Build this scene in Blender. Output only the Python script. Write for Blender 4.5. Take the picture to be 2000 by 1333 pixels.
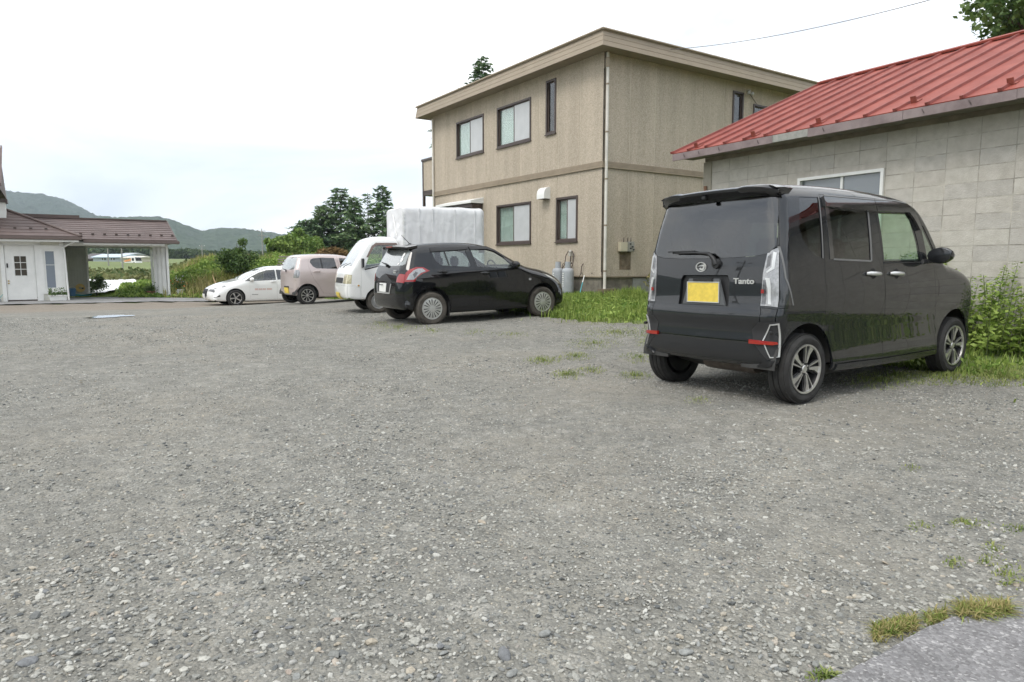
import bpy, bmesh, math, random
import numpy as np
from mathutils import Vector, Matrix
from mathutils.geometry import delaunay_2d_cdt

for o in list(bpy.data.objects): bpy.data.objects.remove(o)
SC = bpy.context.scene
COL = SC.collection
random.seed(7); RNG = np.random.default_rng(7)
PI = math.pi; rad = math.radians

# ------------------------------------------------------------ camera
CAMZ = 1.10; FPX = 1333.0; PITCH = math.atan(150.5/FPX)
cam = bpy.data.cameras.new('camera'); cam.sensor_width = 36; cam.lens = 36*FPX/2000
cam.clip_start = .05; cam.clip_end = 9000
camo = bpy.data.objects.new('camera', cam); COL.objects.link(camo)
camo.location = (0, 0, CAMZ); camo.rotation_euler = (PI/2-PITCH, 0, 0)
SC.camera = camo
SC.render.resolution_x = 1024; SC.render.resolution_y = 682

# ------------------------------------------------------------ world, sun, exposure
SUN_EL, SUN_AZ = 52, 222          # azimuth clockwise from +Y: soft light from the left, behind the camera
w = bpy.data.worlds.new('World'); SC.world = w; w.use_nodes = True
nt = w.node_tree; nt.nodes.clear()
def wn(t, **k):
    n = nt.nodes.new(t)
    for a, b in k.items(): setattr(n, a, b)
    return n
sky = wn('ShaderNodeTexSky', sky_type='NISHITA', sun_disc=False, sun_elevation=rad(SUN_EL), sun_rotation=rad(SUN_AZ), altitude=900, dust_density=2.0)
tc = wn('ShaderNodeTexCoord'); mp = wn('ShaderNodeMapping'); mp.inputs['Scale'].default_value = (1, 1, 2.6)
mp.inputs['Location'].default_value = (.35, 1.1, .2)
n1 = wn('ShaderNodeTexNoise'); n1.inputs['Scale'].default_value = 1.5; n1.inputs['Detail'].default_value = 9; n1.inputs['Roughness'].default_value = .56
n1.inputs['Distortion'].default_value = .7
r1 = wn('ShaderNodeValToRGB'); e = r1.color_ramp.elements
e[0].position = .30; e[0].color = (6.3, 7.0, 8.1, 1); e[1].position = .56; e[1].color = (13.4, 13.35, 13.15, 1)
mid = r1.color_ramp.elements.new(.45); mid.color = (9.7, 10.2, 10.8, 1)
mixs = wn('ShaderNodeMix', data_type='RGBA'); mixs.inputs[0].default_value = .90
bg = wn('ShaderNodeBackground'); bg.inputs['Strength'].default_value = .105
ow = wn('ShaderNodeOutputWorld')
L = nt.links.new
L(tc.outputs['Generated'], mp.inputs['Vector']); L(mp.outputs[0], n1.inputs['Vector']); L(n1.outputs['Fac'], r1.inputs[0])
L(sky.outputs[0], mixs.inputs[6]); L(r1.outputs[0], mixs.inputs[7]); L(mixs.outputs[2], bg.inputs[0]); L(bg.outputs[0], ow.inputs[0])
sl = bpy.data.lights.new('sun', 'SUN'); sl.energy = 1.4; sl.angle = rad(22); sl.color = (1, .96, .9)
so = bpy.data.objects.new('sun', sl); COL.objects.link(so)
_az = rad(SUN_AZ); _el = rad(SUN_EL)
_d = Vector((math.sin(_az)*math.cos(_el), math.cos(_az)*math.cos(_el), math.sin(_el)))
so.rotation_euler = (-_d).to_track_quat('-Z', 'Y').to_euler(); so.location = _d*40
SC.view_settings.view_transform = 'Standard'; SC.view_settings.look = 'None'
SC.view_settings.exposure = 0.52; SC.view_settings.gamma = 1; SC.view_settings.use_curve_mapping = False
SC.render.engine = 'CYCLES'
try:
    SC.cycles.max_bounces = 6; SC.cycles.transparent_max_bounces = 20; SC.cycles.volume_bounces = 0
except Exception: pass

# ------------------------------------------------------------ projection helpers (used to find where things stand on the ground)
_c, _s = math.cos(PITCH), math.sin(PITCH)
def ray(u, v):
    x = (u-1000)/FPX; y = (666.5-v)/FPX
    return np.array([x, _c+y*_s, -_s+y*_c])
def at_y(u, v, Y):
    d = ray(u, v); p = d*(Y/d[1]); return np.array([p[0], p[1], p[2]+CAMZ])

# ------------------------------------------------------------ mesh helpers
def mesh_np(name, V, F=None, mat=None, quads=None, tris=None):
    me = bpy.data.meshes.new(name)
    V = np.asarray(V, np.float32)
    if F is not None:
        me.from_pydata(V.tolist(), [], F)
    else:
        idx = quads if quads is not None else tris
        k = idx.shape[1]; n = len(idx)
        me.vertices.add(len(V)); me.vertices.foreach_set('co', V.ravel())
        me.loops.add(n*k); me.loops.foreach_set('vertex_index', idx.astype(np.int32).ravel())
        me.polygons.add(n); me.polygons.foreach_set('loop_start', np.arange(0, n*k, k, dtype=np.int32))
        me.polygons.foreach_set('loop_total', np.full(n, k, np.int32))
        me.update(calc_edges=True)
    if mat: me.materials.append(mat)
    return me
def tag(o, label=None, cat=None, group=None, kind=None):
    if label: o['label'] = label
    if cat: o['category'] = cat
    if group: o['group'] = group
    if kind: o['kind'] = kind
    return o
def put(name, me, parent=None, loc=None, rz=None):
    o = bpy.data.objects.new(name, me); COL.objects.link(o)
    if parent: o.parent = parent
    if loc is not None: o.location = loc
    if rz is not None: o.rotation_euler = (0, 0, rz)
    return o
def empty(name, loc=(0, 0, 0), rz=0, label=None, cat=None, group=None):
    o = bpy.data.objects.new(name, None); COL.objects.link(o); o.empty_display_size = .1
    o.location = loc; o.rotation_euler = (0, 0, rz)
    return tag(o, label, cat, group)
def copy_tree(o, parent=None):
    c = o.copy(); COL.objects.link(c)
    if parent: c.parent = parent
    for ch in [x for x in bpy.data.objects if x.parent == o]: copy_tree(ch, c)
    return c

class MB:
    """collects solid pieces, then links them as one mesh object"""
    def __init__(s): s.v = []; s.f = []
    def add(s, V, F):
        n = len(s.v); s.v += [tuple(map(float, p)) for p in V]; s.f += [tuple(i+n for i in f) for f in F]; return s
    def box(s, a, b):
        (x0, y0, z0), (x1, y1, z1) = a, b
        return s.add([(x0,y0,z0),(x1,y0,z0),(x1,y1,z0),(x0,y1,z0),(x0,y0,z1),(x1,y0,z1),(x1,y1,z1),(x0,y1,z1)],
                     [(0,3,2,1),(4,5,6,7),(0,1,5,4),(1,2,6,5),(2,3,7,6),(3,0,4,7)])
    def hexa(s, P):   # 8 corners: 4 bottom ccw, 4 top ccw
        return s.add(P, [(0,3,2,1),(4,5,6,7),(0,1,5,4),(1,2,6,5),(2,3,7,6),(3,0,4,7)])
    def prism(s, poly, axis, a, b):
        """2-D polygon extruded along an axis; poly given in the two other axes in order"""
        def m(p, t):
            if axis == 0: return (t, p[0], p[1])
            if axis == 1: return (p[0], t, p[1])
            return (p[0], p[1], t)
        n = len(poly)
        V = [m(p, a) for p in poly]+[m(p, b) for p in poly]
        return s.add(V, [tuple(range(n)), tuple(range(2*n-1, n-1, -1))]+[(i, i+n, (i+1) % n+n, (i+1) % n) for i in range(n)])
    def tube(s, pts, r, n=8, caps=True):
        P = [Vector(p) for p in pts]; R = r if isinstance(r, (list, tuple)) else [r]*len(P)
        V = []; up = None
        for i, p in enumerate(P):
            d = (P[min(i+1, len(P)-1)]-P[max(i-1, 0)]).normalized()
            if up is None:
                up = Vector((0, 0, 1)) if abs(d.z) < .9 else Vector((1, 0, 0))
            a = d.cross(up).normalized(); b = a.cross(d).normalized(); up = b
            for k in range(n):
                t = 2*PI*k/n; V.append(p+(a*math.cos(t)+b*math.sin(t))*R[i])
        F = [(i*n+k, i*n+(k+1) % n, (i+1)*n+(k+1) % n, (i+1)*n+k) for i in range(len(P)-1) for k in range(n)]
        if caps: F += [tuple(range(n-1, -1, -1)), tuple(range((len(P)-1)*n, len(P)*n))]
        return s.add(V, F)
    def lathe(s, prof, n=24, axis='z', c=(0, 0, 0), closed=False, a0=0, a1=2*PI):
        V = []; full = abs(a1-a0-2*PI) < 1e-6; m = n if full else n+1
        for k in range(m):
            t = a0+(a1-a0)*k/n
            for r, h in prof:
                x, y = r*math.cos(t), r*math.sin(t)
                p = (x, y, h) if axis == 'z' else ((x, h, y) if axis == 'y' else (h, x, y))
                V.append((p[0]+c[0], p[1]+c[1], p[2]+c[2]))
        q = len(prof); F = []
        for k in range(n):
            k2 = (k+1) % m
            for j in range(q if closed else q-1):
                j2 = (j+1) % q
                F.append((k*q+j, k2*q+j, k2*q+j2, k*q+j2))
        return s.add(V, F)
    def sph(s, c, r, n=10, m=6, sc=(1, 1, 1)):
        pr = [(max(1e-4, math.sin(PI*i/m))*r, -math.cos(PI*i/m)*r) for i in range(m+1)]
        k = MB().lathe(pr, n)
        return s.add([(c[0]+p[0]*sc[0], c[1]+p[1]*sc[1], c[2]+p[2]*sc[2]) for p in k.v], k.f)
    def build(s, name, mat, parent=None, loc=None, rz=None, smooth=None, bevel=0):
        me = bpy.data.meshes.new(name); me.from_pydata(s.v, [], s.f)
        bm = bmesh.new(); bm.from_mesh(me)
        bmesh.ops.recalc_face_normals(bm, faces=bm.faces)
        if bevel: bmesh.ops.bevel(bm, geom=[e for e in bm.edges if e.is_manifold and e.calc_face_angle(0) > .5], offset=bevel, segments=2, affect='EDGES', clamp_overlap=True)
        bm.to_mesh(me); bm.free()
        if mat: me.materials.append(mat)
        if smooth is not None:
            me.polygons.foreach_set('use_smooth', [True]*len(me.polygons))
            me.set_sharp_from_angle(angle=rad(smooth))
        return put(name, me, parent, loc, rz)

# ------------------------------------------------------------ materials
def mat(name, col, rough=.6, metal=0, spec=.5, var=0, vscale=3, bump=0, bscale=40, coat=0, detail=4, col2=None, obj=False, streak=0, bdist=.01):
    m = bpy.data.materials.new(name); m.use_nodes = True; t = m.node_tree; b = t.nodes['Principled BSDF']
    b.inputs['Base Color'].default_value = (*col, 1); b.inputs['Roughness'].default_value = rough
    b.inputs['Metallic'].default_value = metal; b.inputs['Specular IOR Level'].default_value = spec
    if coat:
        b.inputs['Coat Weight'].default_value = coat; b.inputs['Coat Roughness'].default_value = .02; b.inputs['Coat IOR'].default_value = 1.6
    tcn = t.nodes.new('ShaderNodeTexCoord'); src = tcn.outputs['Object']
    if not obj:
        g = t.nodes.new('ShaderNodeNewGeometry'); src = g.outputs['Position']
    if var or col2 or streak:
        n = t.nodes.new('ShaderNodeTexNoise'); n.inputs['Scale'].default_value = vscale; n.inputs['Detail'].default_value = detail; n.inputs['Roughness'].default_value = .62
        if streak:
            mpn = t.nodes.new('ShaderNodeMapping'); mpn.inputs['Scale'].default_value = (1, 1, streak); t.links.new(src, mpn.inputs[0]); t.links.new(mpn.outputs[0], n.inputs['Vector'])
        else: t.links.new(src, n.inputs['Vector'])
        r = t.nodes.new('ShaderNodeValToRGB'); e = r.color_ramp.elements; e[0].position = .3; e[1].position = .7
        a = col; c2 = col2 or tuple(min(1, x*(1+var)) for x in col)
        if not col2: a = tuple(x*(1-var) for x in col)
        e[0].color = (*a, 1); e[1].color = (*c2, 1)
        t.links.new(n.outputs['Fac'], r.inputs[0]); t.links.new(r.outputs[0], b.inputs['Base Color'])
    if bump:
        n = t.nodes.new('ShaderNodeTexNoise'); n.inputs['Scale'].default_value = bscale; n.inputs['Detail'].default_value = 5; t.links.new(src, n.inputs['Vector'])
        bp = t.nodes.new('ShaderNodeBump'); bp.inputs['Strength'].default_value = bump; bp.inputs['Distance'].default_value = bdist
        t.links.new(n.outputs['Fac'], bp.inputs['Height']); t.links.new(bp.outputs[0], b.inputs['Normal'])
    return m
def glassmat(name, tint, refl=1.0, rough=.0):
    m = bpy.data.materials.new(name); m.use_nodes = True; t = m.node_tree; t.nodes.clear()
    o = t.nodes.new('ShaderNodeOutputMaterial'); mx = t.nodes.new('ShaderNodeMixShader')
    tr = t.nodes.new('ShaderNodeBsdfTransparent'); tr.inputs[0].default_value = (*tint, 1)
    gl = t.nodes.new('ShaderNodeBsdfGlossy'); gl.inputs['Roughness'].default_value = rough; gl.inputs[0].default_value = (refl, refl, refl, 1)
    lw = t.nodes.new('ShaderNodeLayerWeight'); lw.inputs[0].default_value = .5
    pw = t.nodes.new('ShaderNodeMath'); pw.operation = 'POWER'; pw.inputs[1].default_value = 4.5
    fr = t.nodes.new('ShaderNodeMath'); fr.operation = 'MULTIPLY_ADD'; fr.inputs[1].default_value = .89; fr.inputs[2].default_value = .11
    t.links.new(lw.outputs['Facing'], pw.inputs[0]); t.links.new(pw.outputs[0], fr.inputs[0])
    t.links.new(fr.outputs[0], mx.inputs[0]); t.links.new(tr.outputs[0], mx.inputs[1]); t.links.new(gl.outputs[0], mx.inputs[2]); t.links.new(mx.outputs[0], o.inputs[0])
    return m
def leafmat(name, c1, c2, rough=.55, trans=.25, vscale=1.3):
    m = bpy.data.materials.new(name); m.use_nodes = True; t = m.node_tree; b = t.nodes['Principled BSDF']
    g = t.nodes.new('ShaderNodeNewGeometry')
    n = t.nodes.new('ShaderNodeTexNoise'); n.inputs['Scale'].default_value = vscale; n.inputs['Detail'].default_value = 2; t.links.new(g.outputs['Position'], n.inputs['Vector'])
    ad = t.nodes.new('ShaderNodeMath'); ad.operation = 'MULTIPLY_ADD'; ad.inputs[1].default_value = .6; ad.inputs[2].default_value = -.3
    a2 = t.nodes.new('ShaderNodeMath'); a2.operation = 'ADD'
    t.links.new(g.outputs['Random Per Island'], ad.inputs[0]); t.links.new(ad.outputs[0], a2.inputs[0]); t.links.new(n.outputs['Fac'], a2.inputs[1])
    r = t.nodes.new('ShaderNodeValToRGB'); e = r.color_ramp.elements; e[0].position = .25; e[1].position = .75; e[0].color = (*c1, 1); e[1].color = (*c2, 1)
    t.links.new(a2.outputs[0], r.inputs[0]); t.links.new(r.outputs[0], b.inputs['Base Color'])
    b.inputs['Roughness'].default_value = rough; b.inputs['Specular IOR Level'].default_value = .3
    if trans:
        o = t.nodes['Material Output']; tl = t.nodes.new('ShaderNodeBsdfTranslucent'); t.links.new(r.outputs[0], tl.inputs[0])
        mx = t.nodes.new('ShaderNodeMixShader'); mx.inputs[0].default_value = trans
        t.links.new(b.outputs[0], mx.inputs[1]); t.links.new(tl.outputs[0], mx.inputs[2]); t.links.new(mx.outputs[0], o.inputs[0])
    return m

M = {}
M['paint_black'] = mat('paint_black', (.0075, .0078, .009), .5, 0, .0, coat=1)
M['paint_grey'] = mat('paint_grey', (.0125, .0135, .0155), .5, 0, .08, coat=1)
M['paint_white'] = mat('paint_white', (.80, .80, .78), .3, 0, .5, coat=.8)
M['paint_pearl'] = mat('paint_pearl', (.83, .83, .81), .28, 0, .5, coat=1)
M['paint_pink'] = mat('paint_pink', (.56, .475, .455), .32, .35, .5, coat=.9)
M['trim'] = mat('trim', (.018, .018, .019), .5, var=.2)
M['dirty_plastic'] = mat('dirty_plastic', (.035, .034, .032), .6, var=.35, vscale=6)
M['rubber'] = mat('rubber', (.028, .027, .026), .85, var=.4, vscale=14, bump=.2, bscale=120)
M['dirty_rubber'] = mat('dirty_rubber', (.075, .066, .055), .92, var=.35, vscale=9, bump=.2, bscale=120)
M['alloy'] = mat('alloy', (.62, .61, .59), .33, .85, var=.12, vscale=30)
M['hubcap'] = mat('hubcap', (.55, .55, .53), .38, .6, var=.1, vscale=20)
M['dark_alloy'] = mat('dark_alloy', (.03, .03, .032), .4, .5)
M['chrome'] = mat('chrome', (.75, .75, .76), .12, 1)
M['satin'] = mat('satin', (.68, .68, .67), .3, .6)
M['interior'] = mat('interior', (.05, .05, .05), .85, var=.2)
M['seat'] = mat('seat', (.09, .088, .085), .9, var=.2)
M['red_lens'] = mat('red_lens', (.30, .008, .008), .12, coat=1)
M['clear_lens'] = mat('clear_lens', (.34, .34, .345), .15, .3, coat=1, var=.25, vscale=45)
M['lens_dark'] = mat('lens_dark', (.10, .10, .105), .15, .1, coat=1, var=.3, vscale=50)
M['lens_smoke'] = mat('lens_smoke', (.022, .022, .024), .2, coat=1)
M['visor'] = mat('visor', (.035, .034, .034), .12, spec=.6, coat=1)
M['edge_grey'] = mat('edge_grey', (.16, .16, .16), .35)
M['amber'] = mat('amber', (.55, .30, .05), .2, coat=1)
M['headlamp'] = mat('headlamp', (.50, .49, .44), .14, .2, coat=1, var=.3, vscale=25)
M['yellow_lamp'] = mat('yellow_lamp', (.58, .53, .36), .14, .2, coat=1, var=.3, vscale=25)
M['glass_tint'] = glassmat('glass_tint', (.035, .04, .042))
M['glass_mid'] = glassmat('glass_mid', (.40, .44, .42))
M['glass_green'] = glassmat('glass_green', (.72, .86, .74))
M['glass_clear'] = glassmat('glass_clear', (.80, .88, .84))
M['screen_glass'] = mat('screen_glass', (.20, .22, .22), .06, spec=.9, coat=1)
M['screen_dark'] = mat('screen_dark', (.06, .065, .068), .06, spec=.9, coat=1)
M['plate_yellow'] = mat('plate_yellow', (.74, .56, .09), .5, var=.14, vscale=22)
M['plate_white'] = mat('plate_white', (.78, .78, .75), .5, var=.06, vscale=30)
M['ink'] = mat('ink', (.03, .05, .04), .6)
M['white'] = mat('white', (.80, .80, .78), .6, var=.06)
M['black'] = mat('black', (.012, .012, .012), .7)

# ============================================================ TERRAIN
_cp = np.array([(0,0,0),(0,4,0),(-6,4,-.02),(6,3,.02),(1.93,5.96,-.013),(3.98,7.32,.014),(-1.88,13.2,-.009),(.2,14.45,.045),(2.3,17.2,.25),(1.3,15.6,.14),
 (5,9.5,.10),(3.4,12,.14),(-3.32,16.1,0),(-1.6,17,.06),(-6.5,20.8,-.10),(-4.5,22.2,-.03),(-3.3,24.7,.25),(-11.2,27.1,-.52),(-9,28.7,-.5),(-20,28,-.42),(-14.5,30,-.42),
 (-18.5,24.7,-.40),(-10,17,-.2),(-10,10,-.06),(-20,10,-.15),(12,0,.1),(0,-10,0),(-15,-10,-.05),(15,-10,.1),(12,12,.35),(10,22,.4),(-30,20,-.5),(2,30,.3)], float)
def _tps(r2): return .5*r2*np.log(r2+1e-9)
_A = _tps(((_cp[:, None, :2]-_cp[None, :, :2])**2).sum(2))+np.eye(len(_cp))*1.5
_Q = np.c_[np.ones(len(_cp)), _cp[:, :2]]
_K = np.block([[_A, _Q], [_Q.T, np.zeros((3, 3))]])
_wt = np.linalg.solve(_K, np.r_[_cp[:, 2], 0, 0, 0])
def sstep(t): t = np.clip(t, 0, 1); return t*t*(3-2*t)
def gz(x, y):
    x = np.atleast_1d(np.asarray(x, float)); y = np.atleast_1d(np.asarray(y, float)); sh = x.shape; x = x.ravel(); y = y.ravel()
    near = np.empty(len(x))
    for i in range(0, len(x), 20000):
        p = np.stack([x[i:i+20000], y[i:i+20000]], 1)
        near[i:i+20000] = _tps(((p[:, None]-_cp[None, :, :2])**2).sum(2))@_wt[:-3]+_wt[-3]+p@_wt[-2:]
    r = np.hypot(x, y)
    far = np.interp(r, [0, 45, 80, 130, 150, 200, 400, 900, 1500, 4000], [-.45, -.45, -.4, .45, 1.25, 2.1, 4, 10, 16, 20])
    bank = sstep((x/np.maximum(y, 1)+.535)/.10)*sstep((y-30.6)/6.0)*1.42*sstep((160-y)/80)
    bank = bank*(1+.12*np.sin(x*.9+y*.3)*np.cos(y*.5))
    t = sstep((np.hypot(x+5, y-12)-19)/11)
    return (near*(1-t)+far*t+bank).reshape(sh)
def g1(x, y): return float(gz(x, y)[0])
def ground_at(u, v):
    d = ray(u, v); z = 0.
    for _ in range(12):
        k = (z-CAMZ)/d[2]; z = .5*z+.5*g1(d[0]*k, d[1]*k)
    k = (z-CAMZ)/d[2]
    return np.array([d[0]*k, d[1]*k, g1(d[0]*k, d[1]*k)])
def pip(px, py, poly):
    poly = np.asarray(poly, float); x0, y0 = poly[:, 0], poly[:, 1]; x1, y1 = np.roll(x0, -1), np.roll(y0, -1)
    out = np.zeros(len(px), bool)
    for i in range(0, len(px), 20000):
        X = px[i:i+20000, None]; Y = py[i:i+20000, None]
        c = ((y0 > Y) != (y1 > Y)) & (X < (x1-x0)*(Y-y0)/(y1-y0+1e-15)+x0)
        out[i:i+20000] = c.sum(1) % 2 == 1
    return out
def sheet(name, xs, ys, dz, material, keep=None, zf=None):
    X, Y = np.meshgrid(xs, ys); nx, ny = len(xs), len(ys)
    Z = (zf or gz)(X, Y)+dz
    V = np.stack([X.ravel(), Y.ravel(), Z.ravel()], 1)
    i, j = np.meshgrid(np.arange(nx-1), np.arange(ny-1)); a = (j*nx+i).ravel()
    Q = np.stack([a, a+1, a+nx+1, a+nx], 1)
    if keep is not None:
        c = V[Q].mean(1); Q = Q[keep(c[:, 0], c[:, 1])]
        u = np.unique(Q); m = np.full(len(V), -1); m[u] = np.arange(len(u)); V = V[u]; Q = m[Q]
    me = mesh_np(name, V, quads=Q, mat=material); me.polygons.foreach_set('use_smooth', [True]*len(Q))
    return put(name, me)

# grid of the place: buildings and parked cars stand at 34 degrees
GA = rad(34.1)
RD = np.array([math.cos(GA), math.sin(GA)]); LD = np.array([-math.sin(GA), math.cos(GA)])
ASP0 = np.array([-18.5-.28, 24.75+.42])      # a point of the line where the asphalt starts
def asp_st(x, y):
    return (x-ASP0[0])*RD[0]+(y-ASP0[1])*RD[1], (x-ASP0[0])*LD[0]+(y-ASP0[1])*LD[1]

def ground_material():
    m = bpy.data.materials.new('field_soil'); m.use_nodes = True; t = m.node_tree; b = t.nodes['Principled BSDF']; b.inputs['Roughness'].default_value = .95
    g = t.nodes.new('ShaderNodeNewGeometry'); L = t.links.new
    def noise(sc, det=4):
        n = t.nodes.new('ShaderNodeTexNoise'); n.inputs['Scale'].default_value = sc; n.inputs['Detail'].default_value = det; L(g.outputs['Position'], n.inputs['Vector']); return n
    n1 = noise(.035); n2 = noise(1.6)
    r1 = t.nodes.new('ShaderNodeValToRGB'); e = r1.color_ramp.elements
    e[0].position = .38; e[0].color = (.10, .15, .035, 1); e[1].position = .62; e[1].color = (.16, .23, .05, 1)
    r2 = t.nodes.new('ShaderNodeValToRGB'); e = r2.color_ramp.elements; e[0].position = .3; e[0].color = (.075, .10, .03, 1); e[1].position = .7; e[1].color = (.20, .19, .085, 1)
    mx = t.nodes.new('ShaderNodeMix'); mx.data_type = 'RGBA'; mx.inputs[0].default_value = .45
    L(n1.outputs['Fac'], r1.inputs[0]); L(n2.outputs['Fac'], r2.inputs[0]); L(r1.outputs[0], mx.inputs[6]); L(r2.outputs[0], mx.inputs[7]); L(mx.outputs[2], b.inputs['Base Color'])
    return m
M['field'] = ground_material()
def stretch(lo, hi, core_lo, core_hi, st, k=1.16):
    a = list(np.arange(core_lo, core_hi+1e-6, st)); d = st
    x = core_hi
    while x < hi: d *= k; x += d; a.append(x)
    d = st; x = core_lo
    while x > lo: d *= k; x -= d; a.insert(0, x)
    return np.array(a)
GRAV = [(-45,-14),(16,-14),(16,-2),(7.5,3.6),(5.0,6.2),(4.25,7.0),(3.3,9.0),(2.6,11.2),(1.35,12.3),(.65,13.5),(.3,14.7),(-.8,16.6),(-2.2,18.7),(-4.6,21.6),(-6.2,23.4),(-6.6,33.1),(-18.5,25.0),(-45,7)]
def in_grav(x, y): return pip(x, y, GRAV)
g = sheet('ground', stretch(-3600, 3600, -34, 22, .8), stretch(-3600, 3600, -16, 52, .8), -.035, M['field'])
tag(g, kind='structure')

def gravel_material():
    m = bpy.data.materials.new('gravel_bed'); m.use_nodes = True; t = m.node_tree; b = t.nodes['Principled BSDF']; b.inputs['Roughness'].default_value = .93; b.inputs['Specular IOR Level'].default_value = .25
    L = t.links.new; g = t.nodes.new('ShaderNodeNewGeometry'); P = g.outputs['Position']
    def vor(sc, feat='F1'):
        v = t.nodes.new('ShaderNodeTexVoronoi'); v.inputs['Scale'].default_value = sc; v.feature = feat; L(P, v.inputs['Vector']); return v
    def ramp(src, pts):
        r = t.nodes.new('ShaderNodeValToRGB'); e = r.color_ramp.elements
        e[0].position, e[0].color = pts[0][0], (*pts[0][1], 1); e[1].position, e[1].color = pts[-1][0], (*pts[-1][1], 1)
        for p, c in pts[1:-1]: k = e.new(p); k.color = (*c, 1)
        L(src, r.inputs[0]); return r.outputs[0]
    def sep(v):
        s = t.nodes.new('ShaderNodeSeparateColor'); L(v.outputs['Color'], s.inputs[0]); return s.outputs[0]
    def mix(f, a, b2, typ='MIX'):
        x = t.nodes.new('ShaderNodeMix'); x.data_type = 'RGBA'; x.blend_type = typ
        if isinstance(f, float): x.inputs[0].default_value = f
        else: L(f, x.inputs[0])
        L(a, x.inputs[6]); L(b2, x.inputs[7]); return x.outputs[2]
    def noise(sc, det=4, ro=.6):
        n = t.nodes.new('ShaderNodeTexNoise'); n.inputs['Scale'].default_value = sc; n.inputs['Detail'].default_value = det; n.inputs['Roughness'].default_value = ro; L(P, n.inputs['Vector']); return n.outputs['Fac']
    stones = [(0, (.12,.122,.115)), (.25, (.205,.205,.19)), (.6, (.28,.277,.255)), (.80, (.32,.302,.255)), (.93, (.39,.378,.345)), (1, (.50,.49,.46))]
    c1 = ramp(sep(vor(85)), stones); c2 = ramp(sep(vor(33)), stones); c3 = ramp(sep(vor(12)), stones)
    col = mix(ramp(noise(55, 2), [(.48, (0,0,0)), (.56, (1,1,1))]), c1, c2)
    col = mix(.30, col, c3)
    mot = ramp(noise(6.5, 12, .78), [(.36, (.62,.62,.60)), (.64, (1.28,1.27,1.25))]); col = mix(.8, col, mot, 'MULTIPLY')
    dust = ramp(noise(.55, 6, .7), [(.3, (.185,.18,.162)), (.7, (.31,.298,.26))])
    col = mix(.36, col, dust)
    trk = ramp(noise(.9, 7, .75), [(.35, (.5,.5,.5)), (.65, (1,1,1))]); col = mix(.35, col, trk, 'MULTIPLY')
    soil = ramp(noise(.23, 5, .7), [(.47, (0,0,0)), (.70, (1,1,1))])
    sc = t.nodes.new('ShaderNodeMath'); sc.operation = 'MULTIPLY'; sc.inputs[1].default_value = .5; L(soil, sc.inputs[0])
    br = t.nodes.new('ShaderNodeRGB'); br.outputs[0].default_value = (.285, .25, .195, 1)
    col = mix(sc.outputs[0], col, br.outputs[0])
    # brown silt washed down towards the white house
    sx = t.nodes.new('ShaderNodeSeparateXYZ'); L(P, sx.inputs[0])
    md = t.nodes.new('ShaderNodeVectorMath'); md.operation = 'DOT_PRODUCT'; md.inputs[1].default_value = (-.36, .36, 0); L(P, md.inputs[0])
    ma = t.nodes.new('ShaderNodeMath'); ma.operation = 'ADD'; L(md.outputs['Value'], ma.inputs[0])
    nn = t.nodes.new('ShaderNodeMath'); nn.operation = 'MULTIPLY_ADD'; nn.inputs[1].default_value = 3.2; nn.inputs[2].default_value = -13.6; L(noise(.35, 5), nn.inputs[0]); L(nn.outputs[0], ma.inputs[1])
    cl = t.nodes.new('ShaderNodeClamp'); L(ma.outputs[0], cl.inputs[0])
    ms = t.nodes.new('ShaderNodeMath'); ms.operation = 'MULTIPLY'; ms.inputs[1].default_value = .5; L(cl.outputs[0], ms.inputs[0])
    b2 = t.nodes.new('ShaderNodeRGB'); b2.outputs[0].default_value = (.27, .215, .165, 1)
    col = mix(ms.outputs[0], col, b2.outputs[0])
    L(col, b.inputs['Base Color'])
    h = t.nodes.new('ShaderNodeMath'); h.operation = 'ADD'
    L(vor(85).outputs['Distance'], h.inputs[0])
    h2 = t.nodes.new('ShaderNodeMath'); h2.operation = 'MULTIPLY_ADD'; h2.inputs[1].default_value = 1.6; L(vor(33).outputs['Distance'], h2.inputs[0]); L(h.outputs[0], h2.inputs[2])
    bp = t.nodes.new('ShaderNodeBump'); bp.invert = True; bp.inputs['Strength'].default_value = .8; bp.inputs['Distance'].default_value = .012
    L(h2.outputs[0], bp.inputs['Height']); L(bp.outputs[0], b.inputs['Normal'])
    return m
M['gravel'] = gravel_material()
def gzr(x, y): return gz(x, y)+.006*np.sin(x*3.1+y*1.7)*np.sin(y*2.3-x)+.004*np.sin(x*7.3)*np.sin(y*6.1)
gl = sheet('gravel_lot', stretch(-45, 16, -12, 8, .22, 1.05), stretch(-14, 34, -2, 16, .22, 1.05), 0, M['gravel'], in_grav, gzr)
tag(gl, kind='structure')

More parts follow.
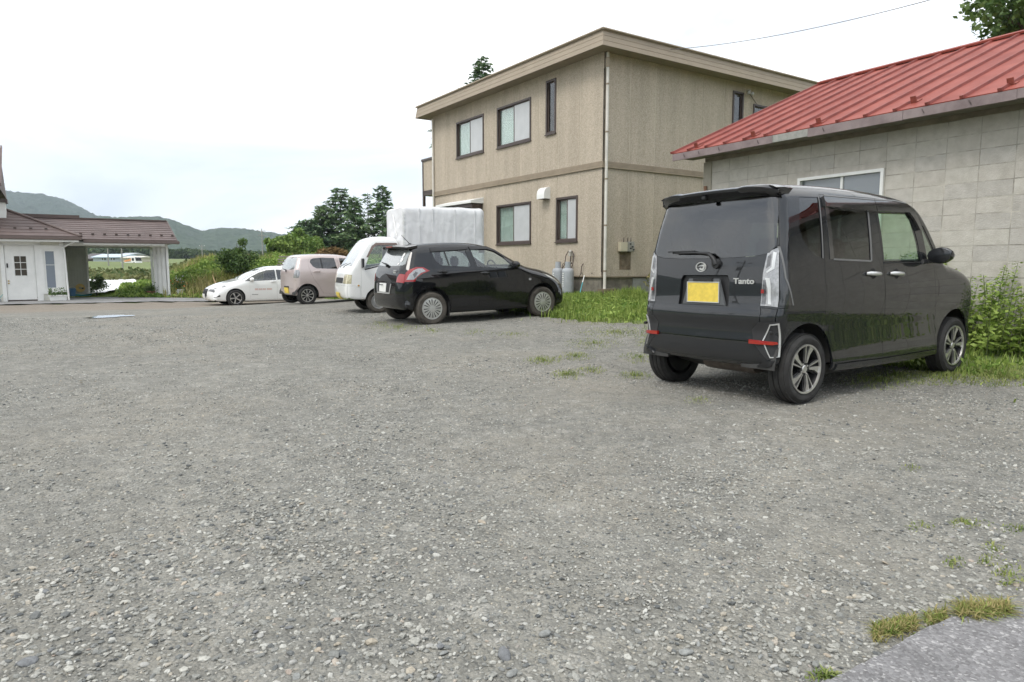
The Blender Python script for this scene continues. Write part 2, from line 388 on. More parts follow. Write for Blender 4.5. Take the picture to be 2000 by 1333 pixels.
# loose stones
def stone_mesh(name, seed, sub=1):
    r = np.random.default_rng(seed); bm = bmesh.new(); bmesh.ops.create_icosphere(bm, subdivisions=sub, radius=1)
    k = r.normal(size=(5, 3)); k /= np.linalg.norm(k, axis=1)[:, None]
    for v in bm.verts:
        p = np.array(v.co); f = 1
        for a in k: f -= .32*max(0, float(p@a)-.55)
        v.co = Vector(p*f*(1+r.normal()*.06))
        v.co.z *= .62; v.co.x *= 1.12
    me = bpy.data.meshes.new(name); bm.to_mesh(me); bm.free(); return me
def stone_material():
    m = bpy.data.materials.new('loose_stone'); m.use_nodes = True; t = m.node_tree; b = t.nodes['Principled BSDF']; b.inputs['Roughness'].default_value = .88; b.inputs['Specular IOR Level'].default_value = .3
    a = t.nodes.new('ShaderNodeAttribute'); a.attribute_type = 'INSTANCER'; a.attribute_name = 'tint'
    r = t.nodes.new('ShaderNodeValToRGB'); e = r.color_ramp.elements
    pts = [(0, (.09,.095,.095)), (.1, (.16,.165,.16)), (.4, (.27,.268,.243)), (.64, (.335,.33,.298)), (.78, (.40,.392,.352)), (.87, (.455,.45,.415)), (.91, (.34,.33,.30)), (.955, (.36,.32,.255)), (.98, (.42,.39,.33)), (.993, (.33,.27,.225)), (1, (.26,.25,.24))]
    e[0].position, e[0].color = pts[0][0], (*pts[0][1], 1); e[1].position, e[1].color = 1, (*pts[-1][1], 1)
    for p, c in pts[1:-1]: k = e.new(p); k.color = (*c, 1)
    g = t.nodes.new('ShaderNodeNewGeometry'); n = t.nodes.new('ShaderNodeTexNoise'); n.inputs['Scale'].default_value = 130; t.links.new(g.outputs['Position'], n.inputs['Vector'])
    mx = t.nodes.new('ShaderNodeMix'); mx.data_type = 'RGBA'; mx.blend_type = 'OVERLAY'; mx.inputs[0].default_value = .45
    t.links.new(a.outputs['Fac'], r.inputs[0]); t.links.new(r.outputs[0], mx.inputs[6]); t.links.new(n.outputs['Fac'], mx.inputs[7]); t.links.new(mx.outputs[2], b.inputs['Base Color'])
    return m
M['stone'] = stone_material()
stc = bpy.data.collections.new('gravel_stone_shapes')
for i in range(8):
    me = stone_mesh('pebble', 100+i); me.materials.append(M['stone'])
    stc.objects.link(bpy.data.objects.new('pebble', me))
def scatter(name, pts, rot, scl, idx, tint, coll):
    me = mesh_np(name, pts, F=[])
    for nm, ty, arr, key in (('rot','FLOAT_VECTOR',rot,'vector'), ('scl','FLOAT_VECTOR',scl,'vector'), ('pick','INT',idx,'value'), ('tint','FLOAT',tint,'value')):
        at = me.attributes.new(nm, ty, 'POINT'); at.data.foreach_set(key, np.ascontiguousarray(arr, np.int32 if ty == 'INT' else np.float32).ravel())
    o = put(name, me)
    ng = bpy.data.node_groups.new(name, 'GeometryNodeTree')
    ng.interface.new_socket('Geometry', in_out='INPUT', socket_type='NodeSocketGeometry'); ng.interface.new_socket('Geometry', in_out='OUTPUT', socket_type='NodeSocketGeometry')
    gi = ng.nodes.new('NodeGroupInput'); go = ng.nodes.new('NodeGroupOutput'); ip = ng.nodes.new('GeometryNodeInstanceOnPoints')
    ci = ng.nodes.new('GeometryNodeCollectionInfo'); ci.inputs['Collection'].default_value = coll; ci.inputs['Separate Children'].default_value = True; ci.inputs['Reset Children'].default_value = True
    def na(n, ty):
        a = ng.nodes.new('GeometryNodeInputNamedAttribute'); a.data_type = ty; a.inputs['Name'].default_value = n; return [s for s in a.outputs if s.enabled and s.name == 'Attribute'][0]
    l = ng.links.new
    l(gi.outputs[0], ip.inputs['Points']); l(ci.outputs[0], ip.inputs['Instance']); ip.inputs['Pick Instance'].default_value = True
    l(na('pick', 'INT'), ip.inputs['Instance Index']); l(na('rot', 'FLOAT_VECTOR'), ip.inputs['Rotation']); l(na('scl', 'FLOAT_VECTOR'), ip.inputs['Scale'])
    l(ip.outputs[0], go.inputs[0])
    md = o.modifiers.new('scatter', 'NODES'); md.node_group = ng
    return o
SLABPX = [(1600,1345),(1640,1330),(1690,1303),(1735,1280),(1780,1250),(1830,1226),(1880,1208),(1930,1202),(1975,1198),(2010,1190)]
SLAB = [tuple(ground_at(u, v)[:2]) for u, v in SLABPX]
SLABP = SLAB+[(2.6, 1.95), (3.2, .6), (1.0, .2), (.75, 1.2)]
def gravel_points():
    d1 = RNG.uniform(.9**2, 4**2, 78000)**.5
    u = RNG.random(240000); d2 = (2+u*(4.1-2))**2
    d = np.r_[d1, d2]
    x = (RNG.random(len(d))*2-1)*(d*.80+1.2); y = d
    tr = np.sin(x*.83+1.1*np.sin(y*.55))*np.sin(y*.71+1.3*np.sin(x*.4)+.6)+.5*np.sin(x*2.1+y*.6)*np.sin(y*1.6-x)
    k = in_grav(x, y) & ~pip(x, y, SLABP) & (RNG.random(len(x)) < np.clip(.62+.5*tr, .22, 1))
    x, y = x[k], y[k]; d = d[k]
    n = len(x)
    s = np.clip(RNG.lognormal(math.log(.0041), .44, n), .002, .013)
    patch = np.sin(x*1.7+2*np.sin(y*1.1))*np.sin(y*1.9+np.sin(x*2.3))
    s *= 1+.25*patch+.30*np.exp(-((y-1.9)/.6)**2)
    s *= 1+np.clip((d-6)/14, 0, 1)*.6
    z = gzr(x, y)+s*.18
    rot = np.stack([RNG.normal(0, .25, n), RNG.normal(0, .25, n), RNG.random(n)*6.28], 1)
    scl = np.stack([s*RNG.uniform(.8, 1.4, n), s*RNG.uniform(.7, 1.1, n), s*RNG.uniform(.7, 1.15, n)], 1)
    return np.stack([x, y, z], 1), rot, scl, RNG.integers(0, 8, n), RNG.random(n)
gs = scatter('loose_gravel', *gravel_points(), stc)
tag(gs, 'loose grey crushed stone scattered over the whole parking lot', 'gravel', kind='stuff')
# larger single stones
SCOL = [mat('stone_grey', (.23,.235,.225), .9, var=.35, vscale=60, bump=.4, bscale=90), mat('stone_pale', (.36,.355,.33), .9, var=.25, vscale=60, bump=.4, bscale=90),
        mat('stone_tan', (.36,.31,.245), .9, var=.25, vscale=60, bump=.4, bscale=90), mat('stone_dark', (.16,.165,.17), .85, var=.3, vscale=60, bump=.4, bscale=90)]
bigm = []
for i in range(12):
    me = stone_mesh('stone', 300+i, 2); me.materials.append(SCOL[(0, 0, 1, 2, 3, 1, 0, 1, 0, 3, 0, 2)[i]])
    me.polygons.foreach_set('use_smooth', [True]*len(me.polygons)); bigm.append(me)
rs = random.Random(5); cnt = 0
named = [(942,1022,.016,3),(1063,1242,.020,1),(985,1282,.022,4),(860,1264,.013,4),(572,1290,.013,7),(55,1298,.020,4),(1340,1280,.016,6),(1560,1232,.014,0),(1730,1098,.010,3),(1000,1318,.016,8),(640,1290,.010,2),(590,988,.014,3),(380,1160,.013,1),(1385,1165,.012,5)]
spots = [(ground_at(u, v), s*1.05, k) for u, v, s, k in named]
while len(spots) < 170:
    u, v = rs.uniform(0, 2000), 760+(1330-760)*rs.random()**.6
    p = ground_at(u, v)
    if in_grav(p[:1], p[1:2])[0] and not pip(p[:1], p[1:2], SLABP)[0]: spots.append((p, rs.choice([.007, .008, .009, .010, .012]), rs.randrange(12)))
for p, s, k in spots:
    o = put('stone', bigm[k], gl, (p[0], p[1], float(gzr(p[:1], p[1:2])[0])+s*.22)); o.scale = (s*rs.uniform(.9, 1.4), s*rs.uniform(.7, 1), s*rs.uniform(.6, .95)); o.rotation_euler = (rs.gauss(0, .2), rs.gauss(0, .2), rs.uniform(0, 6.28))

# asphalt apron before the white house
M['asphalt'] = mat('asphalt', (.23, .228, .224), .9, var=.25, vscale=1.3, bump=.4, bscale=120)
def keep_asp(x, y):
    s, t = asp_st(x, y); return (t > .12*np.sin(s*1.7)+.08*np.sin(s*5.1)) & (t < 5.3+.25*np.sin(s*.9)) & (s < 14.2) & (s > -22) & ((y < 30.9+.3*np.sin(x*1.3)) | (x/y < -.52))
_xs = np.arange(-38, -3, .2); _ys = np.arange(10, 42, .2)
ap = sheet('asphalt_apron', _xs, _ys, .02, M['asphalt'], keep_asp); tag(ap, kind='structure')
# old asphalt patch in the corner
def slab():
    me = bpy.data.meshes.new('concrete_slab'); bm = bmesh.new()
    P = []
    for i, p in enumerate(SLABP):
        q = SLABP[(i+1) % len(SLABP)]; n = 5 if i < len(SLAB)-1 else 1
        for k in range(n):
            j = RNG.normal(0, .006) if n > 1 else 0
            P.append((p[0]+(q[0]-p[0])*k/n+j, p[1]+(q[1]-p[1])*k/n+j))
    top = [bm.verts.new((x, y, g1(x, y)+.016)) for x, y in P]; bot = [bm.verts.new((x, y, g1(x, y)-.06)) for x, y in P]
    bm.faces.new(top)
    for i in range(len(P)): j = (i+1) % len(P); bm.faces.new((top[j], top[i], bot[i], bot[j]))
    bmesh.ops.recalc_face_normals(bm, faces=bm.faces); bm.to_mesh(me); bm.free()
    m = bpy.data.materials.new('worn_asphalt'); m.use_nodes = True; t = m.node_tree; b = t.nodes['Principled BSDF']; b.inputs['Roughness'].default_value = .9
    g = t.nodes.new('ShaderNodeNewGeometry'); v = t.nodes.new('ShaderNodeTexVoronoi'); v.inputs['Scale'].default_value = 120; t.links.new(g.outputs['Position'], v.inputs['Vector'])
    s = t.nodes.new('ShaderNodeSeparateColor'); t.links.new(v.outputs['Color'], s.inputs[0])
    r = t.nodes.new('ShaderNodeValToRGB'); e = r.color_ramp.elements; e[0].position = .0; e[0].color = (.14,.135,.135,1); e[1].position = 1; e[1].color = (.36,.35,.345,1); k = e.new(.55); k.color = (.20,.195,.197,1); k = e.new(.85); k.color = (.235,.23,.23,1)
    n = t.nodes.new('ShaderNodeTexNoise'); n.inputs['Scale'].default_value = 6; n.inputs['Detail'].default_value = 8; t.links.new(g.outputs['Position'], n.inputs['Vector'])
    mx = t.nodes.new('ShaderNodeMix'); mx.data_type = 'RGBA'; mx.blend_type = 'OVERLAY'; mx.inputs[0].default_value = .5
    t.links.new(s.outputs[0], r.inputs[0]); t.links.new(r.outputs[0], mx.inputs[6]); t.links.new(n.outputs['Fac'], mx.inputs[7]); t.links.new(mx.outputs[2], b.inputs['Base Color'])
    bp = t.nodes.new('ShaderNodeBump'); bp.invert = True; bp.inputs['Strength'].default_value = .6; bp.inputs['Distance'].default_value = .006; t.links.new(v.outputs['Distance'], bp.inputs['Height']); t.links.new(bp.outputs[0], b.inputs['Normal'])
    me.materials.append(m); return me
sb = put('worn_pavement', slab()); tag(sb, kind='structure')
# puddle
def puddle():
    c = ground_at(214, 620); n = 40; P = []
    for k in range(n):
        t = 2*PI*k/n; r = 1+.16*math.sin(3*t+1)+.1*math.sin(5*t)+.06*math.sin(9*t+2)
        P.append((c[0]+(.40)*r*math.cos(t), c[1]+.50*r*math.sin(t)+.12*math.cos(t), 0))
    z = float(gzr(c[:1], c[1:2])[0])+.022
    me = bpy.data.meshes.new('puddle'); me.from_pydata([(p[0], p[1], z) for p in P], [], [tuple(range(n))])
    me.materials.append(mat('puddle_water', (.06, .058, .05), .03, spec=1.0, coat=1)); return me
pu = put('puddle', puddle()); tag(pu, kind='structure')

# ============================================================ VEHICLES
class Hull:
    """Car body surface: a rounded side silhouette, swept across the width."""
    def __init__(s, prof, wz, wx, br=.03, bf=.10, crown=.03):
        P = np.array(prof, float)
        for _ in range(3):
            Q = np.roll(P, -1, 0)
            P = np.stack([.75*P+.25*Q, .25*P+.75*Q], 1).reshape(-1, 3)
        s.P = P
        s.wz = np.array(wz, float).T; s.wx = np.array(wx, float).T
        d = np.roll(P, -1, 0)-np.roll(P, 1, 0); d = d[:, :2]/np.linalg.norm(d[:, :2], axis=1)[:, None]
        s.n = np.stack([d[:, 1], -d[:, 0]], 1)
        s.x0, s.x1, s.z1 = P[:, 0].min(), P[:, 0].max(), P[:, 1].max()
        s.br, s.bf, s.crown = br, bf, crown
        s.zb = P[:, 1].min(); s.W = s.wz[1].max()
    def half(s, x, z):
        def sm(t, x):
            # smooth interpolation through the table
            X, Y = t
            k = np.clip(np.searchsorted(X, x)-1, 0, len(X)-2)
            m = np.gradient(Y, X)
            h = X[k+1]-X[k]; u = np.clip((x-X[k])/h, 0, 1)
            return ((2*u**3-3*u**2+1)*Y[k]+(u**3-2*u**2+u)*h*m[k]+(-2*u**3+3*u**2)*Y[k+1]+(u**3-u**2)*h*m[k+1])
        return sm(s.wz, z)*sm(s.wx, x)
    def dist(s, x, z):
        A = s.P; B = np.roll(A, -1, 0); D = (B-A)[:, :2]; L = (D**2).sum(1)+1e-12
        best = np.full(len(x), 9.); bR = np.full(len(x), .1)
        for i in range(0, len(x), 4000):
            q = np.stack([x[i:i+4000], z[i:i+4000]], 1)
            t = np.clip(((q[:, None]-A[None, :, :2])*D).sum(2)/L, 0, 1)
            e = q[:, None]-(A[None, :, :2]+t[..., None]*D)
            dd = (e**2).sum(2); k = dd.argmin(1); r = np.arange(len(k))
            best[i:i+4000] = np.sqrt(dd[r, k]); tt = t[r, k]
            bR[i:i+4000] = A[k, 2]*(1-tt)+B[k, 2]*tt
        return best, bR
    def deform(s, x, y, z):
        q = (y/s.W)**2
        L = .45
        bx = s.br*np.clip(1-(x-s.x0)/L, 0, 1)**2-s.bf*np.clip(1-(s.x1-x)/.8, 0, 1)**2
        c = s.crown*np.clip((z-s.z1+.9)/.9, 0, 1)**2
        return np.stack([x+bx*q, y, z-c*q], 1)
    def sidey(s, x, z):
        d, R = s.dist(x, z); w = s.half(x, z)
        e = np.where(d < R, R-np.sqrt(np.maximum(R*R-(R-d)**2, 0)), 0)
        return np.maximum(w-e, .02)
    def side(s, sg):
        return lambda x, z: s.deform(x, sg*s.sidey(x, z), z)
    def outline(s, k=.293):
        return np.stack([s.P[:, 0]+s.n[:, 0]*s.P[:, 2]*k, s.P[:, 1]+s.n[:, 1]*s.P[:, 2]*k], 1)
    def _sub(s, kind):
        n = s.n
        if kind == 'rear': m = (n[:, 0] > .25); key = 1
        elif kind == 'front': m = (n[:, 0] < -.25); key = 1
        else: m = (n[:, 1] < -.12); key = 0
        T = np.concatenate([s.P, s.n], 1)[m]
        T = T[T[:, key].argsort()]
        return T, key
    def rim(s, kind):
        T, key = s._sub(kind)
        def f(y, b):
            C = [np.interp(b, T[:, key], T[:, j]) for j in range(5)]
            px, pz, R, nx, nz = C
            d = np.zeros_like(b)
            for _ in range(3):
                w = s.half(px+nx*d, pz+nz*d)
                t = np.clip(np.abs(y)-(w-R), 0, R*.97)
                d = R-np.sqrt(R*R-t*t)
            return s.deform(px+nx*d, y, pz+nz*d)
        return f
    def rimw(s, kind, b, k=.293):
        T, key = s._sub(kind); b = np.asarray(b, float)
        px, pz, R, nx, nz = [np.interp(b, T[:, key], T[:, j]) for j in range(5)]
        return s.half(px+nx*R*k, pz+nz*R*k)-R*k
    def rimpoly(s, kind, b0, b1, n=24, k=.293):
        b = np.linspace(b0, b1, n); w = s.rimw(kind, b, k)
        return [(-a, c) for a, c in zip(w, b)]+[(a, c) for a, c in zip(w[::-1], b[::-1])]
TANTO = Hull([(-.355,.29,.05),(-.40,.36,.10),(-.40,.50,.12),(-.385,.60,.12),(-.41,.70,.12),(-.37,.80,.12),(-.36,1.0,.12),(-.335,1.18,.10),(-.29,1.42,.10),(-.25,1.60,.10),(-.22,1.71,.10),(-.06,1.75,.12),(.5,1.765,.15),(1.1,1.755,.15),(1.62,1.72,.15),(1.86,1.665,.13),(1.98,1.50,.10),(2.11,1.28,.09),(2.22,1.085,.08),(2.46,1.055,.10),(2.76,1.0,.12),(2.93,.92,.16),(3.01,.74,.20),(3.01,.40,.20),(2.95,.22,.10),(2.6,.19,.05),(.3,.20,.05)],
 [(.15,.70),(.28,.728),(.40,.720),(.54,.724),(.68,.7375),(.93,.7375),(1.0,.730),(1.12,.717),(1.45,.662),(1.62,.625),(1.78,.59)],[(-.45,.97),(0,1),(2.3,1),(2.75,.985),(3.05,.95)],.03,.07,.03)
SWIFT = Hull([(-.50,.27,.08),(-.60,.36,.25),(-.625,.55,.28),(-.60,.78,.28),(-.56,.95,.26),(-.50,1.07,.22),(-.38,1.28,.16),(-.28,1.43,.14),(-.10,1.485,.16),(.5,1.512,.18),(1.0,1.495,.18),(1.35,1.43,.17),(1.62,1.29,.15),(1.95,1.09,.15),(2.12,1.01,.18),(2.5,.945,.24),(2.9,.82,.30),(3.14,.68,.36),(3.215,.52,.38),(3.20,.34,.30),(3.08,.20,.12),(2.7,.19,.06),(.4,.20,.06),(-.2,.23,.06)],
 [(.15,.80),(.35,.835),(.62,.8475),(.88,.84),(1.0,.82),(1.06,.795),(1.3,.69),(1.45,.63),(1.55,.60)],[(-.7,.95),(0,1),(2.4,1),(2.8,.97),(3.3,.88)],.06,.16,.03)
MIRA = Hull([(-.30,.25,.06),(-.36,.34,.14),(-.375,.52,.16),(-.365,.72,.16),(-.37,.92,.15),(-.34,1.04,.13),(-.24,1.28,.12),(-.18,1.42,.11),(-.03,1.475,.13),(.5,1.505,.15),(1.0,1.50,.15),(1.4,1.45,.15),(1.7,1.33,.13),(2.15,1.06,.14),(2.3,1.0,.18),(2.7,.92,.24),(2.92,.80,.28),(3.02,.62,.30),(3.02,.38,.25),(2.92,.20,.10),(2.5,.19,.05),(.4,.20,.05)],
 [(.15,.70),(.35,.722),(.6,.7375),(.9,.73),(1.02,.712),(1.3,.62),(1.45,.57),(1.55,.54)],[(-.45,.96),(0,1),(2.2,1),(2.6,.97),(3.05,.88)],.04,.12,.03)
LEAF = Hull([(-.62,.28,.1),(-.78,.40,.25),(-.80,.62,.28),(-.78,.85,.26),(-.70,1.02,.22),(-.52,1.24,.18),(-.40,1.40,.16),(-.15,1.48,.18),(.4,1.54,.2),(.95,1.55,.2),(1.35,1.505,.19),(1.75,1.36,.17),(2.25,1.10,.16),(2.5,.99,.2),(2.85,.92,.26),(3.3,.79,.34),(3.58,.66,.40),(3.66,.52,.42),(3.65,.32,.34),(3.54,.18,.12),(3.1,.17,.06),(.4,.17,.06),(-.3,.2,.06)],
 [(.12,.83),(.3,.87),(.6,.895),(.88,.885),(1.0,.86),(1.06,.83),(1.3,.73),(1.47,.66),(1.58,.62)],[(-.9,.93),(0,1),(2.7,1),(3.1,.975),(3.7,.86)],.07,.2,.03)
def resamp(poly, sp):
    out = []
    for i, p in enumerate(poly):
        q = poly[(i+1) % len(poly)]; d = math.hypot(q[0]-p[0], q[1]-p[1]); n = max(1, int(math.ceil(d/sp)))
        out += [(p[0]+(q[0]-p[0])*k/n, p[1]+(q[1]-p[1])*k/n) for k in range(n)]
    return out
def partition(outer, polys, sp):
    vs = []; es = []
    for poly in [list(map(tuple, outer))]+polys:
        r = resamp(poly, sp); i0 = len(vs); vs += r; es += [(i0+k, i0+(k+1) % len(r)) for k in range(len(r))]
    B = np.array(vs); O = np.asarray(outer)
    gx = np.arange(O[:, 0].min(), O[:, 0].max(), sp); gy = np.arange(O[:, 1].min(), O[:, 1].max(), sp*.866)
    X, Y = np.meshgrid(gx, gy); X = X+(np.arange(len(gy)) % 2)[:, None]*sp*.5
    G = np.stack([X.ravel(), Y.ravel()], 1); G = G[pip(G[:, 0], G[:, 1], O)]
    keep = np.ones(len(G), bool)
    for i in range(0, len(G), 2000):
        keep[i:i+2000] = ((G[i:i+2000, None]-B[None])**2).sum(2).min(1) > (.4*sp)**2
    vs += [tuple(p) for p in G[keep]]
    r = delaunay_2d_cdt([Vector(v) for v in vs], es, [], 0, 1e-5)
    V = np.array([tuple(v) for v in r[0]]); T = np.array([tuple(f) for f in r[2]])
    c = V[T].mean(1); lab = np.full(len(T), -2); ins = pip(c[:, 0], c[:, 1], O); lab[ins] = -1
    for i in range(len(polys)-1, -1, -1): lab[ins & pip(c[:, 0], c[:, 1], polys[i])] = i
    return V, T, lab
def surf_normals(fn, a, b, ref):
    e = 2e-3
    du = fn(a+e, b)-fn(a-e, b); dv = fn(a, b+e)-fn(a, b-e)
    n = np.cross(du, dv); n /= np.linalg.norm(n, axis=1)[:, None]+1e-9
    s = np.sign(n@np.asarray(ref)); s[s == 0] = 1
    if (s < 0).mean() > .5: n = -n
    return n
def lift(name, fn, V, T, ref, material, parent, gap=.002, depth=.02, off=0):
    if len(T) == 0: return None
    u = np.unique(T); m = np.full(len(V), -1); m[u] = np.arange(len(u)); V2 = V[u].copy(); T = m[T]
    A = np.cross(V2[T[:, 1]]-V2[T[:, 0]], V2[T[:, 2]]-V2[T[:, 0]]); T[A < 0] = T[A < 0][:, ::-1]
    E = np.concatenate([T[:, [0, 1]], T[:, [1, 2]], T[:, [2, 0]]]); K = np.sort(E, 1)
    _, inv, cnt = np.unique(K, axis=0, return_inverse=True, return_counts=True); BE = E[cnt[inv.ravel()] == 1]
    nn = np.zeros_like(V2); d = V2[BE[:, 1]]-V2[BE[:, 0]]; d /= np.linalg.norm(d, axis=1)[:, None]+1e-12
    p = np.stack([-d[:, 1], d[:, 0]], 1); np.add.at(nn, BE[:, 0], p); np.add.at(nn, BE[:, 1], p)
    l = np.linalg.norm(nn, axis=1); b = l > 1e-6; V2[b] += gap*nn[b]/l[b][:, None]
    P = fn(V2[:, 0], V2[:, 1]); N = surf_normals(fn, V2[:, 0], V2[:, 1], ref); P = P+N*off
    fnn = np.cross(P[T[:, 1]]-P[T[:, 0]], P[T[:, 2]]-P[T[:, 0]])
    flip = (fnn*N[T[:, 0]]).sum() < 0
    if flip: T = T[:, ::-1]
    faces = [tuple(map(int, t)) for t in T]; Vn = [N]; VV = [P]
    if depth:
        n0 = len(P); k = len(BE)
        a, c = P[BE[:, 0]], P[BE[:, 1]]; a2, c2 = a-N[BE[:, 0]]*depth, c-N[BE[:, 1]]*depth
        fl = np.cross(c-a, a2-a); fl /= np.linalg.norm(fl, axis=1)[:, None]+1e-12
        if flip: fl = -fl
        VV.append(np.stack([a, c, c2, a2], 1).reshape(-1, 3)); Vn.append(np.repeat(fl, 4, 0)*(-1 if not flip else -1))
        for i in range(k):
            q = (n0+4*i, n0+4*i+1, n0+4*i+2, n0+4*i+3)
            faces.append(q if flip else q[::-1])
    VV = np.concatenate(VV); Vn = np.concatenate(Vn)
    me = bpy.data.meshes.new(name); me.from_pydata(VV.tolist(), [], faces); me.materials.append(material)
    me.polygons.foreach_set('use_smooth', [True]*len(faces))
    if depth:   # flange normals from their faces
        for pg in me.polygons[len(T):]:
            for vi in pg.vertices: Vn[vi] = pg.normal
    me.normals_split_custom_set_from_vertices(Vn.tolist())
    return put(name, me, parent)
def components(T, n):
    if len(T) == 0: return []
    lab = np.arange(n)
    while True:
        m = lab[T].min(1); new = lab.copy()
        for j in range(3): np.minimum.at(new, T[:, j], m)
        new = new[new]
        if (new == lab).all(): break
        lab = new
    k = lab[T[:, 0]]
    return [T[k == u] for u in np.unique(k)]
def chart(fn, ref, outer, pieces, sp, car, base):
    """pieces: (name, polygon, material or None, options)   base: (name, material)"""
    V, T, lab = partition(outer, [p[1] for p in pieces], sp); made = {}; todo = []
    for i, (nm, poly, m, op) in enumerate(pieces):
        if m is None: continue
        par = op.get('parent'); par = made.get(par, car) if par else car
        o = lift(nm, fn, V, T[lab == i], ref, m, None, op.get('gap', .0025), op.get('depth', .02), op.get('off', 0))
        if o: made[op.get('key', nm)] = o; todo.append((o, op.get('parent')))
        if o and op.get('label'): o['label'] = op['label']
    for o, p in todo: o.parent = made.get(p, car) if p else car
    if base:
        for Tk in components(T[lab == -1], len(V)):
            P3 = V[Tk]; ar = np.abs(np.cross(P3[:, 1]-P3[:, 0], P3[:, 2]-P3[:, 0])).sum()/2
            if ar > 4e-4: lift(base[0], fn, V, Tk, ref, base[1], car, .0006, .02)
    return made
def overlay(name, fn, ref, poly, m, parent, off=.004, depth=.006, sp=.04, holes=()):
    V, T, lab = partition(poly, [list(h) for h in holes], sp)
    return lift(name, fn, V, T[lab == -1], ref, m, parent, 0, depth, off)
def circ(cx, cz, r, n=40, sx=1): return [(cx+sx*r*math.cos(2*PI*k/n), cz+r*math.sin(2*PI*k/n)) for k in range(n)]
def mir(poly): return [(-a, b) for a, b in poly][::-1]
def sym(half):   # half polygon given for y>0 from top to bottom -> full
    return half+[(-a, b) for a, b in half[::-1]]

# ---- wheels (outer face towards +y)
def pol(r, deg): t = rad(deg); return (r*math.cos(t), r*math.sin(t))
WCACHE = {}
def wheel_parts(style, R, rim, wd, tyre_m):
    key = (style, R, rim, wd, tyre_m.name)
    if key in WCACHE: return WCACHE[key]
    h = wd/2
    tr = [(rim-.004, -h+.01), (rim+.02, -h-.003), (R-.035, -h-.005), (R-.014, -h+.012), (R-.002, -h+.03)]
    g = [-.42, -.16, .16, .42]
    for q in g: tr += [(R, q*wd*.9-.007), (R-.007, q*wd*.9-.005), (R-.007, q*wd*.9+.005), (R, q*wd*.9+.007)]
    tr += [(R-.002, h-.03), (R-.014, h-.012), (R-.035, h+.005), (rim+.035, h+.005), (rim+.02, h+.003), (rim-.004, h-.01)]
    t = MB().lathe(tr, 56, 'y')
    br = MB().lathe([(rim, h-.012), (rim-.012, h-.02), (rim-.03, 0), (rim-.035, -h+.01), (rim*.3, -h+.015)], 40, 'y').lathe([(.001, h-.075), (rim*.72, h-.075), (rim*.72, h-.09), (.001, h-.09)], 32, 'y')
    face = MB().lathe([(rim-.016, h-.012), (rim-.014, h+.001), (rim-.001, h+.003), (rim+.001, h-.010)], 48, 'y', closed=True)
    back = MB(); slots = None
    def blade(mb, pts, y0, y1): mb.prism([pol(r, a) for r, a in pts], 1, y0, y1)
    s = rim/.2
    if style == 'blade':
        for k in range(5):
            a = k*72+90
            blade(face, [(.050*s, a-4), (.10*s, a-1), (.188*s, a+2), (.190*s, a+11), (.188*s, a+20), (.125*s, a+13), (.055*s, a+12)], h-.028, h-.008)
            blade(face, [(.050*s, a-18), (.188*s, a-15), (.188*s, a-11), (.052*s, a-11)], h-.028, h-.009)
            blade(back, [(.045*s, a-22), (.19*s, a-17), (.19*s, a+23), (.045*s, a+22)], h-.05, h-.03)
        face.lathe([(.001, h-.010), (.026*s, h-.010), (.032*s, h-.016), (.032*s, h-.03)], 20, 'y')
        for k in range(4): x, z = pol(.042*s, 45+90*k); face.lathe([(.001, h-.012), (.0085, h-.014), (.009, h-.03)], 8, 'y', (x, 0, z))
        back.lathe([(.001, h-.02), (.058*s, h-.02), (.06*s, h-.04)], 24, 'y')
    elif style == 'cap':
        face.lathe([(.001, h+.006), (.03*s, h+.006), (.05*s, h+.002), (.11*s, h+.004), (.165*s, h+.002), (rim-.012, h-.004)], 48, 'y')
        slots = MB()
        for k in range(8):
            for e in (-7.5, 7.5):
                a = k*45+e*1.35; slots_in = .058*s if e > 0 else .066*s
                blade(slots, [(slots_in, a-1.4), (.12*s, a-3.3), (.166*s, a-3.0), (.172*s, a), (.166*s, a+3.0), (.12*s, a+3.3), (slots_in, a+1.4)], h-.006, h+.0066)
        back.lathe([(.001, h-.03), (rim-.02, h-.03)], 24, 'y')
    elif style == 'five':
        for k in range(5):
            a = k*72+18
            blade(face, [(.04*s, a-24), (.10*s, a-9), (.188*s, a-8), (.19*s, a), (.188*s, a+8), (.10*s, a+9), (.04*s, a+24)], h-.03, h-.008)
            blade(back, [(.04*s, a-30), (.19*s, a-16), (.19*s, a+16), (.04*s, a+30)], h-.055, h-.03)
        face.lathe([(.001, h-.006), (.03*s, h-.006), (.034*s, h-.03)], 20, 'y')
    elif style == 'multi':
        for k in range(9):
            a = k*40+10
            blade(face, [(.035*s, a-10), (.09*s, a-4.5), (.188*s, a-5.5), (.19*s, a), (.188*s, a+5.5), (.09*s, a+4.5), (.035*s, a+10)], h-.03, h-.008)
        face.lathe([(.001, h-.008), (.038*s, h-.008), (.045*s, h-.03)], 20, 'y')
        back.lathe([(.001, h-.07), (rim*.6, h-.07)], 24, 'y')
    else:
        face.lathe([(.001, h-.02), (.045*s, h-.02), (.06*s, h-.035), (.10*s, h-.015), (.15*s, h-.03), (.17*s, h-.045), (rim-.012, h-.02)], 40, 'y')
        back.lathe([(.001, h-.07), (rim*.6, h-.07)], 24, 'y')
    fm = {'cap': M['hubcap'], 'steel': mat('steel_wheel', (.45,.45,.44), .5, .5, var=.2, vscale=20)}.get(style, M['alloy'])
    root = br.build('wheel', M['dark_alloy'], smooth=40)
    t.build('tyre', tyre_m, root, smooth=35)
    face.build('rim', fm, root, smooth=30)
    if back.v: back.build('spoke_back' if style in ('blade', 'five') else 'brake_drum', M['dark_alloy'], root)
    if slots: slots.build('rim_slot', M['black'], root)
    WCACHE[key] = root
    root['_used'] = 0
    return root
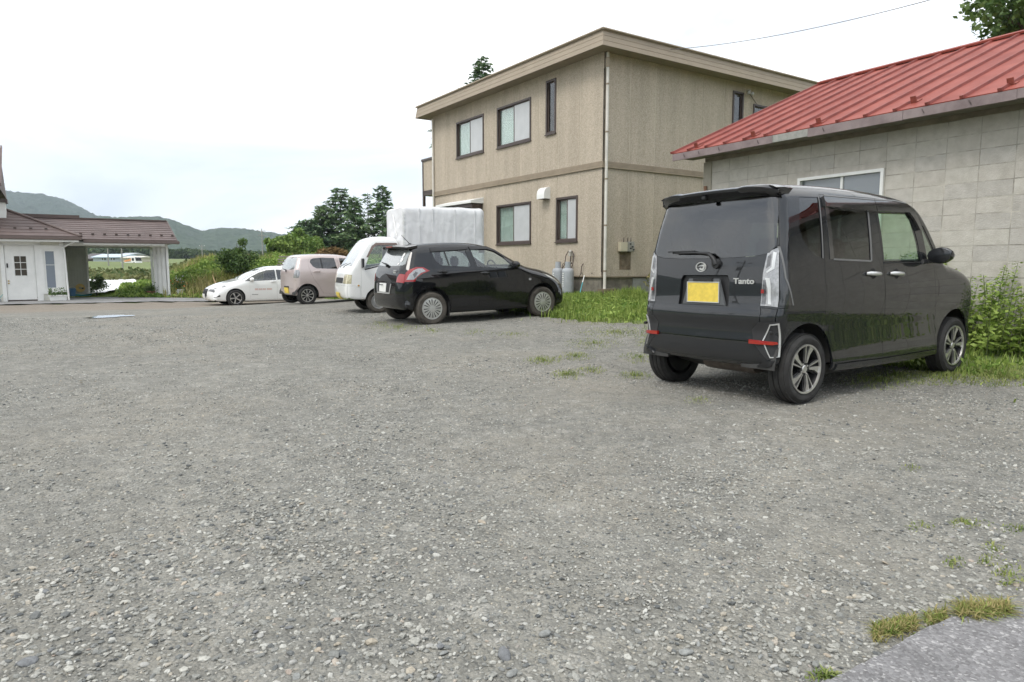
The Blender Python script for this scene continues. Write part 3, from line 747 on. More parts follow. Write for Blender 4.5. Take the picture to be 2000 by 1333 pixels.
def add_wheel(car, x, y, style, R, rim, wd, tyre_m=None, turn=0, spin=0):
    root = wheel_parts(style, R, rim, wd, tyre_m or M['rubber'])
    if root['_used']: o = copy_tree(root)
    else: o = root
    root['_used'] = 1
    if '_used' in o and o is not root: del o['_used']
    o.parent = car; o.location = (x, y, R-.006)
    o.rotation_euler = (0, spin, (0 if y > 0 else PI)+turn)
    return o

def text_mesh(s, size, bold=0, depth=.002):
    cu = bpy.data.curves.new('text', 'FONT'); cu.body = s; cu.size = size; cu.extrude = depth; cu.offset = bold; cu.align_x = 'CENTER'; cu.align_y = 'CENTER'; cu.resolution_u = 3
    o = bpy.data.objects.new('text', cu); COL.objects.link(o)
    bpy.context.view_layer.update(); dg = bpy.context.evaluated_depsgraph_get()
    me = bpy.data.meshes.new_from_object(o.evaluated_get(dg)); bpy.data.objects.remove(o); bpy.data.curves.remove(cu)
    return me
def put_text(name, s, size, m, parent, loc, rot, bold=0, depth=.002, sx=1):
    me = text_mesh(s, size, bold, depth); me.materials.clear(); me.materials.append(m)
    o = put(name, me, parent, loc); o.rotation_euler = rot; o.scale = (sx, 1, 1); return o
REARROT = (PI/2, 0, -PI/2)    # text reading from behind the car

def seats(car, xs, W, z=.42, hh=.62):
    for x, n in xs:
        for y in ((-W*.5, W*.5) if n == 2 else (0,)):
            w_ = .23 if n == 2 else W*.85
            mb = MB().box((x-.22, y-w_, z), (x+.26, y+w_, z+.16))
            mb.hexa([(x-.30, y-w_, z+.1), (x-.16, y-w_, z+.1), (x-.16, y+w_, z+.1), (x-.30, y+w_, z+.1), (x-.42, y-w_*.88, z+hh), (x-.33, y-w_*.88, z+hh), (x-.33, y+w_*.88, z+hh), (x-.42, y+w_*.88, z+hh)])
            o = mb.build('seat', M['seat'], car, bevel=.03, smooth=40)
            ys = (y,) if n == 2 else (-W*.5, W*.5)
            for yy in ys:
                MB().box((x-.45, yy-.12, z+hh+.03), (x-.36, yy+.12, z+hh+.22)).build('headrest', M['seat'], o, bevel=.03, smooth=40)
def steering(car, x, y, z):
    pts = [(x-.05*math.sin(t)*.9-0, y+.18*math.cos(t), z+.16*math.sin(t)) for t in np.linspace(0, 2*PI, 25)]
    MB().tube(pts, .014, 8, False).tube([(x, y-.16, z), (x, y+.16, z)], .014, 6).tube([(x, y, z), (x+.2, y, z-.1)], .03, 6).build('steering_wheel', M['interior'], car, smooth=60)
def wells(car, xs, r, W, m=None):
    for x, zc in xs:
        for s in (-1, 1):
            pr = [(r+.012, s*(W-.03)), (r+.012, s*(W-.34)), (.05, s*(W-.34))]
            MB().lathe(pr, 24, 'y', (x, 0, zc), a0=.02, a1=PI-.02).build('wheel_well', m or M['dirty_plastic'], car, smooth=40)
def door_handle(car, door, H, sg, x, z, m, L_=.19, cup=M['black']):
    fn = H.side(sg); p = fn(np.array([x]), np.array([z]))[0]
    overlay('handle_cup', fn, (0, sg, 0), circ(x+.01, z, .045, 20, 1.1), cup, door, .0012, 0)
    y = p[1]
    MB().tube([(x-L_/2, y+sg*.004, z+.003), (x-L_/2+.02, y+sg*.026, z+.004), (x, y+sg*.034, z), (x+L_/2-.02, y+sg*.026, z-.004), (x+L_/2, y+sg*.004, z-.006)], [.012, .017, .018, .017, .012], 10).build('handle', m, door, smooth=60)
def mirror(car, x, y, z, sg, paint, s=1, lamp=True):
    b = MB()
    V = []; n = 12
    for t, r, dx in ((0, .02, .0), (.02, .075, .0), (.06, .085, .02), (.13, .075, .055), (.17, .045, .07), (.18, .01, .07)):
        for k in range(n):
            a = 2*PI*k/n
            cy, cz = math.cos(a), math.sin(a)
            V.append((x+t*s*.8, y+sg*(.10+.115*r/.085*cy*1.0)*s+sg*.02, z+.078*r/.085*cz*s))
    F = [(i*n+k, i*n+(k+1) % n, (i+1)*n+(k+1) % n, (i+1)*n+k) for i in range(5) for k in range(n)]+[tuple(range(n)), tuple(range(5*n, 6*n))]
    b.add(V, F)
    o = b.build('side_mirror', paint, car, smooth=50)
    MB().hexa([(x+.02, y-sg*.02, z-.075), (x+.12, y-sg*.02, z-.075), (x+.12, y+sg*.1, z-.055), (x+.04, y+sg*.1, z-.055), (x+.02, y-sg*.02, z-.04), (x+.12, y-sg*.02, z-.04), (x+.12, y+sg*.1, z-.03), (x+.04, y+sg*.1, z-.03)]).build('mirror_arm', M['trim'], o)
    if lamp: MB().box((x+.045, y+sg*.13, z-.012), (x+.085, y+sg*.232, z+.006)).build('turn_lamp', M['clear_lens'], o, bevel=.004)
def base_car(name, label, H, x, y, yaw, pitch, z, roll=0, group=None):
    c = empty(name, (x, y, z), 0, label, 'car', group)
    f = Vector((math.cos(yaw)*math.cos(pitch), math.sin(yaw)*math.cos(pitch), math.sin(pitch))); l = Vector((-math.sin(yaw), math.cos(yaw), math.sin(roll))).normalized()
    u = f.cross(l).normalized(); l = u.cross(f)
    c.rotation_euler = Matrix((f, l, u)).transposed().to_euler()
    return c
def shell(car, H, paint, side, rear, top, front, zc, xfc, sp, zr0, zf0, side_base='body', names=('rear_body', 'upper_body', 'front_body'), k=.288):
    out = {}
    for sg in (-1, 1):
        pcs = [(n, p, m, dict(o)) for n, p, m, o in side]
        out[sg] = chart(H.side(sg), (0, sg, 0), H.outline(), pcs, sp, car, (side_base, paint))
    T, _ = H._sub('rear'); xc = float(np.interp(zc, T[:, 1], T[:, 0]))
    T, _ = H._sub('front'); T = T[T[:, 0].argmax():]; zfc = float(np.interp(xfc, T[::-1, 0], T[::-1, 1]))
    out['rear'] = chart(H.rim('rear'), (-1, 0, 0), H.rimpoly('rear', zr0, zc, k=k), rear, sp, car, (names[0], paint))
    out['top'] = chart(H.rim('top'), (0, 0, 1), H.rimpoly('top', xc+.002, xfc, 40, k=k), top, sp, car, (names[1], paint))
    out['front'] = chart(H.rim('front'), (1, 0, 0), H.rimpoly('front', zf0, zfc-.002, k=k), front, sp, car, (names[2], paint))
    return out
def rimband(H, b0, b1, inset=.05, n=12, kind='top'):
    b = np.linspace(b0, b1, n); w_ = H.rimw(kind, b)-inset
    return [(-a, c) for a, c in zip(w_, b)]+[(a, c) for a, c in zip(w_[::-1], b[::-1])]
G = lambda m, **k: dict(depth=.004, off=-.004, gap=.001, **k)

# ------------------------------------------------------------ tall black van by the block wall
def build_tanto():
    H = TANTO; P = M['paint_grey']; q = (1.932, 5.96, .587, -1.113+CAMZ, .011)
    c = base_car('parked_minivan', 'tall boxy black minivan with yellow number plate parked nose to the block wall', H, q[0], q[1], q[2], q[4], q[3], -.012)
    rdg = [(.365,1.565),(.925,1.55),(.872,1.128),(.335,1.148)]
    fdg = [(1.10,1.545),(1.60,1.552),(1.655,1.50),(1.705,1.30),(1.725,1.112),(1.09,1.116)]
    qg = [(.01,1.645),(.255,1.652),(.188,1.152),(.11,1.172),(.03,1.225),(-.03,1.30),(-.055,1.39)]
    fq = [(1.81,1.46),(1.86,1.44),(2.04,1.15),(1.86,1.12)]
    rd = [(.285,1.68),(.215,1.15),(.208,.725),(.255,.60),(.335,.45),(.414,.285),(1.111,.271),(1.085,.8),(1.067,1.128),(1.055,1.45),(1.045,1.682)]
    fd = [(1.111,.271),(2.085,.272),(2.05,.5),(1.99,.878),(1.975,1.05),(1.93,1.14),(1.78,1.53),(1.68,1.625),(1.5,1.672),(1.045,1.682),(1.055,1.45),(1.067,1.128),(1.085,.8)]
    lamp = [(-.6,1.25),(-.30,1.25),(-.285,1.0),(-.21,.79),(-.6,.785)]
    sill = [(.36,.1),(2.13,.1),(2.09,.268),(.40,.281)]
    side = [('wheel_opening', circ(0,.285,.355), None, {}), ('wheel_opening', circ(2.46,.285,.355), None, {}),
            ('rear_door_glass', rdg, M['glass_tint'], G(0, parent='rd')), ('front_door_glass', fdg, M['glass_green'], G(0, parent='fd')),
            ('quarter_glass', qg, M['glass_tint'], G(0)), ('front_quarter_glass', fq, M['glass_mid'], G(0)),
            ('tail_lamp', lamp, M['lens_smoke'], dict(off=.004, label='dark wrap-round side of the tail lamp')),
            ('door', rd, P, dict(key='rd', label='black sliding rear door')), ('door', fd, P, dict(key='fd', label='black front door')),
            ('side_sill', sill, M['paint_grey'], dict(off=.012)),
            ('rear_bumper_corner', [(-.6,.1),(-.6,.772),(-.26,.772),(-.24,.70),(-.29,.60),(-.32,.1)], P, {})]
    glass = [(.60,1.645),(.618,1.45),(.64,1.26),(.60,1.20),(.50,1.178),(.3,1.166),(0,1.162)]
    gl_ = glass+[(-a, b) for a, b in glass[-2::-1]]
    lr = [(.9,1.255),(.645,1.24),(.582,1.195),(.562,1.04),(.562,.785),(.9,.785)]
    rec = [(.235,1.022),(-.235,1.022),(-.255,.985),(-.265,.775),(.265,.775),(.255,.985)]
    tg = [(.60,1.68),(.625,1.66),(.655,1.26),(.60,1.20),(.562,1.04),(.562,.785),(.575,.74),(.565,.60),(.555,.55),(.505,.505)]
    tgp = tg+mir(tg)
    rear = [('rear_glass', gl_, M['glass_tint'], G(0, parent='tg')), ('tail_lamp', lr, M['clear_lens'], dict(off=.006, key='lr')), ('tail_lamp', mir(lr), M['clear_lens'], dict(off=.006, key='ll')),
            ('plate_recess', rec, M['trim'], dict(off=-.028, depth=0, gap=0, parent='tg')),
            ('tailgate', tgp, P, dict(key='tg', depth=.035)),
            ('rear_bumper', [(-.9,.1),(.9,.1),(.9,.772),(-.9,.772)], P, {})]
    top = [('windscreen', rimband(H, 1.90, 2.20, .035), M['glass_green'], G(0)), ('bonnet', rimband(H, 2.25, 2.93, .02), P, {}), ('roof', rimband(H, -.05, 1.86, .01), P, dict(gap=.002))]
    w_ = .6
    front = [('headlamp', [(.9,.86),(.42,.80),(.40,.70),(.9,.68)], M['headlamp'], dict(off=.004)), ('headlamp', mir([(.9,.86),(.42,.80),(.40,.70),(.9,.68)]), M['headlamp'], dict(off=.004)),
             ('grille', [(-.40,.78),(.40,.78),(.38,.62),(-.38,.62)], M['trim'], {}), ('front_bumper', [(-.9,.1),(.9,.1),(.9,.62),(-.9,.62)], P, {})]
    S = shell(c, H, P, side, rear, top, front, 1.70, 2.95, .035, .29, .24)
    fr = H.rim('rear'); A = np.array
    tgo = S['rear']['tg']
    # lamp insides
    for sg, key in ((-1, 'lr'), (1, 'll')):
        lo = S['rear'].get('lr' if sg > 0 else 'll')
        f = lambda p: [(sg*a, b) for a, b in p]
        for nm, poly, m in (('lamp_bar', [(.628,1.205),(.648,1.20),(.648,1.075),(.60,1.04),(.594,1.05),(.628,1.085)], M['satin']), ('lamp_bar', [(.588,1.002),(.622,1.002),(.636,.93),(.641,.84),(.648,.80),(.626,.80),(.614,.92)], M['satin']),
                            ('lamp_recess', [(.572,.985),(.596,.985),(.603,.90),(.606,.80),(.572,.80)], M['lens_dark']), ('lamp_recess', [(.594,1.17),(.616,1.19),(.616,1.10),(.588,1.075)], M['lens_dark'])):
            overlay(nm, fr, (-1, 0, 0), f(poly), m, lo, .009, .003, .02)
        MB().box((-.378, sg*.585-.012, .885), (-.372, sg*.585+.012, .915)).build('lamp_bulb', M['red_lens'], lo)
        # bumper corner frames and reflectors
        fx = float(fr(A([sg*.64]), A([.5]))[0, 0])
        o_poly = f([(.648,.645),(.700,.645),(.700,.385),(.655,.385),(.600,.52)])
        i_poly = f([(.653,.637),(.693,.637),(.693,.393),(.658,.393),(.608,.52)])
        overlay('bumper_insert', fr, (-1, 0, 0), f([(.50,.60),(.56,.66),(.705,.66),(.705,.37),(.64,.37),(.52,.50)]), M['trim'], S['rear']['rear_bumper'], .003, .003, .04)
        overlay('chrome_frame', fr, (-1, 0, 0), o_poly, M['satin'], S['rear']['rear_bumper'], .010, .008, .04, [i_poly])
        overlay('reflector', fr, (-1, 0, 0), f([(.49,.522),(.685,.517),(.690,.500),(.665,.490),(.49,.490)]), M['red_lens'], S['rear']['rear_bumper'], .022, .02, .04)
        overlay('bumper_fin', fr, (-1, 0, 0), f([(.55,.325),(.70,.325),(.705,.36),(.63,.365)]), P, S['rear']['rear_bumper'], .025, .03, .04)
        MB().lathe([(.001, .0), (.011, .0), (.013, .006), (.013, .03)], 14, 'x', (fx-.028 if sg < 0 else fx-.028, sg*.667, .585)).build('parking_sensor', M['trim'], S['rear']['rear_bumper'])
        # side details
        fs = H.side(sg)
        for k, hx in (('rd', .885), ('fd', 1.262)): door_handle(c, S[sg][k], H, sg, hx, 1.012 if k == 'rd' else 1.006, M['satin'])
        overlay('rain_visor', fs, (0, sg, 0), [(.30,1.655),(.295,1.575),(1.04,1.553),(1.04,1.648)], M['visor'], S[sg]['rd'], .026, .024, .05)
        overlay('visor_edge', fs, (0, sg, 0), [(.30,1.662),(.30,1.652),(1.04,1.645),(1.04,1.655)], M['edge_grey'], S[sg]['rd'], .029, .01, .05)
        overlay('glass_edge', fs, (0, sg, 0), [(.318,1.575),(.365,1.575),(.335,1.140),(.285,1.142)], M['visor'], S[sg]['rd'], .004, .004, .05)
        overlay('glass_edge', fs, (0, sg, 0), [(.335,1.148),(.872,1.128),(.872,1.114),(.335,1.134)], M['edge_grey'], S[sg]['rd'], .005, .005, .05)
        overlay('glass_edge', fs, (0, sg, 0), [(.925,1.553),(.945,1.553),(.890,1.120),(.872,1.122)], M['edge_grey'], S[sg]['rd'], .004, .004, .05)
        overlay('quarter_trim', fs, (0, sg, 0), [(.255,1.655),(.267,1.655),(.200,1.150),(.188,1.152)], M['edge_grey'], c, .003, .002, .05)
        overlay('lamp_edge', fs, (0, sg, 0), [(-.302,1.245),(-.290,1.245),(-.276,1.0),(-.203,.79),(-.217,.79),(-.290,1.0)], M['edge_grey'], c, .007, .004, .05)
        overlay('rain_visor', fs, (0, sg, 0), [(1.05,1.648),(1.05,1.553),(1.60,1.563),(1.68,1.49),(1.74,1.40),(1.78,1.42),(1.70,1.585),(1.60,1.635),(1.4,1.652)], M['visor'], S[sg]['fd'], .026, .024, .05)
        overlay('visor_edge', fs, (0, sg, 0), [(1.05,1.655),(1.05,1.645),(1.4,1.649),(1.60,1.632),(1.60,1.642),(1.4,1.659)], M['edge_grey'], S[sg]['fd'], .029, .01, .05)
        overlay('slide_rail', fs, (0, sg, 0), [(-.30,.745),(.205,.728),(.205,.712),(-.30,.728)], M['black'], c, .002, .0, .05)
        overlay('window_moulding', fs, (0, sg, 0), [(1.08,1.112),(1.73,1.108),(1.90,1.125),(1.89,1.10),(1.08,1.098)], M['trim'], S[sg]['fd'], .006, .006, .05)
        mirror(c, 1.80, sg*.72, 1.16, sg, P)
        MB().hexa([(1.72, sg*.66, 1.08), (1.95, sg*.66, 1.10), (1.95, sg*.75, 1.10), (1.72, sg*.75, 1.08), (1.75, sg*.66, 1.13), (1.90, sg*.66, 1.13), (1.90, sg*.74, 1.13), (1.75, sg*.74, 1.13)]).build('mirror_base', M['trim'], c, bevel=.01)
        add_wheel(c, 0, sg*.65, 'blade', .281, .198, .165, spin=.25*sg); add_wheel(c, 2.46, sg*.65, 'blade', .281, .198, .165, spin=1.1)
        # mud behind the wheels
        MB().box((.30, sg*.60-.08, .17), (.325, sg*.60+.08, .36)).build('mud_flap', M['trim'], c)
    # recess surround for the plate
    xg = -.365
    MB().prism([(.165,.995),(-.165,.995),(-.235,.772),(.235,.772)], 0, -.352, -.368).build('plate_garnish', mat('garnish', (.10,.105,.11), .5), tgo, bevel=.006)
    pl = MB().box((-.375, -.165, .800), (-.3695, .165, .965)).build('number_plate', M['plate_yellow'], tgo)
    fm = MB()
    for a, b in (((-.378, -.172, .795), (-.372, .172, .803)), ((-.378, -.172, .962), (-.372, .172, .970)), ((-.378, -.172, .803), (-.372, -.164, .962)), ((-.378, .164, .803), (-.372, .172, .962))): fm.box(a, b)
    fm.build('plate_frame', M['satin'], pl)
    MB().box((-.385, -.10, .975), (-.36, .10, .995)).build('plate_lamp', M['trim'], tgo)
    # emblem: ring with a slanted D
    ex = float(fr(A([.04]), A([1.092]))[0, 0])-.002
    em = MB().lathe([(.047, -.004), (.047, .004), (.056, .004), (.056, -.004)], 36, 'x', (0, 0, 0), True)
    em.v = [(x, y*1.0, z*.72) for x, y, z in em.v]
    em.prism([(.046,.004),(-.030,.022),(-.041,.014),(-.038,-.004),(-.028,-.022),(-.013,-.030),(.012,-.024),(.020,-.012),(.004,-.006),(-.004,-.014),(-.016,-.012),(-.024,.004),(.0,.006)], 0, -.003, .003)
    em.build('emblem', M['satin'], tgo, (ex-.004, .04, 1.092), smooth=30)
    tx = float(fr(A([-.40]), A([.975]))[0, 0])
    put_text('badge', 'Tanto', .062, M['satin'], tgo, (tx-.004, -.397, .975), REARROT, .0016, .003, 1.32)
    # wiper
    wx = lambda y, z: float(fr(A([float(y)]), A([float(z)]))[0, 0])
    wp = MB().tube([(wx(-.12,1.12)-.02, -.12, 1.112), (wx(-.1,1.16)-.035, -.10, 1.165), (wx(-.05,1.2)-.035, -.045, 1.203), (wx(.1,1.21)-.03, .10, 1.212), (wx(.34,1.21)-.022, .345, 1.213)], [.026, .019, .014, .009, .006], 8)
    wp.lathe([(.001, -.03), (.036, -.028), (.042, .0)], 18, 'x', (wx(-.12,1.115), -.12, 1.115)).box((wx(.2,1.22)-.026, .12, 1.222), (wx(.2,1.22)-.010, .42, 1.232)).build('rear_wiper', M['trim'], tgo, smooth=50)
    # spoiler: lofted across the width
    V = []; ys = np.linspace(-.602, .602, 41)
    for y in ys:
        a = min(1, (abs(y)/.602)); e = a**10; st = sstep(np.array((abs(y)-.30)/.05))*1.0
        xb = -.345+.11*a**6; zt = 1.748-.02*a*a-.03*e; dip = .010*float(1-st)
        sec = [(-.05, zt-.004), (-.16, zt+.004-dip*.4), (-.26, zt-.004-dip), (xb+.02, zt-.014-dip), (xb, zt-.026-dip), (xb+.004, zt-.045-dip), (xb+.05, zt-.085), (-.235, 1.640+.004*a), (-.10, 1.652)]
        V += [(x, y, z) for x, z in sec]
    n = 9; F = [(i*n+k, i*n+(k+1) % n, (i+1)*n+(k+1) % n, (i+1)*n+k) for i in range(len(ys)-1) for k in range(n)]+[tuple(range(n)), tuple(range((len(ys)-1)*n, len(ys)*n))]
    sp_ = MB().add(V, F).build('roof_spoiler', P, c, smooth=40)
    MB().box((-.34, .02, 1.655), (-.31, .06, 1.68)).build('rear_camera', M['trim'], sp_, bevel=.004)
    MB().tube([(-.05, .15, 1.70), (-.2, .15, 1.725)], .006, 6).build('brake_lamp', M['red_lens'], sp_)
    # underside
    ub = MB().box((.36, -.66, .19), (2.08, .66, .27)).box((-.28, -.44, .36), (.40, .44, .44)).box((2.05, -.42, .2), (2.92, .42, .40)).box((-.30, -.66, .32), (-.22, .66, .44))
    ub.build('underbody', M['black'], c)
    MB().tube([(0, -.6, .27), (0, -.35, .24), (0, .35, .24), (0, .6, .27)], .04, 8).build('rear_axle', M['dirty_plastic'], c, smooth=60)
    MB().lathe([(.001,-.28),(.08,-.26),(.085,-.2),(.085,.2),(.08,.26),(.001,.28)], 14, 'y', (-.12, -.12, .29)).tube([(.2,-.3,.28),(-.1,-.38,.30),(-.32,-.40,.30)], .018, 8).build('silencer', mat('exhaust', (.12,.10,.085), .7, .4, var=.3, vscale=12), c, smooth=50)
    for s in (-1, 1): MB().tube([(.02, s*.52, .25), (.06, s*.50, .55)], [.035, .03], 8).build('damper', M['dirty_plastic'], c, smooth=60)
    wells(c, ((0, .285), (2.46, .285)), .355, .735)
    MB().box((.0, -.64, .44), (2.1, .64, .46)).build('cabin_floor', M['interior'], c)
    MB().hexa([(1.75,-.62,.5),(2.2,-.62,.5),(2.2,.62,.5),(1.75,.62,.5),(1.80,-.60,1.02),(2.16,-.6,1.05),(2.16,.6,1.05),(1.80,.60,1.02)]).build('dashboard', M['interior'], c, bevel=.04, smooth=40)
    seats(c, ((1.35, 2), (.45, 2)), .66, .50, .60); steering(c, 1.62, -.33, .98)
build_tanto()

# ------------------------------------------------------------ black hatchback
def build_swift():
    H = SWIFT; P = M['paint_black']
    c = base_car('parked_hatchback', 'glossy black hatchback with silver multi-spoke hubcaps and white rear window stickers', H, -1.884, 13.195, .544, .023, -1.109+CAMZ)
    rg = [(.10,1.335),(.775,1.372),(.83,1.07),(.79,1.048),(.26,1.085),(.19,1.12),(.13,1.19)]
    fg = [(.905,1.375),(1.25,1.372),(1.40,1.335),(1.57,1.215),(1.735,1.03),(1.73,.992),(.965,1.045)]
    rd = [(.075,1.41),(.054,1.071),(.075,.95),(.122,.837),(.22,.72),(.316,.62),(.385,.46),(.395,.30),(.968,.272),(.955,.6),(.938,.905),(.915,1.05),(.873,1.42)]
    fd = [(.968,.272),(2.03,.225),(2.03,.45),(1.985,.7),(1.975,.9),(1.92,.985),(1.66,1.215),(1.45,1.36),(1.30,1.415),(.873,1.42),(.915,1.05),(.938,.905),(.955,.6)]
    lamp = [(-.8,.795),(-.8,.86),(-.56,.86),(-.51,.93),(-.413,1.018),(-.27,1.068),(-.135,1.06),(-.015,.99),(-.16,.942),(-.275,.88),(-.325,.80)]
    hl = [(2.45,.885),(2.60,.80),(2.80,.72),(2.93,.64),(3.3,.62),(3.3,.76),(2.9,.80),(2.70,.88)]
    side = [('wheel_opening', circ(0,.31,.375), None, {}), ('wheel_opening', circ(2.43,.31,.372), None, {}),
            ('rear_door_glass', rg, M['glass_mid'], G(0, parent='rd')), ('front_door_glass', fg, M['glass_clear'], G(0, parent='fd')),
            ('tail_lamp', lamp, M['red_lens'], dict(off=.006, key='lamp')), ('headlamp', hl, M['headlamp'], dict(off=.004)),
            ('door', rd, P, dict(key='rd', label='black rear door')), ('door', fd, P, dict(key='fd', label='black front door')),
            ('rear_bumper_corner', [(-.9,.1),(-.9,.79),(-.33,.79),(-.40,.70),(-.36,.40),(-.36,.1)], P, {}),
            ('front_bumper_corner', [(3.5,.1),(3.5,.62),(2.93,.62),(2.83,.5),(2.81,.1)], P, {})]
    glass = [(.50,1.40),(.60,1.37),(.655,1.14),(.60,1.10),(.3,1.085)]
    gp = glass+mir(glass)
    lr = [(.9,.79),(.56,.79),(.575,.87),(.62,.95),(.9,.98)]
    tg = [(.55,1.44),(.64,1.38),(.69,1.12),(.62,.95),(.575,.87),(.56,.79),(.42,.66),(.34,.58)]
    rear = [('rear_glass', gp, M['screen_glass'], G(0, parent='tg')), ('tail_lamp', lr, M['red_lens'], dict(off=.006)), ('tail_lamp', mir(lr), M['red_lens'], dict(off=.006)),
            ('tailgate', tg+mir(tg), P, dict(key='tg')), ('rear_bumper', [(-.9,.1),(.9,.1),(.9,.785),(-.9,.785)], P, {})]
    top = [('windscreen', rimband(H, 1.40, 2.02, .05), M['glass_clear'], G(0)), ('bonnet', rimband(H, 2.09, 3.02, .03), P, {}), ('roof', rimband(H, -.12, 1.33, .02), P, {})]
    front = [('grille', [(-.45,.5),(.45,.5),(.40,.32),(-.40,.32)], M['trim'], {}), ('front_bumper', [(-.9,.1),(.9,.1),(.9,.66),(-.9,.66)], P, {})]
    S = shell(c, H, P, side, rear, top, front, 1.43, 3.05, .045, .29, .24)
    fr = H.rim('rear'); tgo = S['rear']['tg']
    for sg in (-1, 1):
        fs = H.side(sg); lo = S[sg]['lamp']
        overlay('lamp_lens', fs, (0, sg, 0), [(-.475,.838),(-.42,.935),(-.33,1.005),(-.24,1.036),(-.155,1.036),(-.10,.984),(-.20,.955),(-.29,.885),(-.345,.84)], M['clear_lens'], lo, .010, .005, .03)
        overlay('lamp_bulb', fs, (0, sg, 0), [(-.36,.93),(-.30,.985),(-.255,.96),(-.33,.87)], M['lens_dark'], lo, .013, .003, .03)
        for k, hx, hz in (('rd', .24, .965), ('fd', 1.10, .915)): door_handle(c, S[sg][k], H, sg, hx, hz, P, .18)
        overlay('rain_visor', fs, (0, sg, 0), [(.075,1.395),(.07,1.335),(.80,1.372),(.86,1.39),(.86,1.425)], M['trim'], S[sg]['rd'], .016, .016, .05)
        overlay('rain_visor', fs, (0, sg, 0), [(.875,1.425),(.895,1.365),(1.25,1.372),(1.42,1.325),(1.60,1.205),(1.63,1.22),(1.46,1.35),(1.30,1.42)], M['trim'], S[sg]['fd'], .016, .016, .05)
        overlay('quarter_bar', fs, (0, sg, 0), [(.33,1.345),(.36,1.345),(.40,1.08),(.37,1.08)], M['trim'], S[sg]['rd'], .002, .003, .05)
        overlay('door_crease', fs, (0, sg, 0), [(.98,.40),(2.02,.365),(2.02,.352),(.98,.385)], P, S[sg]['fd'], .007, .007, .06)
        overlay('turn_lamp', fs, (0, sg, 0), circ(2.115,.765,.022,16,1.5), M['clear_lens'], c, .008, .006, .02)
        mirror(c, 1.70, sg*.80, 1.055, sg, P, .95, False)
        add_wheel(c, 0, sg*.745, 'cap', .304, .2, .18, M['dirty_rubber'], spin=.2); add_wheel(c, 2.43, sg*.745, 'cap', .304, .2, .18, M['dirty_rubber'], spin=.5)
        MB().box((.33, sg*.74-.1, .14), (.35, sg*.74+.09, .40)).build('mud_flap', M['trim'], c)
        MB().box((-.50, sg*.80-.005, .485), (-.30, sg*.80+.03, .50)).build('reflector_strip', M['satin'], c) if False else None
    overlay('lamp_cover', fr, (-1, 0, 0), [(0,.945),(.40,.80),(-.40,.80)], M['trim'], tgo, .006, .006)
    overlay('plate_bay', fr, (-1, 0, 0), [(.36,.785),(.29,.60),(-.29,.60),(-.36,.785)], M['trim'], tgo, .004, .004)
    overlay('plate_chrome', fr, (-1, 0, 0), [(.37,.76),(.32,.575),(-.32,.575),(-.37,.76),(-.35,.76),(-.30,.597),(.30,.597),(.35,.76)], M['satin'], tgo, .012, .008)
    pl = overlay('number_plate', fr, (-1, 0, 0), [(.165,.765),(.165,.605),(-.165,.605),(-.165,.765)], M['plate_white'], tgo, .022, .012)
    MB().box((-.652, -.09, .728), (-.650, .09, .745)).build('plate_line', M['ink'], pl)
    xx = float(fr(np.array([-.45]), np.array([.985]))[0, 0])
    for i, zz in enumerate((1.0, .965)): MB().box((xx-.02, -.50+.01*i, zz-.012), (xx+.02, -.38, zz+.010)).build('badge', M['satin'], tgo)
    for dz, dy in ((1.20, -.50), (1.285, -.485)):
        overlay('sticker', fr, (-1, 0, 0), circ(dy, dz, .043, 20, 1.05), M['white'], tgo, .003, 0, .02)
    overlay('sticker', fr, (-1, 0, 0), [(-.46,1.14),(-.40,1.135),(-.40,1.11),(-.46,1.11)], M['white'], tgo, .003, 0, .02)
    A = np.array; wx = lambda y, z: float(fr(A([float(y)]), A([float(z)]))[0, 0])
    MB().tube([(wx(-.0,1.08)-.02, .0, 1.085), (wx(.1,1.12)-.03, .10, 1.12), (wx(.40,1.15)-.02, .40, 1.15)], [.03, .018, .008], 8).build('rear_wiper', M['trim'], tgo, smooth=50)
    V = []; ys = np.linspace(-.60, .60, 25)
    for y in ys:
        a = abs(y)/.6; zt = 1.472-.03*a*a; xb = -.46+.10*a**4
        V += [(-.15, y, zt+.008), (xb, y, zt-.025), (xb+.005, y, zt-.06), (-.30, y, zt-.06), (-.15, y, zt-.03)]
    n = 5; F = [(i*n+k, i*n+(k+1) % n, (i+1)*n+(k+1) % n, (i+1)*n+k) for i in range(24) for k in range(n)]+[tuple(range(n)), tuple(range(24*n, 25*n))]
    sp_ = MB().add(V, F).build('roof_spoiler', P, c, smooth=40)
    MB().box((-.475, -.13, 1.425), (-.45, .13, 1.448)).build('brake_lamp', M['red_lens'], sp_)
    MB().tube([(.0, .1, 1.49), (-.17, .1, 1.66)], [.008, .004], 6).lathe([(.001,.03),(.03,.02),(.04,0)], 12, 'z', (.0, .1, 1.478)).build('aerial', M['trim'], c)
    MB().tube([(2.95, .72, .80), (2.95, .72, 1.42)], .004, 5).build('corner_pole', M['trim'], c) if False else None
    MB().box((.38, -.74, .19), (2.05, .74, .27)).box((-.45, -.55, .30), (.40, .55, .40)).box((2.0, -.50, .17), (3.0, .50, .40)).build('underbody', M['black'], c)
    wells(c, ((0, .31), (2.43, .31)), .372, .84)
    MB().hexa([(1.55,-.66,.5),(2.1,-.66,.5),(2.1,.66,.5),(1.55,.66,.5),(1.65,-.62,.98),(2.1,-.6,1.02),(2.1,.6,1.02),(1.65,.62,.98)]).build('dashboard', M['interior'], c, bevel=.04, smooth=40)
    MB().box((.0, -.7, .38), (2.0, .7, .40)).build('cabin_floor', M['interior'], c)
    seats(c, ((1.12, 2), (.32, 1)), .70, .44, .58); steering(c, 1.55, -.36, .99)
    MB().box((1.50, -.10, 1.30), (1.53, .12, 1.36)).build('rear_view_mirror', M['interior'], c, bevel=.008)
build_swift()

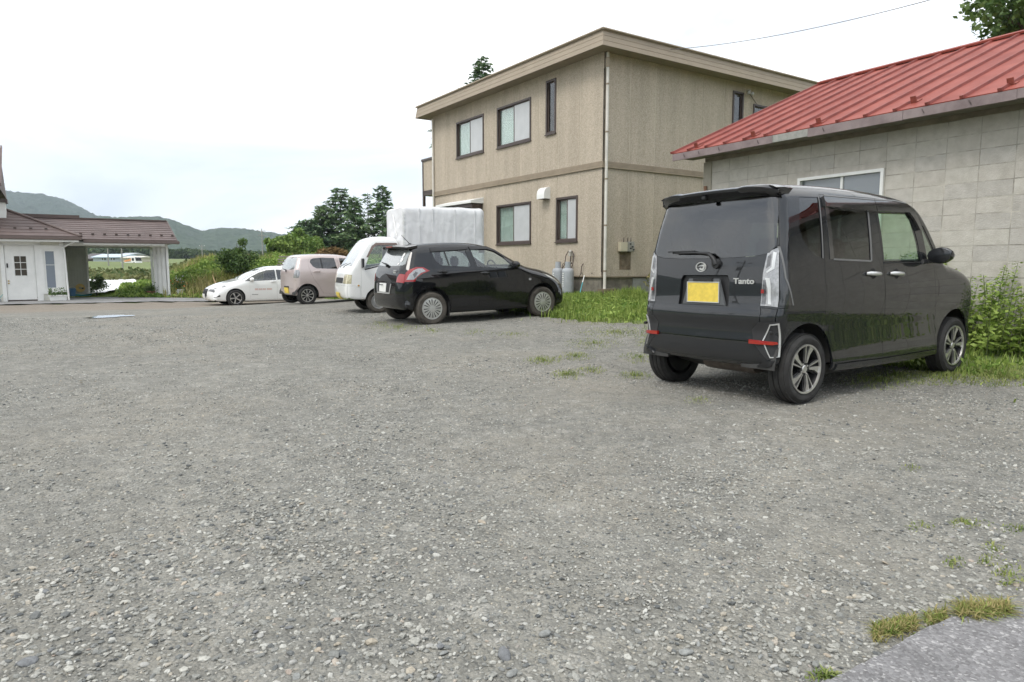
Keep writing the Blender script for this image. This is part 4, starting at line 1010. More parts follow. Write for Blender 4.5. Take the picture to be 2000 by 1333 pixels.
# ------------------------------------------------------------ dusty pink kei hatchback
def build_mira():
    H = MIRA; P = M['paint_pink']
    c = base_car('parked_hatchback', 'dusty pink small hatchback with yellow plate parked between white sedan and white truck', H, -6.49, 20.81, rad(37.5), 0, -1.205+CAMZ)
    rg = [(.13,1.27),(.16,1.345),(.24,1.385),(.50,1.41),(.90,1.40),(.945,1.065),(.30,1.085),(.20,1.14)]
    fg = [(1.06,1.40),(1.35,1.385),(1.55,1.31),(1.85,1.10),(1.84,1.05),(1.08,1.06)]
    rd = [(.08,1.30),(.065,1.15),(.14,.88),(.23,.72),(.36,.54),(.49,.32),(1.0,.29),(1.0,1.44),(.50,1.45),(.20,1.42),(.12,1.37)]
    fd = [(1.0,.29),(2.05,.27),(2.03,.95),(1.98,1.05),(1.60,1.34),(1.38,1.43),(1.0,1.44)]
    lamp = [(-.6,1.06),(-.24,1.04),(-.22,.95),(-.27,.80),(-.6,.78)]
    side = [('wheel_opening', circ(0,.285,.345), None, {}), ('wheel_opening', circ(2.455,.285,.345), None, {}),
            ('rear_door_glass', rg, M['glass_tint'], G(0, parent='rd')), ('front_door_glass', fg, M['glass_clear'], G(0, parent='fd')),
            ('tail_lamp', lamp, M['clear_lens'], dict(off=.004)), ('door', rd, P, dict(key='rd')), ('door', fd, P, dict(key='fd')),
            ('headlamp', [(2.62,.84),(2.85,.68),(3.2,.66),(3.2,.78),(2.8,.86)], M['headlamp'], {})]
    glass = [(.42,1.40),(.49,1.37),(.56,1.09),(.52,1.05),(.3,1.04)]
    lr = [(.9,1.06),(.60,1.04),(.575,.92),(.54,.80),(.9,.78)]
    tg = [(.50,1.44),(.55,1.40),(.62,1.08),(.60,1.04),(.575,.92),(.54,.80),(.53,.50),(.48,.47)]
    rear = [('rear_glass', glass+mir(glass), M['screen_glass'], G(0, parent='tg')), ('tail_lamp', lr, M['clear_lens'], dict(off=.004)), ('tail_lamp', mir(lr), M['clear_lens'], dict(off=.004)),
            ('tailgate', tg+mir(tg), P, dict(key='tg')), ('rear_bumper', [(-.9,.1),(.9,.1),(.9,.73),(-.9,.73)], P, {})]
    top = [('windscreen', rimband(H, 1.46, 2.18, .05), M['screen_glass'], G(0)), ('bonnet', rimband(H, 2.26, 2.85, .03), P, {})]
    front = [('front_bumper', [(-.9,.1),(.9,.1),(.9,.62),(-.9,.62)], P, {})]
    S = shell(c, H, P, side, rear, top, front, 1.42, 2.88, .06, .27, .24)
    fr = H.rim('rear'); tgo = S['rear']['tg']
    for sg in (-1, 1):
        door_handle(c, S[sg]['rd'], H, sg, .30, .985, P, .2, P); door_handle(c, S[sg]['fd'], H, sg, 1.18, .97, P, .2, P)
        overlay('pillar_trim', H.side(sg), (0, sg, 0), [(.46,1.405),(.49,1.405),(.50,1.08),(.47,1.08)], M['trim'], S[sg]['rd'], .002, .002)
        mirror(c, 1.85, sg*.69, 1.06, sg, P, .9, False)
        add_wheel(c, 0, sg*.64, 'multi', .283, .19, .155, spin=.1); add_wheel(c, 2.455, sg*.64, 'multi', .283, .19, .155)
    overlay('number_plate', fr, (-1, 0, 0), [(.165,.50),(.165,.335),(-.165,.335),(-.165,.50)], M['plate_yellow'], S['rear']['rear_bumper'], .02, .015)
    overlay('plate_bay', fr, (-1, 0, 0), [(.20,.545),(.20,.495),(-.20,.495),(-.20,.545)], M['trim'], S['rear']['rear_bumper'], .006, .005)
    overlay('brake_lamp', fr, (-1, 0, 0), [(.10,1.405),(.10,1.385),(-.10,1.385),(-.10,1.405)], M['lens_dark'], tgo, .006, .005)
    A = np.array; wx = lambda y, z: float(fr(A([float(y)]), A([float(z)]))[0, 0])
    MB().tube([(wx(0,1.0)-.02, 0, .97), (wx(0,1.04)-.03, .02, 1.03), (wx(.3,1.06)-.02, .34, 1.06)], [.025, .016, .008], 8).build('rear_wiper', M['trim'], tgo, smooth=50)
    MB().box((.36, -.66, .19), (2.08, .66, .27)).box((-.28, -.44, .32), (.40, .44, .42)).box((2.05, -.42, .2), (2.9, .42, .40)).build('underbody', M['black'], c)
    wells(c, ((0, .285), (2.455, .285)), .345, .735)
    MB().box((.0, -.62, .40), (2.0, .62, .42)).build('cabin_floor', M['interior'], c)
    seats(c, ((1.2, 2), (.4, 1)), .6, .45, .55)
build_mira()

# ------------------------------------------------------------ white electric sedan
def build_leaf():
    H = LEAF; P = M['paint_pearl']
    c = base_car('parked_car', 'white five-door car with red lettering on its door, nose towards the carport', H, -9.01, 28.70, rad(216), 0, -1.62+CAMZ)
    fg = [(2.36,.955),(2.05,1.145),(1.76,1.29),(1.45,1.385),(1.13,1.41),(1.13,.998),(1.6,.978)]
    rg = [(1.08,1.41),(.70,1.39),(.30,1.33),(.10,1.24),(.15,1.06),(.5,1.02),(1.08,1.0)]
    fd = [(2.14,.255),(2.17,.6),(2.16,.93),(2.30,.99),(1.78,1.33),(1.45,1.43),(1.105,1.455),(1.105,.26)]
    rd = [(1.105,.26),(1.105,1.455),(.7,1.44),(.28,1.375),(.04,1.25),(.07,1.05),(.20,.80),(.36,.55),(.41,.26)]
    hl = [(2.87,.86),(3.05,.755),(3.30,.672),(3.545,.60),(3.9,.60),(3.9,.70),(3.5,.69),(3.28,.752),(3.06,.838)]
    fog = [(3.31,.445),(3.30,.37),(3.9,.29),(3.9,.335),(3.5,.36)]
    side = [('wheel_opening', circ(0,.32,.365), None, {}), ('wheel_opening', circ(2.7,.32,.365), None, {}),
            ('front_door_glass', fg, M['glass_mid'], G(0, parent='fd')), ('rear_door_glass', rg, M['glass_tint'], G(0, parent='rd')),
            ('headlamp', hl, M['lens_dark'], dict(off=.003, key='hl')), ('fog_recess', fog, M['trim'], dict(off=-.002)),
            ('door', fd, P, dict(key='fd', label='white front door with red lettering')), ('door', rd, P, dict(key='rd')),
            ('side_sill', [(.38,.1),(2.34,.1),(2.30,.245),(.40,.25)], P, dict(off=.012)), ('tail_lamp', [(-1,.98),(-.5,1.02),(-.42,.92),(-.6,.80),(-1,.78)], M['red_lens'], {})]
    gl_ = [(.50,1.40),(.62,1.15),(.3,1.08)]
    rear = [('rear_glass', gl_+mir(gl_), M['glass_tint'], G(0)), ('rear_bumper', [(-.9,.1),(.9,.1),(.9,.6),(-.9,.6)], P, {})]
    top = [('windscreen', rimband(H, 1.42, 2.42, .05), M['screen_glass'], G(0)), ('bonnet', rimband(H, 2.52, 3.42, .03), P, {})]
    gr = [(.30,.66),(.36,.60),(.33,.40),(.16,.30)]
    front = [('grille', gr+mir(gr), M['trim'], dict(key='gr')), ('headlamp', [(.95,.72),(.42,.66),(.40,.58),(.95,.60)], M['lens_dark'], {}), ('headlamp', mir([(.95,.72),(.42,.66),(.40,.58),(.95,.60)]), M['lens_dark'], {}),
             ('front_bumper', [(-.9,.1),(.9,.1),(.9,.58),(-.9,.58)], P, {})]
    S = shell(c, H, P, side, rear, top, front, 1.40, 3.46, .06, .3, .2)
    for sg in (-1, 1):
        fs = H.side(sg)
        overlay('lamp_unit', fs, (0, sg, 0), [(3.02,.805),(3.16,.70),(3.26,.69),(3.12,.795)], M['clear_lens'], S[sg]['hl'], .006, .004)
        overlay('lamp_unit', fs, (0, sg, 0), [(3.34,.715),(3.42,.66),(3.52,.64),(3.44,.695)], M['clear_lens'], S[sg]['hl'], .006, .004)
        door_handle(c, S[sg]['fd'], H, sg, 1.25, .925, M['satin'], .2, P); door_handle(c, S[sg]['rd'], H, sg, .35, .94, M['satin'], .2, P)
        overlay('side_badge', fs, (0, sg, 0), [(2.10,.445),(1.86,.44),(1.86,.425),(2.10,.43)], M['trim'], S[sg]['fd'], .003, .002)
        rd_ = mat('red_lettering', (.60, .33, .27), .5)
        for i, wd in enumerate((.07, .05, .06, .05, .06, .03, .06, .06, .03)):
            xx = 1.98-i*.078
            pp = [(xx, .665), (xx-wd, .663), (xx-wd, .60), (xx, .602)]
            hh = [(xx-wd*.3, .648), (xx-wd*.7, .646), (xx-wd*.7, .617), (xx-wd*.3, .619)]
            overlay('lettering', fs, (0, sg, 0), pp, rd_, S[sg]['fd'], .0025, 0, .03, [hh])
        mirror(c, 2.02, sg*.85, 1.02, sg, P, 1.05, False)
        add_wheel(c, 0, sg*.80, 'five', .316, .216, .205); add_wheel(c, 2.7, sg*.80, 'five', .316, .216, .205, spin=.4)
    overlay('number_plate', H.rim('front'), (1, 0, 0), [(.165,.47),(.165,.305),(-.165,.305),(-.165,.47)], M['plate_white'], S['front']['front_bumper'], .03, .02)
    MB().box((.38, -.78, .15), (2.3, .78, .24)).box((-.6, -.55, .25), (.40, .55, .36)).box((2.25, -.52, .16), (3.4, .52, .36)).build('underbody', M['black'], c)
    wells(c, ((0, .32), (2.7, .32)), .365, .89)
    MB().box((.0, -.74, .36), (2.2, .74, .38)).build('cabin_floor', M['interior'], c)
    MB().hexa([(1.75,-.7,.5),(2.4,-.7,.5),(2.4,.7,.5),(1.75,.7,.5),(1.85,-.66,.95),(2.45,-.62,.98),(2.45,.62,.98),(1.85,.66,.95)]).build('dashboard', M['interior'], c, bevel=.04)
    seats(c, ((1.35, 2), (.45, 1)), .74, .42, .6); steering(c, 1.78, -.38, .96)
build_leaf()

# ------------------------------------------------------------ light truck with a tarpaulin
CAB = Hull([(-.53,.45,.05),(-.53,1.0,.06),(-.52,1.55,.07),(-.49,1.70,.08),(-.2,1.74,.10),(.08,1.715,.10),(.22,1.61,.08),(.43,1.30,.08),(.61,1.04,.09),(.69,.96,.10),(.735,.78,.10),(.765,.62,.11),(.765,.40,.11),(.70,.30,.08),(.3,.29,.05),(-.4,.33,.05)],
 [(.2,.71),(.6,.735),(1.0,.728),(1.1,.715),(1.6,.63),(1.8,.58)], [(-.6,1), (.3,1), (.6,.985), (.8,.95)], 0, .05, .03)
def crease(m):
    t = m.node_tree; b = t.nodes['Principled BSDF']; g = t.nodes.new('ShaderNodeNewGeometry'); L = t.links.new
    n = t.nodes.new('ShaderNodeTexNoise'); n.inputs['Scale'].default_value = 2.2; L(g.outputs['Position'], n.inputs['Vector'])
    ad = t.nodes.new('ShaderNodeVectorMath'); ad.operation = 'ADD'; L(g.outputs['Position'], ad.inputs[0]); L(n.outputs['Color'], ad.inputs[1])
    v = t.nodes.new('ShaderNodeTexVoronoi'); v.feature = 'DISTANCE_TO_EDGE'; v.inputs['Scale'].default_value = 2.0; L(ad.outputs[0], v.inputs['Vector'])
    bp = t.nodes.new('ShaderNodeBump'); bp.inputs['Strength'].default_value = .26; bp.inputs['Distance'].default_value = .06; L(v.outputs['Distance'], bp.inputs['Height'])
    old = b.inputs['Normal'].links[0].from_socket; L(old, bp.inputs['Normal']); L(bp.outputs[0], b.inputs['Normal'])
def build_truck():
    H = CAB; P = M['paint_white']
    c = base_car('parked_truck', 'white light truck with grey-white tarpaulin over its bed', H, -3.32, 16.12, rad(205), 0, -1.10+CAMZ); c['category'] = 'truck'
    wg = [(.315,1.0),(.20,1.28),(.07,1.51),(-.0,1.545),(-.42,1.555),(-.455,1.50),(-.455,1.14),(-.26,1.105),(-.05,1.09),(.16,1.04)]
    dr = [(.40,1.03),(.41,.5),(.40,.36),(.30,.34),(.26,.45),(.15,.56),(-.05,.62),(-.25,.60),(-.49,.60),(-.495,1.5),(-.44,1.595),(.02,1.59),(.12,1.52),(.24,1.30)]
    side = [('wheel_opening', circ(0,.265,.315), None, {}), ('door_glass', wg, M['glass_clear'], G(0, parent='dr')), ('door', dr, P, dict(key='dr')),
            ('headlamp', [(.9,.86),(.625,.86),(.645,.66),(.9,.66)], M['yellow_lamp'], dict(off=.004)), ('bumper_corner', [(.9,.1),(.9,.615),(.43,.615),(.43,.1)], P, dict(off=.004))]
    hl = [(.9,.87),(.46,.87),(.44,.66),(.9,.66)]
    front = [('headlamp', hl, M['yellow_lamp'], dict(off=.006)), ('headlamp', mir(hl), M['yellow_lamp'], dict(off=.006)),
             ('grille', [(.40,.79),(.40,.665),(-.40,.665),(-.40,.79)], M['dirty_plastic'], dict(key='gr')),
             ('front_bumper', [(-.9,.1),(.9,.1),(.9,.615),(-.9,.615)], P, dict(off=.006))]
    top = [('windscreen', rimband(H, .19, .60, .05), M['screen_glass'], G(0)), ('roof', rimband(H, -.45, .10, .02), P, {})]
    S = shell(c, H, P, side, [], top, front, 1.66, .66, .05, .45, .33, 'cab_side', ('cab_back', 'cab_top', 'cab_front'))
    ff = H.rim('front')
    for i in range(4): overlay('grille_bar', ff, (1, 0, 0), [(.385,.69+i*.027),(.385,.68+i*.027),(-.385,.68+i*.027),(-.385,.69+i*.027)], M['trim'], S['front']['gr'], .006, .006)
    fb = S['front']['front_bumper']
    for y in np.linspace(-.33, .33, 10): overlay('bumper_slot', ff, (1, 0, 0), [(y+.028,.50),(y+.028,.455),(y-.028,.455),(y-.028,.50)], M['black'], fb, .003, 0)
    overlay('bumper_slot', ff, (1, 0, 0), [(.40,.425),(.40,.385),(-.40,.385),(-.40,.425)], M['black'], fb, .003, 0)
    overlay('number_plate', ff, (1, 0, 0), [(.165,.455),(.165,.29),(-.165,.29),(-.165,.455)], M['plate_yellow'], fb, .03, .012)
    for sg in (-1, 1):
        fs = H.side(sg)
        overlay('rain_visor', fs, (0, sg, 0), [(-.47,1.545),(-.45,1.59),(.02,1.585),(.12,1.515),(.26,1.26),(.225,1.25),(.08,1.47),(.02,1.53),(-.43,1.545)], mat('brown_visor', (.14,.085,.065), .25, coat=.6), S[sg]['dr'], .016, .016, .04)
        overlay('sill_trim', fs, (0, sg, 0), [(.33,.99),(.15,1.03),(-.05,1.08),(-.26,1.095),(-.46,1.13),(-.46,1.105),(-.26,1.07),(-.05,1.055),(.15,1.0),(.30,.965)], M['trim'], S[sg]['dr'], .003, .003, .04)
        overlay('turn_lamp', fs, (0, sg, 0), circ(.48,.62,.028,18,1.8), M['white'], c, .010, .008, .02)
        overlay('turn_lamp', fs, (0, sg, 0), circ(.475,.62,.018,16,1.4), M['amber'], c, .016, .006, .02)
        overlay('side_crease', fs, (0, sg, 0), [(.40,.655),(-.49,.655),(-.49,.645),(.40,.645)], M['paint_white'], S[sg]['dr'], -.003, 0, .05) if False else None
        add_wheel(c, 0, sg*.63, 'steel', .262, .165, .145, M['dirty_rubber']); add_wheel(c, -1.885, sg*.63, 'steel', .262, .165, .145, M['dirty_rubber'])
        MB().tube([(.36, sg*.70, 1.0), (.38, sg*.80, 1.08)], .01, 6).box((.34, sg*.80-.06, 1.02), (.38, sg*.80+.06, 1.22)).build('side_mirror', M['trim'], c)
    for y in (-.25, .15): MB().tube([(.66, y, 1.02), (.63, y+.02, 1.06), (.57, y+.38, 1.12)], [.012, .008, .006], 6).build('windscreen_wiper', M['trim'], c)
    wells(c, ((0, .265),), .315, .73)
    MB().box((-.5, -.64, .45), (.5, .64, .5)).build('cabin_floor', M['interior'], c)
    MB().hexa([(.30,-.62,.5),(.58,-.62,.5),(.58,.62,.5),(.30,.62,.5),(.36,-.6,1.0),(.60,-.6,1.02),(.60,.6,1.02),(.36,.6,1.0)]).build('dashboard', M['interior'], c)
    seats(c, ((-.12, 2),), .62, .52, .56); steering(c, .22, -.33, 1.0)
    b = MB().box((-2.52, -.70, .58), (-.56, .70, .66)).box((-2.4, -.42, .38), (-.6, -.32, .58)).box((-2.4, .32, .38), (-.6, .42, .58)).tube([(-1.885, -.55, .262), (-1.885, .55, .262)], .05, 8)
    b.build('chassis', M['dirty_plastic'], c)
    g_ = MB().box((-2.52, -.72, .66), (-.56, -.69, .95)).box((-2.52, .69, .66), (-.56, .72, .95)).box((-2.54, -.69, .66), (-2.52, .69, .95)).box((-.57, -.69, .66), (-.545, .69, 1.5))
    g_.build('bed_gate', P, c)
    # tarpaulin: rounded cover over hoops, wrinkled
    N1 = 64; N2 = 60
    def wr(a, b_): return .008*np.sin(a*5+2*np.sin(b_*1.3))*np.sin(b_*2)+.009*np.abs(np.sin(a*6-b_*3.1+np.sin(a*2)))+.007*np.abs(np.sin(a*2.3+b_*7+np.sin(b_*2)))
    xs = np.linspace(-2.62, -.585, N1); V = []
    per = []
    for t in np.linspace(0, 1, N2):
        L1, Lr, Lt = 1.66, .14, 1.28
        tot = 2*L1+2*Lr+Lt; d = t*tot
        if d < L1: per.append((.735-.02*(d/L1), .68+d, 1, 0))
        elif d < L1+Lr: a = (d-L1)/Lr*PI/2; per.append((.64+.075*math.cos(a), 2.34+.085*math.sin(a), math.cos(a), math.sin(a)))
        elif d < L1+Lr+Lt: k = (d-L1-Lr)/Lt; per.append((.64-1.28*k, 2.425, 0, 1))
        elif d < L1+2*Lr+Lt: a = (d-L1-Lr-Lt)/Lr*PI/2; per.append((-.64-.075*math.sin(a), 2.34+.085*math.cos(a), -math.sin(a), math.cos(a)))
        else: k = d-L1-2*Lr-Lt; per.append((-.715-.02*k/L1, 2.34-k, -1, 0))
    per = np.array(per)
    for x in xs:
        sag = 0.014*abs(math.sin((x+.6)/2.03*PI*3))
        endr = .10*max(0, 1-(x+2.62)/.12)**2+.05*max(0, 1-(-.585-x)/.10)**2
        tt = np.linspace(0, 6, N2); dd = wr(tt, np.full(N2, x*2.2))*np.clip(1.2-np.abs(per[:, 3])*.8, .2, 1)-sag*(.4+.6*per[:, 3])
        drape = np.clip((1.9-per[:, 1])/1.2, 0, 1)*.022*np.abs(np.sin(x*12+np.sin(per[:, 1]*2)))
        y = per[:, 0]+per[:, 2]*(dd+drape)-np.sign(per[:, 0])*endr*np.abs(per[:, 2]); z = per[:, 1]+per[:, 3]*dd-endr*np.clip(per[:, 3], 0, 1)
        V += list(zip(np.full(N2, x), y, z))
    V = np.array(V); a, b2 = np.meshgrid(np.arange(N1-1), np.arange(N2-1), indexing='ij'); i0 = (a*N2+b2).ravel()
    Q = np.stack([i0, i0+1, i0+N2+1, i0+N2], 1)
    cover = mat('tarpaulin', (.70, .70, .71), .5, var=.05, vscale=3.5, bump=.22, bscale=5, bdist=.03)
    crease(cover)
    me = mesh_np('tarpaulin', V, quads=Q, mat=cover); me.polygons.foreach_set('use_smooth', [True]*len(Q)); tp = put('tarpaulin', me, c)
    for nm, x, ring in (('tarpaulin_front', -.585, V[-N2:]), ('tarpaulin_back', -2.62, V[:N2])):
        K = 16; W_ = []; cen = np.array([x, 0, 1.4])
        for k in range(K+1):
            f = k/K; p = cen+(ring-cen)*f; rr = np.linspace(0, 6, N2)
            p[:, 0] += (1 if x > -1 else -1)*(.035*math.cos(f*PI/2)+.014*np.sin(p[:, 1]*11+p[:, 2]*6)*math.sin(f*PI)+.012*np.sin(p[:, 2]*19-p[:, 1]*8)*math.sin(f*PI))
            W_.append(p)
        W_ = np.concatenate(W_); a, b2 = np.meshgrid(np.arange(K), np.arange(N2-1), indexing='ij'); i0 = (a*N2+b2).ravel()
        q2 = np.stack([i0, i0+1, i0+N2+1, i0+N2], 1); me = mesh_np(nm, W_, quads=q2, mat=cover); me.polygons.foreach_set('use_smooth', [True]*len(q2)); put(nm, me, tp)
    MB().tube([(-.53, .10, 2.25), (-.53, .40, 1.75)], .012, 6).build('tarpaulin_rope', M['white'], tp)
    fl = MB()
    for k in range(9): z = 2.2-k*.16; fl.box((-.62, .722, z-.05), (-.575, .742, z+.06))
    fl.build('tarpaulin_lacing', M['white'], tp)
    for xx in (-.98, -1.30, -1.85, -2.35): MB().box((xx-.012, .715, .75), (xx+.012, .738, 2.36)).build('tarpaulin_seam', cover, tp)
    for xx in (-1.55, -2.15): MB().box((xx-.2, .70, 2.10), (xx+.2, .724, 2.27)).build('tarpaulin_patch', cover, tp)
build_truck()

# ============================================================ BUILDINGS
def tan_material(name, k):
    m = bpy.data.materials.new(name); m.use_nodes = True; t = m.node_tree; b = t.nodes['Principled BSDF']; b.inputs['Roughness'].default_value = .95; b.inputs['Specular IOR Level'].default_value = .2
    L = t.links.new; g = t.nodes.new('ShaderNodeNewGeometry')
    def noise(sc, det=5, ro=.6, st=None):
        n = t.nodes.new('ShaderNodeTexNoise'); n.inputs['Scale'].default_value = sc; n.inputs['Detail'].default_value = det; n.inputs['Roughness'].default_value = ro
        if st:
            mp = t.nodes.new('ShaderNodeMapping'); mp.inputs['Scale'].default_value = st; L(g.outputs['Position'], mp.inputs[0]); L(mp.outputs[0], n.inputs['Vector'])
        else: L(g.outputs['Position'], n.inputs['Vector'])
        return n.outputs['Fac']
    def ramp(s, a, ca, c, cc):
        r = t.nodes.new('ShaderNodeValToRGB'); e = r.color_ramp.elements; e[0].position = a; e[0].color = (*ca, 1); e[1].position = c; e[1].color = (*cc, 1); L(s, r.inputs[0]); return r.outputs[0]
    def mix(f, a, c, ty='MIX'):
        x = t.nodes.new('ShaderNodeMix'); x.data_type = 'RGBA'; x.blend_type = ty; x.inputs[0].default_value = f; L(a, x.inputs[6]); L(c, x.inputs[7]); return x.outputs[2]
    fine = ramp(noise(38, 3, .7), .36, (.305*k, .26*k, .205*k), .64, (.60*k, .525*k, .44*k))
    mid = ramp(noise(9, 4, .7), .3, (.375*k, .322*k, .255*k), .7, (.505*k, .44*k, .355*k))
    streak = ramp(noise(1.0, 5, .65, (2.6, 2.6, .16)),   .30, (.72, .71, .68), .60, (1.03, 1.02, 1.0))
    col = mix(.45, fine, mid); col = mix(.55, col, streak, 'MULTIPLY'); L(col, b.inputs['Base Color'])
    bp = t.nodes.new('ShaderNodeBump'); bp.inputs['Strength'].default_value = .8; bp.inputs['Distance'].default_value = .015; L(noise(34, 4, .7), bp.inputs['Height']); L(bp.outputs[0], b.inputs['Normal'])
    return m
M['tan_wall'] = tan_material('tan_wall', 1.10); M['tan_wall2'] = tan_material('tan_wall2', 1.05)
M['sealant'] = mat('sealant', (.60,.54,.44), .9, var=.1)
M['tan_trim'] = mat('tan_trim', (.29,.235,.17), .7, var=.12, vscale=4)
M['roof_fascia'] = mat('roof_fascia', (.34,.28,.21), .6, var=.06, vscale=2)
M['soffit'] = mat('soffit', (.27,.225,.17), .8, var=.1)
M['brown_frame'] = mat('brown_frame', (.065,.046,.040), .4, var=.15)
M['brown_sash'] = mat('brown_sash', (.10,.075,.065), .4)
M['concrete_dark'] = mat('concrete_dark', (.21,.19,.155), .95, var=.4, vscale=4, bump=.3, bscale=30)
M['pipe_grey'] = mat('pipe_grey', (.66,.63,.57), .5, var=.15, vscale=3)
M['curtain'] = mat('curtain', (.72,.72,.70), .9, var=.08)
M['screen'] = mat('screen', (.45,.46,.47), .6, var=.08, vscale=5)
M['frosted'] = mat('frosted', (.50,.51,.52), .25, spec=.6, var=.05)
M['pane'] = glassmat('pane', (.84,.90,.88))
M['pane_dark'] = glassmat('pane_dark', (.25,.29,.30))
M['room'] = mat('room', (.10,.09,.08), .9)

def cut_rects(a0, a1, z0, z1, holes):
    A = sorted({a0, a1, *[min(max(h[k], a0), a1) for h in holes for k in (0, 1)]}); Z = sorted({z0, z1, *[min(max(h[k], z0), z1) for h in holes for k in (2, 3)]})
    out = []
    for i in range(len(A)-1):
        col = []
        for j in range(len(Z)-1):
            ca, cz = (A[i]+A[i+1])/2, (Z[j]+Z[j+1])/2
            if any(h[0] < ca < h[1] and h[2] < cz < h[3] for h in holes): continue
            if col and abs(col[-1][1]-Z[j]) < 1e-9: col[-1][1] = Z[j+1]
            else: col.append([Z[j], Z[j+1]])
        out += [(A[i], A[i+1], c[0], c[1]) for c in col]
    return out
class Face:
    """a wall face: a = along, out = outwards; maps to the building's local frame"""
    def __init__(s, kind): s.k = kind
    def p(s, a, out, z): return (-out, a, z) if s.k == 'x' else (a, -out, z)
    def box(s, mb, a0, a1, o0, o1, z0, z1):
        P = [s.p(a, o, z) for z in (z0, z1) for a, o in ((a0, o0), (a1, o0), (a1, o1), (a0, o1))]
        return mb.hexa(P)
def window(bld, F, a0, a1, z0, z1, style='slide', fr=.055, frame=None, name='window'):
    fm = frame or M['brown_frame']; mb = MB()
    F.box(mb, a0, a1, -.08, .025, z0, z0+fr); F.box(mb, a0, a1, -.08, .025, z1-fr, z1); F.box(mb, a0, a0+fr, -.08, .025, z0+fr, z1-fr); F.box(mb, a1-fr, a1, -.08, .025, z0+fr, z1-fr)
    wobj = mb.build(name, fm, bld)
    b0, b1, c0, c1 = a0+fr, a1-fr, z0+fr, z1-fr
    F.box(MB(), a0-.02, a1+.02, -.02, .05, z0-.03, z0).build('sill', fm, wobj)
    def sash(u0, u1, o, m, glass, sw=.035, gm=None):
        k = MB(); F.box(k, u0, u1, o-.02, o, c0, c0+sw); F.box(k, u0, u1, o-.02, o, c1-sw, c1); F.box(k, u0, u0+sw, o-.02, o, c0+sw, c1-sw); F.box(k, u1-sw, u1, o-.02, o, c0+sw, c1-sw)
        so_ = k.build('sash', m, wobj); F.box(MB(), u0+sw, u1-sw, o-.014, o-.009, c0+sw, c1-sw).build('pane', gm or M['pane'], so_); return so_
    mid = (b0+b1)/2
    if style == 'slide':     # seen from outside: a grows to the left
        sash(b0, mid+.02, -.012, M['brown_sash'], 0, .03, M['frosted']); sash(mid-.02, b1, -.045, M['brown_sash'], 0, .035)
        cu = MB(); n = 16; fl = []
        for i in range(n+1): fl.append((mid-.05+(b1-mid+.03)*i/n, -.10-.015*math.sin(i*1.9)))
        for i in range(n):
            P = [F.p(fl[i][0], fl[i][1], c0), F.p(fl[i+1][0], fl[i+1][1], c0), F.p(fl[i+1][0], fl[i+1][1], c1), F.p(fl[i][0], fl[i][1], c1)]
            cu.add(P, [(0, 1, 2, 3)])
        cu.build('curtain', M['curtain'], wobj)
    elif style == 'fixed':
        sash(b0, b1, -.03, M['brown_sash'], 0, .03, M['pane_dark'])
    return wobj
